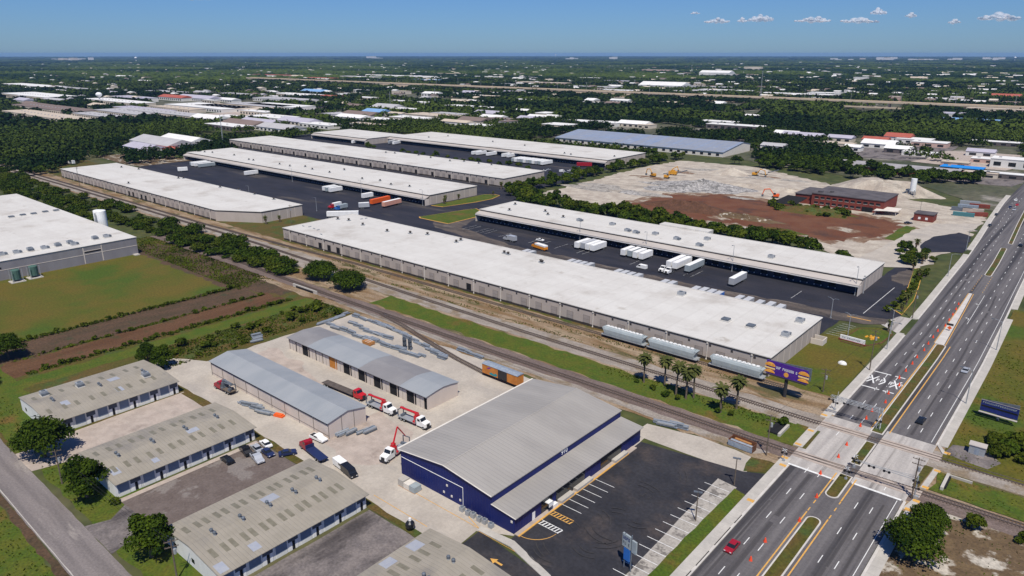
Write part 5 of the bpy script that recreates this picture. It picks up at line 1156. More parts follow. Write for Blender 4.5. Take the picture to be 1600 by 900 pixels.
for k in range(5):
    b = MB(); r_ = random.Random(20+k); nx = 3+k % 3
    for j in range(nx):
        for q in range(2): b.cbox(r_.uniform(-.15,.15), -.55+1.1*j/max(1,nx-1), .18+.3*q, 4.2+r_.uniform(-.5,.5), .30, .26, (j+q+k) % 3)
    b.cbox(-1.2,0,.05,.15,1.5,.1,1); b.cbox(1.2,0,.05,.15,1.5,.1,1)
    SB.append(b.mesh('steel_bundle', [m['steel_blue'], m['steel_dark'], m['steel']]))
def bundles(line, n, spread, ang, sc=1.0):
    for i in range(n):
        t_ = i/max(1, n-1)*(len(line)-1); j = min(int(t_), len(line)-2); f_ = t_-j
        x = line[j][0]+(line[j+1][0]-line[j][0])*f_; y = line[j][1]+(line[j+1][1]-line[j][1])*f_
        o = link('steel_bundle', rnd.choice(SB)); o.location = (x+rnd.uniform(-.4,.4), y+rnd.uniform(-spread,spread), .22); o.rotation_euler = (0,0,R(ang+rnd.uniform(-5,5))); o.scale = (sc*rnd.uniform(.8,1.2), rnd.uniform(.8,1.3), rnd.uniform(.8,1.9)); tag(o, lab, 'steel bundle', gs)
bundles([(-222.5,151.9),(-203,150.9),(-195,152.6)], 10, .9, 2); bundles([(-217,158.4),(-205,156.9),(-195,157.8)], 7, .3, 4)
bundles([(-222.5,164.4),(-205.9,164.7),(-190,162.6),(-175,160.3),(-166.5,158.1)], 17, .5, -2); bundles([(-228.2,163),(-226,150)], 5, .4, 88); bundles([(-190,152.8),(-174,153.6)], 8, 1.1, 4); bundles([(-166.5,166.9),(-158,166.8)], 4, .3, 0)
bundles([(-187,95.3),(-175,96.8)], 7, .7, 20); bundles([(-234,126.5),(-229,124.6)], 3, .5, 80); bundles([(-150.5,103.5),(-145.4,109.5)], 4, .3, 88); bundles([(-86.5,166.0),(-81.0,167.6)], 5, .6, 12)
for k, (x, y) in enumerate(((-183.2,155.2),(-180.8,155.6))):
    t = thing('forklift_mast', ('left' if k == 0 else 'right')+' of two dark upright stacks of steel in the yard', 'steel stack', (x, y, .2)); t.name = 'steel_rack'
    b = MB(); b.box(-.5,-.5,0,-.35,.5,4.2); b.box(.35,-.5,0,.5,.5,4.2); b.build('upright', m['steel_dark'], t); b = MB(); b.box(-.5,-.45,1.2,.5,.45,1.5); b.box(-.5,-.45,2.8,.5,.45,3.1); b.build('shelf', m['chassis'], t)
t = thing('sheet_stack', 'stack of orange brown sheets beside the steel pile along the cream shed', 'sheets', (-172.6, 97.9, .1), R(18)); b = MB(); b.box(-1.6,-.7,0,1.6,.7,.5); b.box(-1.4,-.6,.5,1.2,.5,.85); b.build('boards', m['orange'], t)
t = thing('timber_stack', 'orange brown stack of timber among the steel bundles', 'timber stack', (-196.4, 149.6, .2)); b = MB(); [b.cbox(rs.uniform(-.2,.2), -1+.5*j, .2+.35*q, 4.2, .45, .3) for j in range(5) for q in range(3)]; b.build('boards', m['plank'], t); b = MB(); b.cbox(0,-.2,1.25,.12,2.5,.05); b.cbox(1.3,-.2,1.25,.12,2.5,.05); b.build('strap', m['white'], t)
t = thing('skip_container', 'rust rimmed open skip with blue tarpaulin beside the near track', 'skip', (*G(1159, 700), .2), R(-3)); b = MB(); b.box(-3.4,-1.3,0,3.4,-1.15,1.7); b.box(-3.4,1.15,0,3.4,1.3,2.2); b.box(-3.4,-1.15,0,-3.25,1.15,1.9); b.box(3.25,-1.15,0,3.4,1.15,1.9); b.box(-3.25,-1.15,.1,3.25,1.15,.4); b.build('body', m['reddirt'], t)
b = MB(); b.add([(-3.2,-1.1,1.2),(3.2,-1.1,1.2),(3.2,.2,1.45),(-3.2,.2,1.45)], [(0,1,2,3)]); b.box(-3.42,-1.36,.1,3.42,-1.305,1.6); b.build('tarpaulin', m['steel_blue'], t)
b = MB(); b.box(-2.4,.3,.4,2.2,1.0,1.7); b.build('load', m['plank'], t)
# silo pair on the factory and green tanks at its wall
t = thing('silo', 'pair of joined white silos standing against the far corner of the factory', 'silo', (-443, 154.0, 0))
for dx in (-2.6, 2.2): b = MB(); b.tube((dx,0,0),(dx,0,14.6+dx*.12),2.5,2.5,18); b.dome((dx,0,14.6+dx*.12),2.5,2.5,.6,18,3); b.build('cylinder', m['tank_white'], t, False)
b = MB(); b.box(-.5,-2.9,0,.5,-2.3,13.5); b.build('ladder', m['steel'], t)
for i, (x, y, l) in enumerate(((-379.5, 92.0, 'left dark green tank on a slab at the factory wall'), (-380.5, 99.5, 'right dark green tank on a slab at the factory wall'))):
    t = thing('process_tank', l, 'tank', (x, y, 0), 0, 'green tanks at the factory wall'); b = MB(); b.box(-2.6,-3,0,2.6,3,.3); b.build('slab', m['conc_walk'], t); b = MB(); b.tube((-.3,0,1.2),(-.3,0,5.4),1.9,1.9,14); b.dome((-.3,0,5.4),1.9,1.9,.5,14,3); b.build('tank', M('tank_green%d' % i, (.06,.12,.10)), t)
    b = MB(); [b.box(sx,sy,.3,sx+.25,sy+.25,5.9) for sx in (-2.3,1.7) for sy in (-2.2,1.9)]; b.build('frame', m['steel'], t)

# demolition site: heaps and machines
def heap(name, label, poly_c, rx, ry, hz, mat, seed, flat=.0, rocky=.25):
    r = random.Random(seed); t = MB(); nu, nv = 40, 14; v = []; ph = [r.uniform(0, 6.28) for _ in range(6)]
    for j in range(nv+1):
        s = 1-j/nv
        for i in range(nu):
            a = 2*PI*i/nu; k = 1+.18*math.sin(2*a+ph[0])+.1*math.sin(5*a+ph[1])+.05*math.sin(9*a+ph[2])
            z = hz*min(1.0, (1-s)*(1.0/(1-flat) if flat else 1))**1.1*(1+.10*math.sin(3*a+ph[3])+rocky*.4*r.uniform(-1,1)*(0 < j))
            v.append((rx*s*k*math.cos(a), ry*s*k*math.sin(a), max(0.0, z)))
    f = [(j*nu+i, j*nu+(i+1)%nu, (j+1)*nu+(i+1)%nu, (j+1)*nu+i) for j in range(nv) for i in range(nu)]
    t.add(v, f); o = t.build(name, m[mat], smooth=False); o.location = (*poly_c, .1); tag(o, label, 'heap'); return o
m['tealbox'] = M('dull_teal', (.06,.17,.19))
m['soil'] = M('dark_brown_soil', (.075,.036,.020), (.11,.052,.030), size=5, grain=.25, gsize=1)
m['rubble'] = M('broken_concrete_rubble', (.36,.345,.33), (.22,.21,.205), size=3, c3=(.15,.145,.14), size3=5, lo3=.52, hi3=.6, grain=.4, gsize=1.2)
heap('rubble_heap', 'broad heap of pale grey concrete rubble on the cleared site', G(1098, 293), 34, 26, 6, 'rubble', 1, rocky=.5)
heap('rubble_heap', 'low streak of darker rubble left of the pale concrete heap', G(1048, 296), 22, 13, 3, 'rubble', 2, rocky=.5)
heap('soil_heap', 'long dark brown heap on the red soil', G(1078, 327), 30, 13, 5.0, 'soil', 3, .3, .15)
heap('sand_heap', 'flat topped heap of pale crushed stone behind the brick building', G(1378, 300), 34, 22, 8.5, 'sand', 4, .45, .08)
heap('sand_heap', 'small conical tan heap at the back of the cleared site', G(1142, 271), 20, 15, 5, 'sand', 5, .0, .1)
heap('debris_heap', 'long weedy heap of debris in front of the brick building', G(1270, 332), 30, 9, 3.2, 'rough', 6, .4, .4)
heap('debris_heap', 'scattered brown debris heap at the edge of the red soil', G(1160, 341), 24, 7, 2.2, 'sandy', 8, .3, .5)
def excavator(label, loc, rz, col, up=False):
    t = thing('excavator', label, 'excavator', (*loc, .1), rz)
    for sy in (-1.4, 1.4): b = MB(); b.xprism([(sy-.35,.0),(sy+.35,.0),(sy+.35,1.0),(sy-.35,1.0)], -2.2, 2.2); b.build('track', m['chassis'], t)
    b = MB(); b.box(-2.6,-1.5,1.1,1.2,1.5,2.3); b.box(-2.6,-1.4,2.3,-.8,1.4,2.9); b.build('body', m[col], t)
    b = MB(); b.box(-.4,.4,2.3,1.2,1.4,3.5); b.build('cab', m['glass'], t)
    b = MB(); p = [(1.0,-.2,2.0),(4.2,-.2,6.0 if not up else 8.2),(8.0,-.2,5.4 if not up else 10.5),(9.2,-.2,1.6 if not up else 7.5)]
    for a, c in zip(p, p[1:]): b.tube(a, c, .4, .3, 6)
    b.build('boom', m[col], t); b = MB(); b.cbox(9.0,-.2,1.0 if not up else 7.0,1.3,1.3,1.2); b.build('bucket', m['steel_dark'], t)
excavator('yellow excavator with raised arm at the left of the cleared site', G(1042, 279), R(20), 'yellow', True)
excavator('yellow excavator lower down left, arm resting on rubble', G(1020, 276), R(160), 'yellow')
excavator('yellow excavator at the back right of the cleared site', G(1180, 275), R(0), 'yellow')
excavator('red and cream excavator near the brick building', G(1211, 309), R(190), 'orange')
def plant(label, loc, rz, c1, c2):
    t = thing('crusher', label, 'crusher', (*loc, .1), rz); b = MB(); b.box(-4,-1.5,1.0,3,1.5,3.4); b.box(-2,-1.2,3.4,1,1.2,4.6); b.build('body', m[c1], t)
    b = MB(); b.tube((3,0,2),(12,0,5.2),.5,.5,4); b.tube((-4,0,1.6),(-9,0,.6),.5,.4,4); b.build('conveyor', m[c2], t); b = MB(); [b.box(x,-1.3,0,x+.5,1.3,1.0) for x in (-3,0,2)]; b.build('leg', m['chassis'], t)
plant('orange crushing machine with dark conveyor beside the two excavators', G(1052, 274), R(10), 'yellow', 'steel_dark')
plant('white and yellow screening machine at the back right of the site', G(1194, 273), R(5), 'offwhite', 'steel_dark')
t = thing('cement_silo', 'white cement silo on legs with hopper beside the stone heap', 'silo', (*G(1424, 309), 0)); b = MB(); b.tube((0,0,5),(0,0,14),2,2,14); b.tube((0,0,3),(0,0,5),.5,2,14); b.build('tank', m['tank_white'], t)
b = MB(); [b.tube((sx,sy,0),(sx*.8,sy*.8,6),.2,n=5) for sx in (-2,2) for sy in (-2,2)]; b.build('leg', m['steel'], t); b = MB(); b.tube((-8,-3,1),(-1,-1,7),.6,.5,5); b.build('conveyor', m['steel_dark'], t)
car('black', 'car', G(1419, 350), R(30), 'black car with white door beside the small brick gatehouse')
for i, (px, py, c, r_) in enumerate(((1502,330,'steel_dark',8),(1512,326,'steel_blue',8),(1520,332,'conc_apron',6),(1530,325,'brick',9),(1505,338,'tealbox',8),(1526,338,'brick',30),(1515,320,'steel',8))):
    t = thing('storage_container', ('dark grey','blue grey','stained beige','brown red, level','dull teal','brown red, turned','light grey')[i]+' storage container in the yard by the far road bend', 'container', (*G(px, py), 0), R(r_)); b = MB(); b.box(-6,-1.25,.1,6,1.25,2.6); b.build('body', m[c], t); b = MB(); b.box(6,-1.1,.2,6.04,1.1,2.5); b.build('door', m['steel_dark'], t)
heap('rubble_heap', 'small pale rubble pile at the left corner of the cleared site', G(985, 302), 9, 6, 2.0, 'rubble', 11, rocky=.5)
heap('sand_heap', 'low sand ridge right of the pale concrete heap', G(1165, 292), 26, 8, 2.2, 'sand', 12, .3, .3)
heap('rubble_heap', 'scatter of dark rubble below the excavators', G(1030, 288), 16, 6, 1.6, 'rubble', 13, rocky=.6)
heap('sand_heap', 'low sand mound between the red excavator and the brick building', G(1235, 300), 18, 8, 2.4, 'sand', 14, .2, .3)
heap('debris_heap', 'small weedy mound at the front edge of the red soil', G(1215, 362), 16, 5, 1.8, 'rough', 15, .3, .5)

# ================================================================== VEGETATION
def mesh_np(name, V, F, mats, tint=None, mi=None):
    me = bpy.data.meshes.new(name); nv, nf, k = len(V), len(F), F.shape[1]
    me.vertices.add(nv); me.vertices.foreach_set('co', V.astype(np.float32).ravel())
    me.loops.add(nf*k); me.loops.foreach_set('vertex_index', F.astype(np.int32).ravel())
    me.polygons.add(nf); me.polygons.foreach_set('loop_start', np.arange(0, nf*k, k, dtype=np.int32)); me.polygons.foreach_set('loop_total', np.full(nf, k, dtype=np.int32))
    for mt in mats: me.materials.append(mt)
    if tint is not None:
        a = me.attributes.new('tint', 'FLOAT', 'POINT'); a.data.foreach_set('value', tint.astype(np.float32))
    me.update(calc_edges=True); me.validate(); return me
def unit(v): return v/np.maximum(np.linalg.norm(v, axis=-1, keepdims=True), 1e-6)
def leaf_quads(g, P, Nn, size):
    n = len(P); a = unit(np.cross(Nn, g.normal(size=(n, 3)))); b = np.cross(Nn, a)
    s = size*g.uniform(.55, 1.35, (n, 1)); a = a*s; b = b*s*g.uniform(.6, 1.0, (n, 1))
    return np.stack([P-a-b*.6, P+a*.2-b, P+a+b*.5, P-a*.3+b], 1).reshape(-1, 3)
def crown(seed, R_, z0, z1, nl, n, size, squash=1.0, bushy=False):
    g = np.random.default_rng(seed); L = []
    H = z1-z0
    for i in range(nl):
        t = (i+.5)/nl; a = i*2.4+g.uniform(-.5, .5)
        q = math.sqrt(t) if bushy else g.uniform(.25, 1.0)
        lr = R_*g.uniform(.24, .50)
        rad = (R_-lr)*q
        zz = z0+lr*.75+(H-1.6*lr)*(1-q**2*.75)*g.uniform(.55, 1.0)
        L.append((rad*math.cos(a), rad*math.sin(a), max(zz, z0+lr*.5), lr))
    L = np.array(L); w_ = L[:, 3]**2; idx = g.choice(nl, n, p=w_/w_.sum())
    d = unit(g.normal(size=(n, 3))); d[:, 2] = np.where(d[:, 2] < -.35, -d[:, 2]*.6, d[:, 2])
    rr = L[idx, 3:4]*g.uniform(.72, 1.10, (n, 1))
    P = L[idx, :3]+d*rr*np.array([1, 1, .82])
    P[:, 2] = np.maximum(P[:, 2], .15)
    Nn = unit(d*.8+g.normal(size=(n, 3))*.45+np.array([0, 0, .35]))
    V = leaf_quads(g, P, Nn, size); lt = g.uniform(.15, .75, nl)
    tint = np.clip(lt[idx]+g.normal(0, .22, n), 0, 1)
    return V, np.arange(4*n).reshape(-1, 4), np.repeat(tint, 4), L
def tree_meshes(seed, R_, h, n, size, mat='leaf', nl=12, z0=None, trunk=True):
    z0 = h*.22 if z0 is None else z0
    V, F, T, L = crown(seed, R_, z0, h, nl, n, size)
    c = mesh_np('crown', V, F, [m[mat]], T)
    b = MB(); r = random.Random(seed); th = h*.45; q = (r.uniform(-.3,.3), r.uniform(-.3,.3), th)
    b.tube((0,0,-.1), q, h*.034, h*.022, 8)
    for l in L[:7]: b.tube(q, (l[0]*.8, l[1]*.8, l[2]), h*.016, h*.006, 5)
    return c, b.mesh('trunk', m['bark'])
def tree(name, label, cat, loc, meshes, rz=0.0, sc=1.0, group=None, szz=None):
    t = thing(name, label, cat, (loc[0], loc[1], 0), rz, group); t.scale = (sc, sc, szz or sc)
    link('crown', meshes[0], t); link('trunk', meshes[1], t); return t
def place(name, label, cat, locs, variants, group, smin, smax):
    for i, (x, y) in enumerate(locs):
        s = rnd.uniform(smin, smax); tree(name, label, cat, (x, y), variants[i % len(variants)], rnd.uniform(0, 6.28), s, group, s*rnd.uniform(.75, 1.25))
big = [tree_meshes(11, 8.0, 12.5, 8200, .31, nl=26, z0=.8), tree_meshes(12, 5.6, 12.5, 5600, .29, nl=22, z0=.6), tree_meshes(13, 5.2, 12.5, 5600, .29, nl=21, z0=.5), tree_meshes(14, 7.0, 9.6, 7400, .29, nl=24, z0=.5), tree_meshes(15, 8.6, 9.8, 8200, .33, nl=26, z0=.0)]
tree('oak_tree', 'broad dark oak at the gable of the farthest tan workshop', 'tree', (-199.3, 45.9), big[0])
tree('oak_tree', 'upright dark tree between the street and the workshop with parked cars', 'tree', (-172.0, 46.0), big[1])
tree('oak_tree', 'upright dark tree nearest us, at the gable of the workshop with roof turbines', 'tree', (-138.8, 46.4), big[2], 1.0)
tree('oak_tree', 'round dark tree left of two behind the farthest workshop roof', 'tree', (-239.5, 90.0), big[1], 2, .72)
tree('oak_tree', 'round dark tree right of two behind the farthest workshop roof', 'tree', (-232.0, 91.5), big[2], 4, .78)
tree('oak_tree', 'big tree at the left edge in the olive field', 'tree', (-280, 60.5), big[0], 1, .85)
tree('oak_tree', 'dark tree at the left edge at the end of the ditch', 'tree', (-262, 47.0), big[0], 3, .75)
tree('oak_tree', 'left of two broad bushy trees beside the rail bridge', 'tree', (-277, 186.5), big[4], 1, 1.0)
tree('oak_tree', 'right and nearer of two broad bushy trees beside the rail bridge', 'tree', (-254.5, 184.2), big[4], 3, 1.05)
tree('oak_tree', 'large dense oak overhanging the right sidewalk in the bottom right corner', 'tree', (-18.6, 149.5), big[3], 2, .98)
tree('oak_tree', 'smaller oak joined to the large one in the bottom right corner', 'tree', (-17.6, 161.6), big[3], 5, .70)
bush = [tree_meshes(30+i, 3.6, 5.2, 620, .48, 'leaf2' if i % 2 else 'leaf', 9, .2) for i in range(4)]
wide = [tree_meshes(34+i, 4.6, 3.5, 1000, .38, 'leaf2' if i % 2 else 'leaf', 14, .0) for i in range(4)]
shrub = [tree_meshes(40+i, 1.1, 1.4, 130, .26, 'leaf2', 5, .05) for i in range(3)]
rowt = [tree_meshes(50+i, 4.6, 8.0, 760, .58, ('leaf', 'leaf2', 'leaf')[i % 3], 11, 1.0) for i in range(5)]
r = random.Random(5)
# hedge of trees north of the dock building and along the west edge of the demolition site
locs = []
for i in range(80): t_ = i/79; locs.append((-326+204*t_+r.uniform(-2, 2), 383-3*t_+r.uniform(-7, 8)))
place('hedge_tree', 'bushy tree in the row between the navy dock building and the cleared site', 'tree', locs, rowt, 'trees between dock building and cleared site', .95, 1.45)
tree('round_tree', 'round tree behind the dock roof, left of the two small ones by the pale road', 'tree', (-116, 376), rowt[0], 1, 1.2)
tree('round_tree', 'round tree with a clear trunk beside the pale road corner', 'tree', (-101, 372.5), rowt[2], 2, 1.0); tree('round_tree', 'small round tree right beside the one at the pale road corner', 'tree', (-97, 374), rowt[2], 4, .62)
locs = [(-349+r.uniform(-7, 7), 412+250*(i/51)+r.uniform(-3, 3)) for i in range(52)] + [(r.uniform(-352, -324), r.uniform(396, 420)) for i in range(14)]
place('hedge_tree', 'dense tree in the belt between the rear warehouses and the cleared site', 'tree', locs, rowt, 'trees along the west edge of the cleared site', .8, 1.25)
locs = [(lambda x: (x, r.uniform(160 if x < -460 else 172, 193)))(-298-520*(i/249)**.9+r.uniform(-4, 4)) for i in range(250)]
place('bush', 'green bush in the strip between the factory and the railway', 'bush', locs, wide, 'bushes along the railway', .5, 1.55)
locs = [(r.uniform(-400, -288), r.uniform(182, 194)) for i in range(26)]
place('bush', 'green bush between the two tracks left of the rail bridge', 'bush', locs, wide, 'bushes between the tracks', .6, 1.0)
locs = [(-294.5+r.uniform(-.7, .7), 62+92*i/40) for i in range(41)] + [(-261+r.uniform(-.9, .9), 66+92*i/40) for i in range(41)] + [(-276+r.uniform(-.5, .5), 70+84*i/20) for i in range(21)]
place('shrub', 'low shrub in a line along the brown ditch beside the field', 'shrub', locs, shrub, 'shrubs along the ditch', .7, 1.5)
locs = [(r.uniform(-249, -230), r.uniform(95, 165)) for i in range(26)]
place('shrub', 'low shrub on the waste ground left of the contractor yard', 'shrub', locs, shrub, 'shrubs on the waste ground', 1.0, 2.4)
locs = [(r.uniform(-13.5, 4), r.uniform(205.5, 219)) for i in range(34)]
place('bush', 'dark bush of the thicket right of the low blue billboard', 'bush', [(x, y) for x, y in locs], bush, 'bushes of the roadside thicket', .55, .95)
locs = [(-62.5+r.uniform(-1,1)-4*max(0,(t_-.5)), 309+72*t_) for t_ in [i/19 for i in range(20)]]
place('shrub', 'small shrub in the planted strip between dock yard and sidewalk', 'shrub', locs, shrub, 'shrubs of the planted strip', 1.2, 2.2)
locs = [(-73+r.uniform(-4,4), 394+r.uniform(-6,8)) for i in range(8)] + [(-79+r.uniform(-6,8), 414+r.uniform(-6,10)) for i in range(7)]
locs += [(-84+r.uniform(-3,20), 396+r.uniform(-4,26)) for i in range(5)]
place('garden_tree', 'shade tree or bush around the dark lot at the road bend', 'tree', locs, rowt, 'trees around the dark lot', .45, .75)
locs = [(r.uniform(-700, -370), 400+r.uniform(-3,3)) for i in range(0)] + [(-648+r.uniform(-9,9), 512+r.uniform(-5,5)) for i in range(5)] + [(-585+170*i/15+r.uniform(-3,3), 505+r.uniform(-3,3)) for i in range(16)]
place('yard_tree', 'tree on the planted strip of the rearmost dock yard', 'tree', locs, rowt, 'trees in the rear dock yard', .55, .9)
tree('bush', 'round dark bush alone beside the far track at the crossing', 'bush', (-59.6, 187.6), bush[0], 0, .55)
tree('bush', 'brownish palmetto clump beside the near track on the right', 'bush', (-10.2, 168.8), bush[1], 0, .8)
tree('bush', 'small bush at the bottom right beside the near track', 'bush', (-1.0, 170.0), bush[1], 2, .6)
place('bush', 'small bush on the grass at the driveway by the nearest street tree', 'bush', [(-148.3, 47.6), (-150.5, 48.6), (-164.5, 49.2)], shrub, 'small bushes at the driveways', 1.2, 2.0)
place('bush', 'rough bush among the palms beside the far track', 'bush', [(-105.8,185), (-99.4,184), (-94,182.6), (-90,182.4), (-77,182.6), (-73.5,183.6)], bush, 'bushes under the palms', .3, .5)
# palms
def palm_meshes(seed, h, n=30, fr=2.6):
    r_ = random.Random(seed); b = MB(); lean = (r_.uniform(-.4,.4), r_.uniform(-.4,.4))
    pts = [(lean[0]*t*t, lean[1]*t*t, h*t) for t in (0,.25,.5,.75,1)]
    for i in range(4): b.tube(pts[i], pts[i+1], .32-.02*i, .30-.02*i, 7)
    tr = b.mesh('trunk', m['bark']); V = []; F = []; T = []; top = Vector(pts[-1])
    b2 = MB()
    for i in range(n):
        a = i*2.399+r_.uniform(-.2,.2); el = 1.25-1.9*(i/n)+r_.uniform(-.1,.1); L_ = fr*r_.uniform(.8,1.1); tt = r_.uniform(.2,.8)
        d = Vector((math.cos(a), math.sin(a), 0)); s = Vector((-math.sin(a), math.cos(a), 0)); p = top.copy(); e = el
        prev = None
        for k in range(5):
            wd = (.08,.30,.36,.24,.03)[k]*fr/2.6*1.25
            cur = (p-s*wd-Vector((0,0,wd*.5)), p.copy(), p+s*wd-Vector((0,0,wd*.5)))
            if prev:
                o = len(V); V += [*prev, *cur]; F += [(o,o+1,o+4,o+3),(o+1,o+2,o+5,o+4)]; T += [tt]*6
            prev = cur; p = p+(d*math.cos(e)+Vector((0,0,math.sin(e))))*(L_/4); e -= .42
    for i in range(16):
        a = i*2.4; p = top+Vector((0,0,-.1)); b2.add([p, p+Vector((math.cos(a)*.7-.2*math.sin(a), math.sin(a)*.7+.2*math.cos(a), -1.0)), p+Vector((math.cos(a)*.6, math.sin(a)*.6, -1.7)), p+Vector((math.cos(a)*.7+.2*math.sin(a), math.sin(a)*.7-.2*math.cos(a), -1.0))], [(0,1,2,3)])
    return mesh_np('fronds', np.array([tuple(v) for v in V]), np.array(F), [m['palm_leaf']], np.array(T)), tr, b2.mesh('dead_fronds', m['dead_frond'])
def palm(label, loc, ms, rz=0, sc=1.0, group=None):
    t = thing('palm_tree', label, 'palm', (loc[0], loc[1], 0), rz, group); t.scale = (sc,)*3
    link('fronds', ms[0], t); link('trunk', ms[1], t); link('dead_fronds', ms[2], t)
PM = [palm_meshes(61, 8.6, 46, 3.1), palm_meshes(62, 9.6, 46, 3.1), palm_meshes(63, 7.2, 46, 3.0)]; PS = palm_meshes(66, 3.4, 22, 1.7)
od = ('first', 'second', 'third', 'fourth', 'fifth', 'sixth', 'seventh')
for i, (x, y, k, s) in enumerate(((-104.1,186.3,0,1), (-97.9,188.5,0,1), (-91.9,184.8,1,1), (-88.4,184.6,0,1.0), (-86.9,186.6,1,1), (-76.6,183.2,2,1.05), (-74.0,188.4,0,1.05))):
    palm(f'{od[i]} from the left of the tall fan palms by the hopper cars', (x, y), PM[k], i, s, 'fan palms beside the far track')
for i, (x, y) in enumerate(((-397.4, 231), (-396.2, 240), (-361.4, 350), (-360.6, 362), (-358, 345), (-366.5, 415), (-58.4, 312), (-59.2, 322), (-60, 333), (-64.8, 366), (-57.0, 285.4), (-69.5, 379), (-353, 391), (-332, 402), (-81, 424), (-78.5, 425), (-69, 395))):
    palm('small palm on a planted strip by a warehouse end or the driveway', (x, y), PS, i, rnd.uniform(.85, 1.5), 'small planted palms')

# ================================================================== FAR TOWN
far_excl = []
def col(name, c): 
    if name not in m: m[name] = M(name, c, tuple(v*.9 for v in c), size=12)
    return name
col('r_white', (.72,.71,.69)); col('r_grey', (.42,.41,.42)); col('r_tan', (.52,.44,.35)); col('r_red', (.38,.10,.07)); col('r_blue', (.20,.36,.60)); col('r_brown', (.20,.15,.13)); col('r_green', (.25,.38,.30)); col('r_lilac', (.42,.40,.47)); col('w_cream', (.60,.53,.43)); col('w_white', (.70,.68,.64)); col('w_dark', (.13,.11,.11)); col('w_pink', (.55,.38,.32))
WORD = {'r_white':'white', 'r_grey':'grey', 'r_tan':'tan', 'r_red':'red', 'r_blue':'blue', 'r_brown':'brown', 'r_green':'pale green', 'r_lilac':'lilac grey', 'bluetarp':'bright blue'}
def side(px): return 'at the far left' if px < 220 else 'left of centre' if px < 600 else 'near the middle' if px < 950 else 'right of centre' if px < 1300 else 'at the far right'
def far_building(px, py, wpx, dep, h, rc, wc='w_cream', gable=False, name='far_building', label=None):
    x, y = G(px, py); D = math.hypot(x, y); w_ = wpx*D/1124*1.05
    ang = math.atan2(x, y)                           # widths are seen foreshortened: houses stand square to the street grid
    w_ = w_/max(.45, math.cos(ang)) if w_ > dep else w_
    far_excl.append((x, y+dep/2, max(w_, dep)/2+6, w_/2+5, dep/2+5))
    size = 'large' if w_ > 70 else 'mid sized' if w_ > 28 else 'small'
    where = 'beyond the viaduct' if y > 1620 else 'in front of the viaduct' if y > 900 else 'beyond the warehouse estate'
    t = thing(name, label or f'{size} {WORD[rc]} roofed building {where}, {side(px)}', 'building', (x, y, 0), 0, 'distant buildings of the town')
    b = MB(); b.box(-w_/2, 0, 0, w_/2, dep, h); b.build('wall', m[wc], t)
    b = MB()
    if gable: b.xprism([(-.6,h),(dep/2,h+dep*.16),(dep+.6,h)], -w_/2-.5, w_/2+.5)
    else: b.box(-w_/2-.3, -.3, h, w_/2+.3, dep+.3, h+.5)
    b.build('roof', m[rc], t)
    if D < 2600 and w_ > 12:
        b = MB(); k = max(2, int(w_/9))
        for i in range(k): b.box(-w_/2+w_*(i+.25)/k, -.1, h*.25, -w_/2+w_*(i+.75)/k, -.02, h*.7)
        b.build('windows', m['glass'], t)
        for xq in np.linspace(-w_*.35, w_*.3, max(1, int(w_/22))):
            if not gable: MB().box(xq, dep*.4, h+.5, xq+2.2, dep*.4+2, h+1.6).build('roof_unit', m['r_grey'], t)
    return t
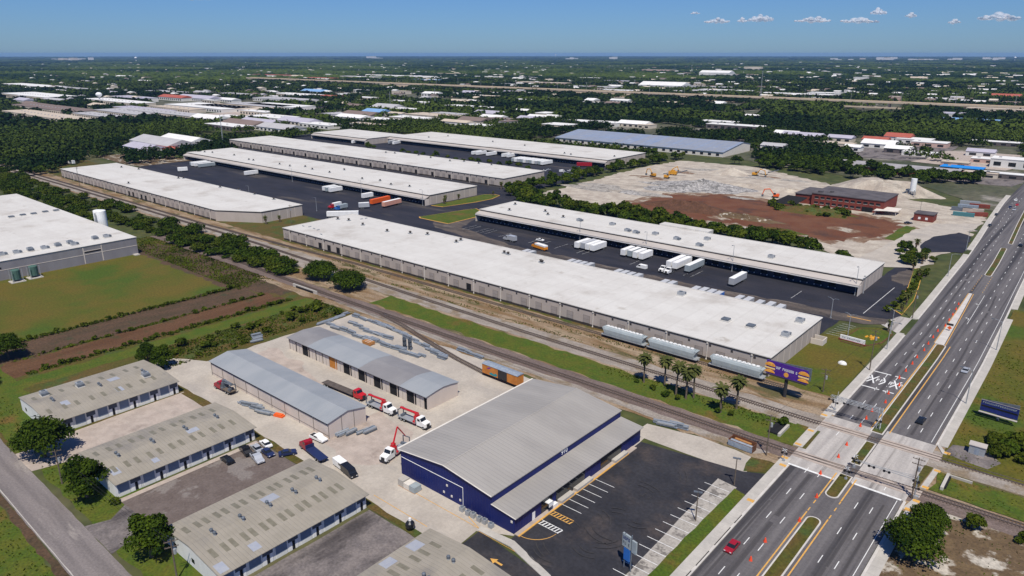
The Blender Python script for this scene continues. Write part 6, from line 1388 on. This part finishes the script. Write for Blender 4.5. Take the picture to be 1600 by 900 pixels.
FB = [ # px, py, width px, depth m, height m, roof, wall, gable
 (35,137,70,60,7,'r_white','w_white',0),(110,142,50,40,6,'r_grey','w_cream',0),(34,155,66,70,9,'r_white','w_cream',0),(50,186,100,40,6,'r_tan','w_cream',0),(60,174,90,50,6,'r_brown','w_cream',0),(140,186,50,30,6,'r_grey','w_cream',0),
 (170,165,70,40,9,'r_white','w_cream',0),(195,158,40,40,8,'r_lilac','w_white',0),(180,182,60,60,7,'r_grey','w_green' if 0 else 'w_cream',0),(245,184,80,34,8,'r_grey','w_cream',0),(210,176,60,34,6,'r_lilac','w_cream',0),(265,174,50,30,6,'r_tan','w_cream',0),
 (300,172,70,70,6,'r_white','w_white',0),(345,173,70,60,6,'r_tan','w_white',0),(380,170,60,60,6,'r_grey','w_cream',0),(265,157,30,30,7,'r_red','w_white',1),(300,158,40,35,7,'r_lilac','w_white',1),(362,152,40,40,7,'r_grey','w_cream',0),(250,147,40,40,6,'r_grey','w_cream',0),
 (370,200,40,30,6,'r_brown','w_white',1),(345,203,40,25,6,'r_white','w_dark',0),(395,197,40,30,5,'r_lilac','w_white',1),(410,188,40,40,5,'r_white','w_white',0),(418,205,50,30,5,'r_grey','w_white',1),(232,232,50,34,6,'r_grey','w_white',1),(270,228,40,30,6,'r_white','w_white',1),(252,238,24,16,4,'r_red','w_white',1),(210,238,30,24,5,'r_lilac','w_white',1),
 (430,160,60,50,7,'r_grey','w_white',0),(487,147,30,30,7,'r_blue','w_white',1),(455,152,50,40,7,'r_white','w_cream',0),(510,155,30,30,7,'r_red','w_cream',0),(535,152,30,30,6,'r_white','w_white',0),(420,170,60,50,6,'r_white','w_white',0),(490,200,40,26,5,'r_white','w_white',0),(455,195,40,30,5,'r_lilac','w_cream',1),(525,185,40,36,6,'r_grey','w_white',0),(555,185,40,30,6,'r_brown','w_white',1),(580,180,26,26,6,'r_blue','w_white',1),(590,192,40,26,5,'r_white','w_white',0),(595,173,30,36,6,'r_grey','w_white',1),(625,176,40,30,6,'r_white','w_cream',0),(640,190,60,30,5,'r_white','w_cream',0),(660,186,50,40,6,'r_tan','w_cream',0),(690,184,40,30,6,'r_grey','w_white',0),(728,172,64,30,6,'r_white','w_dark',0),(760,182,40,26,5,'r_lilac','w_white',1),(765,188,30,20,5,'r_white','w_white',1),
 (500,125,40,40,8,'r_red','w_pink',0),(560,123,60,60,8,'r_grey','w_cream',0),(620,122,90,70,9,'r_white','w_white',0),(660,128,40,40,8,'r_blue','w_white',0),(700,118,40,40,9,'r_tan','w_pink',0),(760,123,50,40,8,'r_white','w_white',0),(790,135,40,40,7,'r_grey','w_white',0),(615,135,26,40,8,'r_blue','w_white',0),(430,120,60,40,8,'r_red','w_pink',0),
 (840,134,70,50,10,'r_tan','w_pink',0),(820,190,24,20,5,'r_lilac','w_white',1),(838,188,30,20,5,'r_white','w_white',1),(860,188,20,20,5,'r_white','w_white',1),(815,178,24,20,5,'r_white','w_white',1),(900,195,40,26,5,'r_white','w_white',0),(940,197,40,24,5,'r_white','w_white',0),(985,199,40,24,5,'r_white','w_cream',1),(1005,201,20,20,5,'r_tan','w_cream',0),(1145,203,75,22,6,'r_white','w_dark',0),(1120,196,50,24,5,'r_white','w_white',0),(1172,186,16,14,5,'r_white','w_white',1),
 (920,140,70,50,8,'r_grey','w_white',0),(960,146,60,40,8,'r_white','w_white',0),(1030,140,60,60,12,'r_white','w_white',1),(1100,140,70,40,8,'r_grey','w_white',0),(1130,146,70,40,8,'r_white','w_white',0),(920,125,30,40,8,'r_white','w_white',0),(965,130,40,40,8,'r_lilac','w_white',0),(1025,113,40,40,14,'r_tan','w_pink',0),(1115,120,40,60,18,'r_white','w_white',1),(1175,110,22,30,22,'r_tan','w_cream',0),(1240,153,90,40,9,'r_white','w_cream',0),(1285,152,40,40,10,'r_white','w_white',0),(1343,127,16,30,14,'r_white','w_white',0),(1395,160,12,20,12,'r_tan','w_pink',0),(1480,160,50,40,7,'r_white','w_white',0),(1560,180,70,22,10,'r_tan','w_cream',0),(1570,155,30,30,7,'r_red','w_cream',1),
 (1505,192,70,40,4,'r_blue','w_dark',0),(1490,184,40,40,6,'r_lilac','w_white',0),(1250,218,50,20,5,'r_lilac','w_white',1),(1225,215,30,20,5,'r_white','w_white',1),(1310,222,30,18,5,'r_lilac','w_cream',1),(1305,230,40,18,4,'r_tan','w_cream',0),(1365,225,30,18,5,'r_red','w_pink',1),(1370,232,40,24,5,'r_white','w_white',1),(1400,222,30,24,6,'r_red','w_white',1),(1425,225,40,24,5,'r_white','w_white',0),(1450,230,40,20,5,'r_white','w_pink',0),(1400,240,30,18,5,'r_white','w_dark',1),(1435,245,40,14,4,'r_white','w_white',0),(1330,237,20,14,5,'r_white','w_white',1),(1575,229,80,14,4,'r_white','w_dark',0),(1530,245,30,16,5,'r_lilac','w_white',1),(1580,264,46,22,8,'r_white','w_white',0),(1595,262,14,16,6,'r_white','w_dark',0),(1545,256,40,14,4,'r_white','w_pink',0),(1500,270,46,16,4,'bluetarp','w_dark',0),(1490,261,30,14,4,'r_tan','w_pink',0),(1520,277,50,10,4,'r_tan','w_cream',0),(1570,280,60,10,4,'r_white','w_dark',0),(1205,235,30,16,5,'r_grey','w_white',1),
]
for q in FB: far_building(*q)
rf = random.Random(17)
for i in range(330):                                # more roofs half hidden among the trees
    py = 95+rf.random()**1.3*75; px = rf.uniform(0, 1600)
    if 150 < i < 230: py, px = rf.uniform(140, 204), rf.uniform(300, 880)
    if i >= 230: py = rf.uniform(94, 130)
    D = CAM_H*1124/max(6, py-84)
    x, y = G(px, py)
    if 1490 < y < 1660 or any(abs(x-e[0]) < e[3]+10 and abs(y-e[1]) < e[4]+10 for e in far_excl): continue
    far_building(px, py, rf.uniform(12, 36)*1124/D/1.0*(1 if D < 2500 else 1.4), rf.uniform(12, 30), rf.uniform(4, 8), rf.choice(('r_white','r_white','r_grey','r_tan','r_white','r_brown','r_lilac')), rf.choice(('w_white','w_cream')), rf.random() < .5)
for (a, b_, n_, yb) in ((1270, 1590, 22, 94.5), (70, 140, 9, 94.6), (870, 960, 5, 93), (560, 600, 3, 92)):   # skyline of the far city
    for i in range(n_):
        far_building(rf.uniform(a, b_), yb+rf.uniform(-.8, .8), rf.uniform(3, 11), 60, rf.uniform(18, 50), rf.choice(('r_white','r_white','r_tan')), rf.choice(('w_white','w_white','w_cream')), name='far_tower', label='pale block on the skyline of the far city, ' + ('at the far right' if a > 1200 else 'at the far left' if a < 200 else 'near the middle'))
qr = random.Random(31); b = MB()
for i in range(850):
    D = 1750*(5.2**qr.random()); a = YAW+qr.uniform(-.72, .72); x, y = -D*math.sin(a), D*math.cos(a); s = qr.uniform(6, 13)*(1 if D < 3500 else 1.5); q = qr.uniform(5, 9); h_ = qr.uniform(8, 12); mi = qr.choice((0, 0, 1, 2, 3))
    if 1480 < y < 1640: continue
    b.box(x-s, y-q, 0, x+s, y+q, h_-1.5, 1); b.xprism([(y-q-.4, h_-1.5), (y, h_+.8), (y+q+.4, h_-1.5)], x-s-.4, x+s+.4, mi)
tag(b.build('town_roofs', [m['r_white'], m['w_cream'], m['r_grey'], m['r_brown']]), 'hundreds of tiny pale roofs scattered among the trees far beyond the viaduct', 'roofs', None, 'stuff')
def water_tower(px, py, h, label):
    x, y = G(px, py); t = thing('water_tower', label, 'water tower', (x, y, 0)); b = MB(); b.tube((0,0,0),(0,0,h*.7),h*.07,h*.05,10); b.build('stem', m['w_white'], t); b = MB(); b.dome((0,0,h*.82),h*.26,h*.26,h*.2,14,8,0,True); b.build('tank', m['tank_white'], t)
place('shrub', 'weed clump growing on the debris in front of the brick building', 'shrub', [(G(1270,332)[0]+r.uniform(-30,30), G(1270,332)[1]+r.uniform(-9,9)) for i in range(40)], shrub, 'weeds on the debris heap', 1.4, 3.4)
water_tower(213, 97, 62, 'white water tower on the horizon at the left'); water_tower(157, 163, 24, 'pale blue white water tower over the flat roofs at the left'); water_tower(868, 89.5, 80, 'tiny white water tower on the horizon near the middle'); water_tower(1585, 96, 60, 'white water tower on the skyline at the right edge')
# viaduct
t = thing('viaduct', 'long tan concrete viaduct crossing most of the view in the middle distance', 'viaduct', (0, 1560, 0))
b = MB(); b.box(-2700, -9, 9.0, 260, 9, 11.4); b.box(-2700, -9.4, 9.4, 260, -9.02, 12.8); b.box(-2700, 9.02, 10.2, 260, 9.4, 12.8); b.build('deck', m['tan_conc'], t)
for q0, q1 in ((-2700, -1750), (-1240, -720), (-200, -110)): MB().box(q0, -8.8, 0, q1, -8.2, 8.99).build('wall', m['tan_conc'], t)
for x in np.arange(-1720, 250, 42): b = MB(); b.box(float(x)-1.2, -6, 0, float(x)+1.2, 6, 8.98); b.build('pier', m['tan_conc'], t)
t = thing('ramp', 'lower tan concrete ramp alongside the viaduct at the right', 'ramp', (0, 1490, 0)); b = MB(); b.box(-520, -6, 3.6, 260, 6, 5.2); b.box(-520, -6.3, 3.8, 260, -6.02, 6.6); b.build('deck', m['tan_conc'], t)
for x in np.arange(-500, 250, 48): b = MB(); b.box(float(x)-1, -4, 0, float(x)+1, 4, 3.58); b.build('pier', m['tan_conc'], t)
for i, x in enumerate(np.arange(-2200, 100, 92)):
    t = thing('highway_lamp', 'tall lamp post standing along the tan viaduct', 'street lamp', (float(x), 1572, 0), 0, 'lamp posts along the viaduct'); b = MB(); b.tube((0,0,0),(0,0,30),.35,.2,6); b.build('pole', m['steel'], t); b = MB(); b.box(-2.2,-.4,29.6,2.2,.4,30.1); b.build('lamp_head', m['steel'], t)
for px, py, h, l in ((1187, 160, 66, 'tall lattice mast right of centre above the woods'), (680, 165, 34, 'grey mast above the trees near the middle'), (610, 168, 30, 'grey mast left of the middle among low roofs'), (349, 226, 34, 'tall pole behind the white roofed warehouses at the left')):
    x, y = G(px, py); t = thing('lattice_mast', l, 'mast', (x, y, 0)); b = MB(); s = h*.018
    for k in range(3): a = 2.09*k; b.tube((s*math.cos(a), s*math.sin(a), 0), (s*.4*math.cos(a), s*.4*math.sin(a), h), .16, n=4)
    b.build('leg', m['steel'], t); b = MB()
    for j in range(14):
        z = h*j/14; q = s*(1-.6*j/14)
        for k in range(3): a = 2.09*k; c = 2.09*(k+1); b.tube((q*math.cos(a), q*math.sin(a), z), (q*math.cos(c), q*math.sin(c), z+h/14), .1, n=4)
    b.build('bracing', m['steel'], t)

# ================================================================== WOODLAND (a mass nobody could count)
def vnoise(x, y, s, seed):
    g = np.random.default_rng(seed).random((256, 256)); u = x/s; v = y/s; i = np.floor(u).astype(int); j = np.floor(v).astype(int); f = u-i; h = v-j
    f = f*f*(3-2*f); h = h*h*(3-2*h); G_ = lambda a, b: g[a % 256, b % 256]
    return (G_(i,j)*(1-f)+G_(i+1,j)*f)*(1-h)+(G_(i,j+1)*(1-f)+G_(i+1,j+1)*f)*h
def inpoly(x, y, P):
    c = np.zeros(len(x), bool)
    for (x0, y0), (x1, y1) in zip(P, P[1:]+P[:1]):
        k = ((y0 > y) != (y1 > y)) & (x < (x1-x0)*(y-y0)/((y1-y0) or 1e-9)+x0); c ^= k
    return c
DENSE = [[G(-60,268), G(96,262), G(185,238), G(250,222), G(335,207), G(400,208), G(420,192), G(340,186), G(-60,196)],
         [G(1175,222), G(1330,236), G(1340,262), G(1420,275), G(1530,300), G(1440,312), G(1345,285), G(1215,262), G(1165,243)],
         [G(1180,218), G(1195,172), G(1640,196), G(1640,222), G(1480,215), G(1390,213)],
         [G(430,200), G(800,205), G(860,212), G(870,196), G(560,190)], [G(190,246), G(330,218), G(338,232), G(250,252)]]
OPEN = [[(-1100,0),(60,0),(60,197),(-1100,197)], [(-716,190),(60,190),(60,345),(-716,345)], [(-705,200),(-60,200),(-60,690),(-150,640),(-330,660),(-350,668),(-368,640),(-680,640),(-800,600),(-800,420),(-735,400),(-705,330)], [(-90,0),(60,0),(60,820),(-90,820)],
        [(-560,655),(-290,655),(-290,770),(-560,770)], [G(280,190), G(400,190), G(420,158), G(220,155)], [(-6000,1540),(400,1540),(400,1580),(-6000,1580)], [G(1190,262), G(1110,250), G(1050,235), G(1200,240)],
        [G(1205,210), G(1180,200), G(1070,205), G(1080,212)], [G(1480,255), G(1600,290), G(1600,230), G(1440,232)]]
g = np.random.default_rng(99)
def scatter(r0, r1, area, thr, seed):
    n = int(1.55*(r1*r1-r0*r0)/2/area); r_ = np.sqrt(g.uniform(r0*r0, r1*r1, n)); a = YAW+g.uniform(-.775, .775, n)
    x = -r_*np.sin(a); y = r_*np.cos(a)
    k = vnoise(x, y, 130, seed)*.6+vnoise(x, y, 45, seed+1)*.4
    keep = k > thr(r_)
    d = np.zeros(n, bool)
    for P in DENSE: d |= inpoly(x, y, P)
    keep |= d
    for P in OPEN: keep &= ~(inpoly(x, y, P) & ~d)
    for P in OPEN[:3]+OPEN[4:6]: keep &= ~inpoly(x, y, P)
    for ex, ey, _, hx, hy in far_excl: keep &= ~((np.abs(x-ex) < hx) & (y > ey-hy-(12 if r1 < 4000 else 40)) & (y < ey+hy))
    keep &= ~((x > -75) & (y < 900) & (x < 60)) | d
    return x[keep], y[keep]
near_thr = lambda r_: np.where(r_ < 650, .46, .39)
xa, ya = scatter(300, 1150, 62, near_thr, 3)
rr = np.hypot(xa, ya); order = np.argsort(rr); xa, ya = xa[order], ya[order]
wt = [tree_meshes(80+i, 5.2, 9.0, 420, .85, 'leaf3' if i % 2 else 'leaf', 10, 1.0) for i in range(5)]
NI = 190
for i in range(min(NI, len(xa))):
    s = rnd.uniform(.7, 1.3); tree('woodland_tree', 'tree at the near edge of the woods around the estate', 'tree', (float(xa[i]), float(ya[i])), wt[i % 5], rnd.uniform(0, 6), s, 'trees at the edge of the woods', s*rnd.uniform(.8, 1.1))
def wood_leaf(x, y, R0, R1, H0, H1, nq, size):
    n = len(x); Rr = g.uniform(R0, R1, n); Hh = g.uniform(H0, H1, n); base = np.clip(1.5*vnoise(x+7000, y+7000, 150, 71)-.35+g.normal(0, .16, n), .02, .95)
    d = unit(g.normal(size=(n, nq, 3))); d[..., 2] = np.abs(d[..., 2])*.95-.15
    lob = 1+.28*np.sin(3*np.arctan2(d[..., 1], d[..., 0])+g.uniform(0, 6, (n, 1)))+.16*g.normal(size=(n, nq))
    P = np.empty((n, nq, 3)); P[..., 0] = x[:, None]+d[..., 0]*Rr[:, None]*lob; P[..., 1] = y[:, None]+d[..., 1]*Rr[:, None]*lob
    P[..., 2] = Hh[:, None]*.48+d[..., 2]*Hh[:, None]*.52*lob
    Nn = unit(d*.8+g.normal(size=d.shape)*.4+np.array([0, 0, .3])).reshape(-1, 3)
    V = leaf_quads(g, P.reshape(-1, 3), Nn, size); T = np.clip(np.repeat(base, nq)+g.normal(0, .15, n*nq), 0, 1)
    return V, np.arange(len(V)).reshape(-1, 4), np.repeat(T, 4)
V, F, T = wood_leaf(xa[NI:], ya[NI:], 4.0, 6.5, 6.5, 11, 62, 1.25)
tag(link('woodland', mesh_np('woodland', V, F, [m['leaf3']], T)), 'dark green woods around the warehouse estate and the first suburbs', 'woodland', None, 'stuff')
xb, yb = scatter(1150, 3000, 170, lambda r_: .345+0*r_, 13)
V, F, T = wood_leaf(xb, yb, 6, 10, 7, 12, 26, 2.9)
tag(link('woodland', mesh_np('woodland', V, F, [m['leaf3']], T)), 'band of trees among the suburbs before and behind the viaduct', 'woodland', None, 'stuff')
def wood_lump(x, y, R0, R1, H0, H1):
    n = len(x); t = (1+5**.5)/2
    I = unit(np.array([(-1,t,0),(1,t,0),(-1,-t,0),(1,-t,0),(0,-1,t),(0,1,t),(0,-1,-t),(0,1,-t),(t,0,-1),(t,0,1),(-t,0,-1),(-t,0,1)], float))
    FI = np.array([(0,11,5),(0,5,1),(0,1,7),(0,7,10),(0,10,11),(1,5,9),(5,11,4),(11,10,2),(10,7,6),(7,1,8),(3,9,4),(3,4,2),(3,2,6),(3,6,8),(3,8,9),(4,9,5),(2,4,11),(6,2,10),(8,6,7),(9,8,1)])
    S = I[None]*(1+.3*g.normal(size=(n, 12, 1))); a = g.uniform(0, 6.28, n); c, s = np.cos(a)[:, None], np.sin(a)[:, None]
    Rr = g.uniform(R0, R1, (n, 1)); Hh = g.uniform(H0, H1, (n, 1)); P = np.empty((n, 12, 3))
    P[..., 0] = x[:, None]+(S[..., 0]*c-S[..., 1]*s)*Rr; P[..., 1] = y[:, None]+(S[..., 0]*s+S[..., 1]*c)*Rr; P[..., 2] = Hh*.5+S[..., 2]*Hh*.5
    T = np.clip(np.clip(1.5*vnoise(x+30000, y+30000, 420, 72)-.35, .02, .9)[:, None]+g.normal(0, .14, (n, 1))+g.normal(0, .12, (n, 12)), 0, 1)
    return P.reshape(-1, 3), (np.arange(n)[:, None, None]*12+FI[None]).reshape(-1, 3), T.ravel()
for (r0, r1, area, R0, R1, H0, H1, lab) in ((3000, 6500, 700, 10, 19, 8, 14, 'tree canopy of the suburbs far beyond the viaduct'), (6500, 13000, 4200, 26, 48, 9, 16, 'tree canopy close below the horizon'), (13000, 29000, 26000, 70, 120, 9, 18, 'thin dark line of trees on the horizon')):
    x, y = scatter(r0, r1, area, lambda r_: .30+0*r_, int(r0))
    V, F, T = wood_lump(x, y, R0, R1, H0, H1)
    tag(link('woodland', mesh_np('woodland', V, F, [m['leaf3']], T)), lab, 'woodland', None, 'stuff')

# low weeds and tufts that roughen the verges: a mass nobody could count
def tufts(n, polys, seed, size, label, mat='leaf2'):
    q = np.random.default_rng(seed); X = []; Y = []
    ar = [abs((P[1][0]-P[0][0])*(P[2][1]-P[1][1])) for P in polys]
    for P, a in zip(polys, ar):
        k = int(n*a/sum(ar)); x0, y0 = P[0]; x1, y1 = P[2]
        x = q.uniform(x0, x1, k*2); y = q.uniform(y0, y1, k*2); v = vnoise(x+900, y+900, 7, seed)*.6+vnoise(x+900, y+900, 2.5, seed+1)*.4; sel = np.argsort(-(v+q.normal(0, .22, len(v))))[:k]; X.append(x[sel]); Y.append(y[sel])
    x = np.concatenate(X); y = np.concatenate(Y); k = len(x); P = np.stack([x, y, .12+q.uniform(.02, .28, k)], 1)
    Nn = unit(q.normal(size=(k, 3))*.7+np.array([0, 0, .6])); V = leaf_quads(q, P, Nn, size)
    tag(link('weeds', mesh_np('weeds', V, np.arange(4*k).reshape(-1, 4), [m[mat]], np.repeat(np.clip(vnoise(x+500, y+500, 9, seed+3)+q.normal(0, .15, k), 0, 1), 4))), label, 'weeds', None, 'stuff')
tufts(15000, [rect(-296, 55, -293, 154), rect(-277, 60, -275, 156), rect(-262.6, 60, -259.4, 160), rect(-277, 60, -275.4, 156), rect(-262, 60, -260, 160), rect(-249, 90, -230, 166), rect(-420, 152, -290, 170)], 301, .32, 'low weeds and tufts on the ditch banks and waste ground')
tufts(7000, [rect(-120, 184, -58, 190), rect(-20, 179, 40, 189.5), rect(-300, 206.8, -80, 209.6), rect(-300, 200.3, -80, 202.6), rect(-21, 196, 5, 300)], 302, .26, 'low weeds and tufts along the tracks')
tufts(6500, [rect(-21, 62, 30, 170), rect(-330, 42.6, -165, 50), rect(-330, 15, -110, 31)], 303, .22, 'low weeds and tufts on the verges and sandy ground')

# ================================================================== SKY: clouds, and the air between
cm = bpy.data.materials.new('cloud'); cm.use_nodes = True; n_ = cm.node_tree.nodes; l_ = cm.node_tree.links; bs = n_['Principled BSDF']; bs.inputs['Base Color'].default_value = (.92,.90,.92,1); bs.inputs['Roughness'].default_value = 1; bs.inputs['Specular IOR Level'].default_value = 0
lw = n_.new('ShaderNodeLayerWeight'); lw.inputs[0].default_value = .5; mr = n_.new('ShaderNodeMapRange'); mr.inputs[1].default_value = .10; mr.inputs[2].default_value = .95; mr.inputs[3].default_value = .48; mr.inputs[4].default_value = 0.0
l_.new(lw.outputs['Facing'], mr.inputs[0]); tr = n_.new('ShaderNodeBsdfTransparent'); mx = n_.new('ShaderNodeMixShader'); l_.new(mr.outputs[0], mx.inputs[0]); l_.new(tr.outputs[0], mx.inputs[1]); tl = n_.new('ShaderNodeBsdfTranslucent'); tl.inputs[0].default_value = (.92,.90,.92,1); m2 = n_.new('ShaderNodeMixShader'); m2.inputs[0].default_value = .25; l_.new(bs.outputs[0], m2.inputs[1]); l_.new(tl.outputs[0], m2.inputs[2]); l_.new(m2.outputs[0], mx.inputs[2]); l_.new(mx.outputs[0], n_['Material Output'].inputs[0])
def cloud(px, py, wpx, hpx, label, seed):
    d = _fw*F_PX+_rt*(px-800)-_up*(py-450); d = d/math.hypot(d.x, d.y)*36000; w_ = wpx*.9*36000/1182; h = hpx*.85*36000/1182
    r_ = random.Random(seed); c = Vector((0, 0, CAM_H))+d; b = MB()
    for i in range(46):
        u = r_.uniform(-.5, .5); k = (1-abs(u)*1.6)*r_.uniform(.35, 1.0); q = r_.uniform(.35, 1.0)*max(.3, k)
        p = (u*w_*math.cos(YAW)+r_.uniform(-.2,.2)*w_*math.sin(YAW), u*w_*math.sin(YAW)+r_.uniform(-.2,.2)*w_, h*(.55*k*r_.random()-.05))
        b.dome(p, w_*.15*q+h*.12, w_*.15*q+h*.12, h*.40*q+h*.06, 14, 8, 0, True)
    o = bpy.data.objects.new('cloud', b.mesh('cloud', cm)); COL.objects.link(o)
    md = o.modifiers.new('merge', 'REMESH'); md.mode = 'VOXEL'; md.voxel_size = h/13; md.use_smooth_shade = True
    dg = bpy.context.evaluated_depsgraph_get(); me = bpy.data.meshes.new_from_object(o.evaluated_get(dg)); bpy.data.objects.remove(o); me.name = 'cloud'
    me.polygons.foreach_set('use_smooth', [True]*len(me.polygons)); me.materials.clear(); me.materials.append(cm); o = link('cloud', me); o.location = c; tag(o, label, 'cloud')
for i, q in enumerate(((1122,34,34,13,'small puffy cloud, leftmost of the low clouds at the right'), (1160,33,15,11,'tiny round cloud between two bigger ones'), (1190,31,36,17,'brightest puffy cloud of the low bank'), (1268,33,46,13,'faint flat cloud in the middle of the low bank'), (1340,34,52,13,'long white cloud right of the faint flat one'), (1372,20,22,13,'faint upper wisp of the low bank'), (1424,25,16,9,'tiny faint cloud high between the bank and the right edge'), (1491,35,14,9,'tiny cloud alone before the last one'), (1563,29,56,15,'puffy cloud nearest the right edge'), (310,-2,40,10,'cloud cut off by the top edge at the left'), (1086,21,14,5,'faint speck of cloud above the leftmost low cloud'))): cloud(*q, 200+i)
hz = bpy.data.materials.new('haze_air'); hz.use_nodes = True; hn = hz.node_tree.nodes; hn.clear(); ho = hn.new('ShaderNodeOutputMaterial'); hv = hn.new('ShaderNodeVolumePrincipled'); hv.inputs['Color'].default_value = (.30,.54,.95,1); hv.inputs['Density'].default_value = HAZE; hv.inputs['Anisotropy'].default_value = 0.0
hz.node_tree.links.new(hv.outputs[0], ho.inputs['Volume'])
if HAZE > 0:
    o = MB().box(-30500, -30500, -1, 30500, 30500, 118).build('haze', hz); tag(o, 'thin blue haze over the town', 'haze', None, 'stuff')
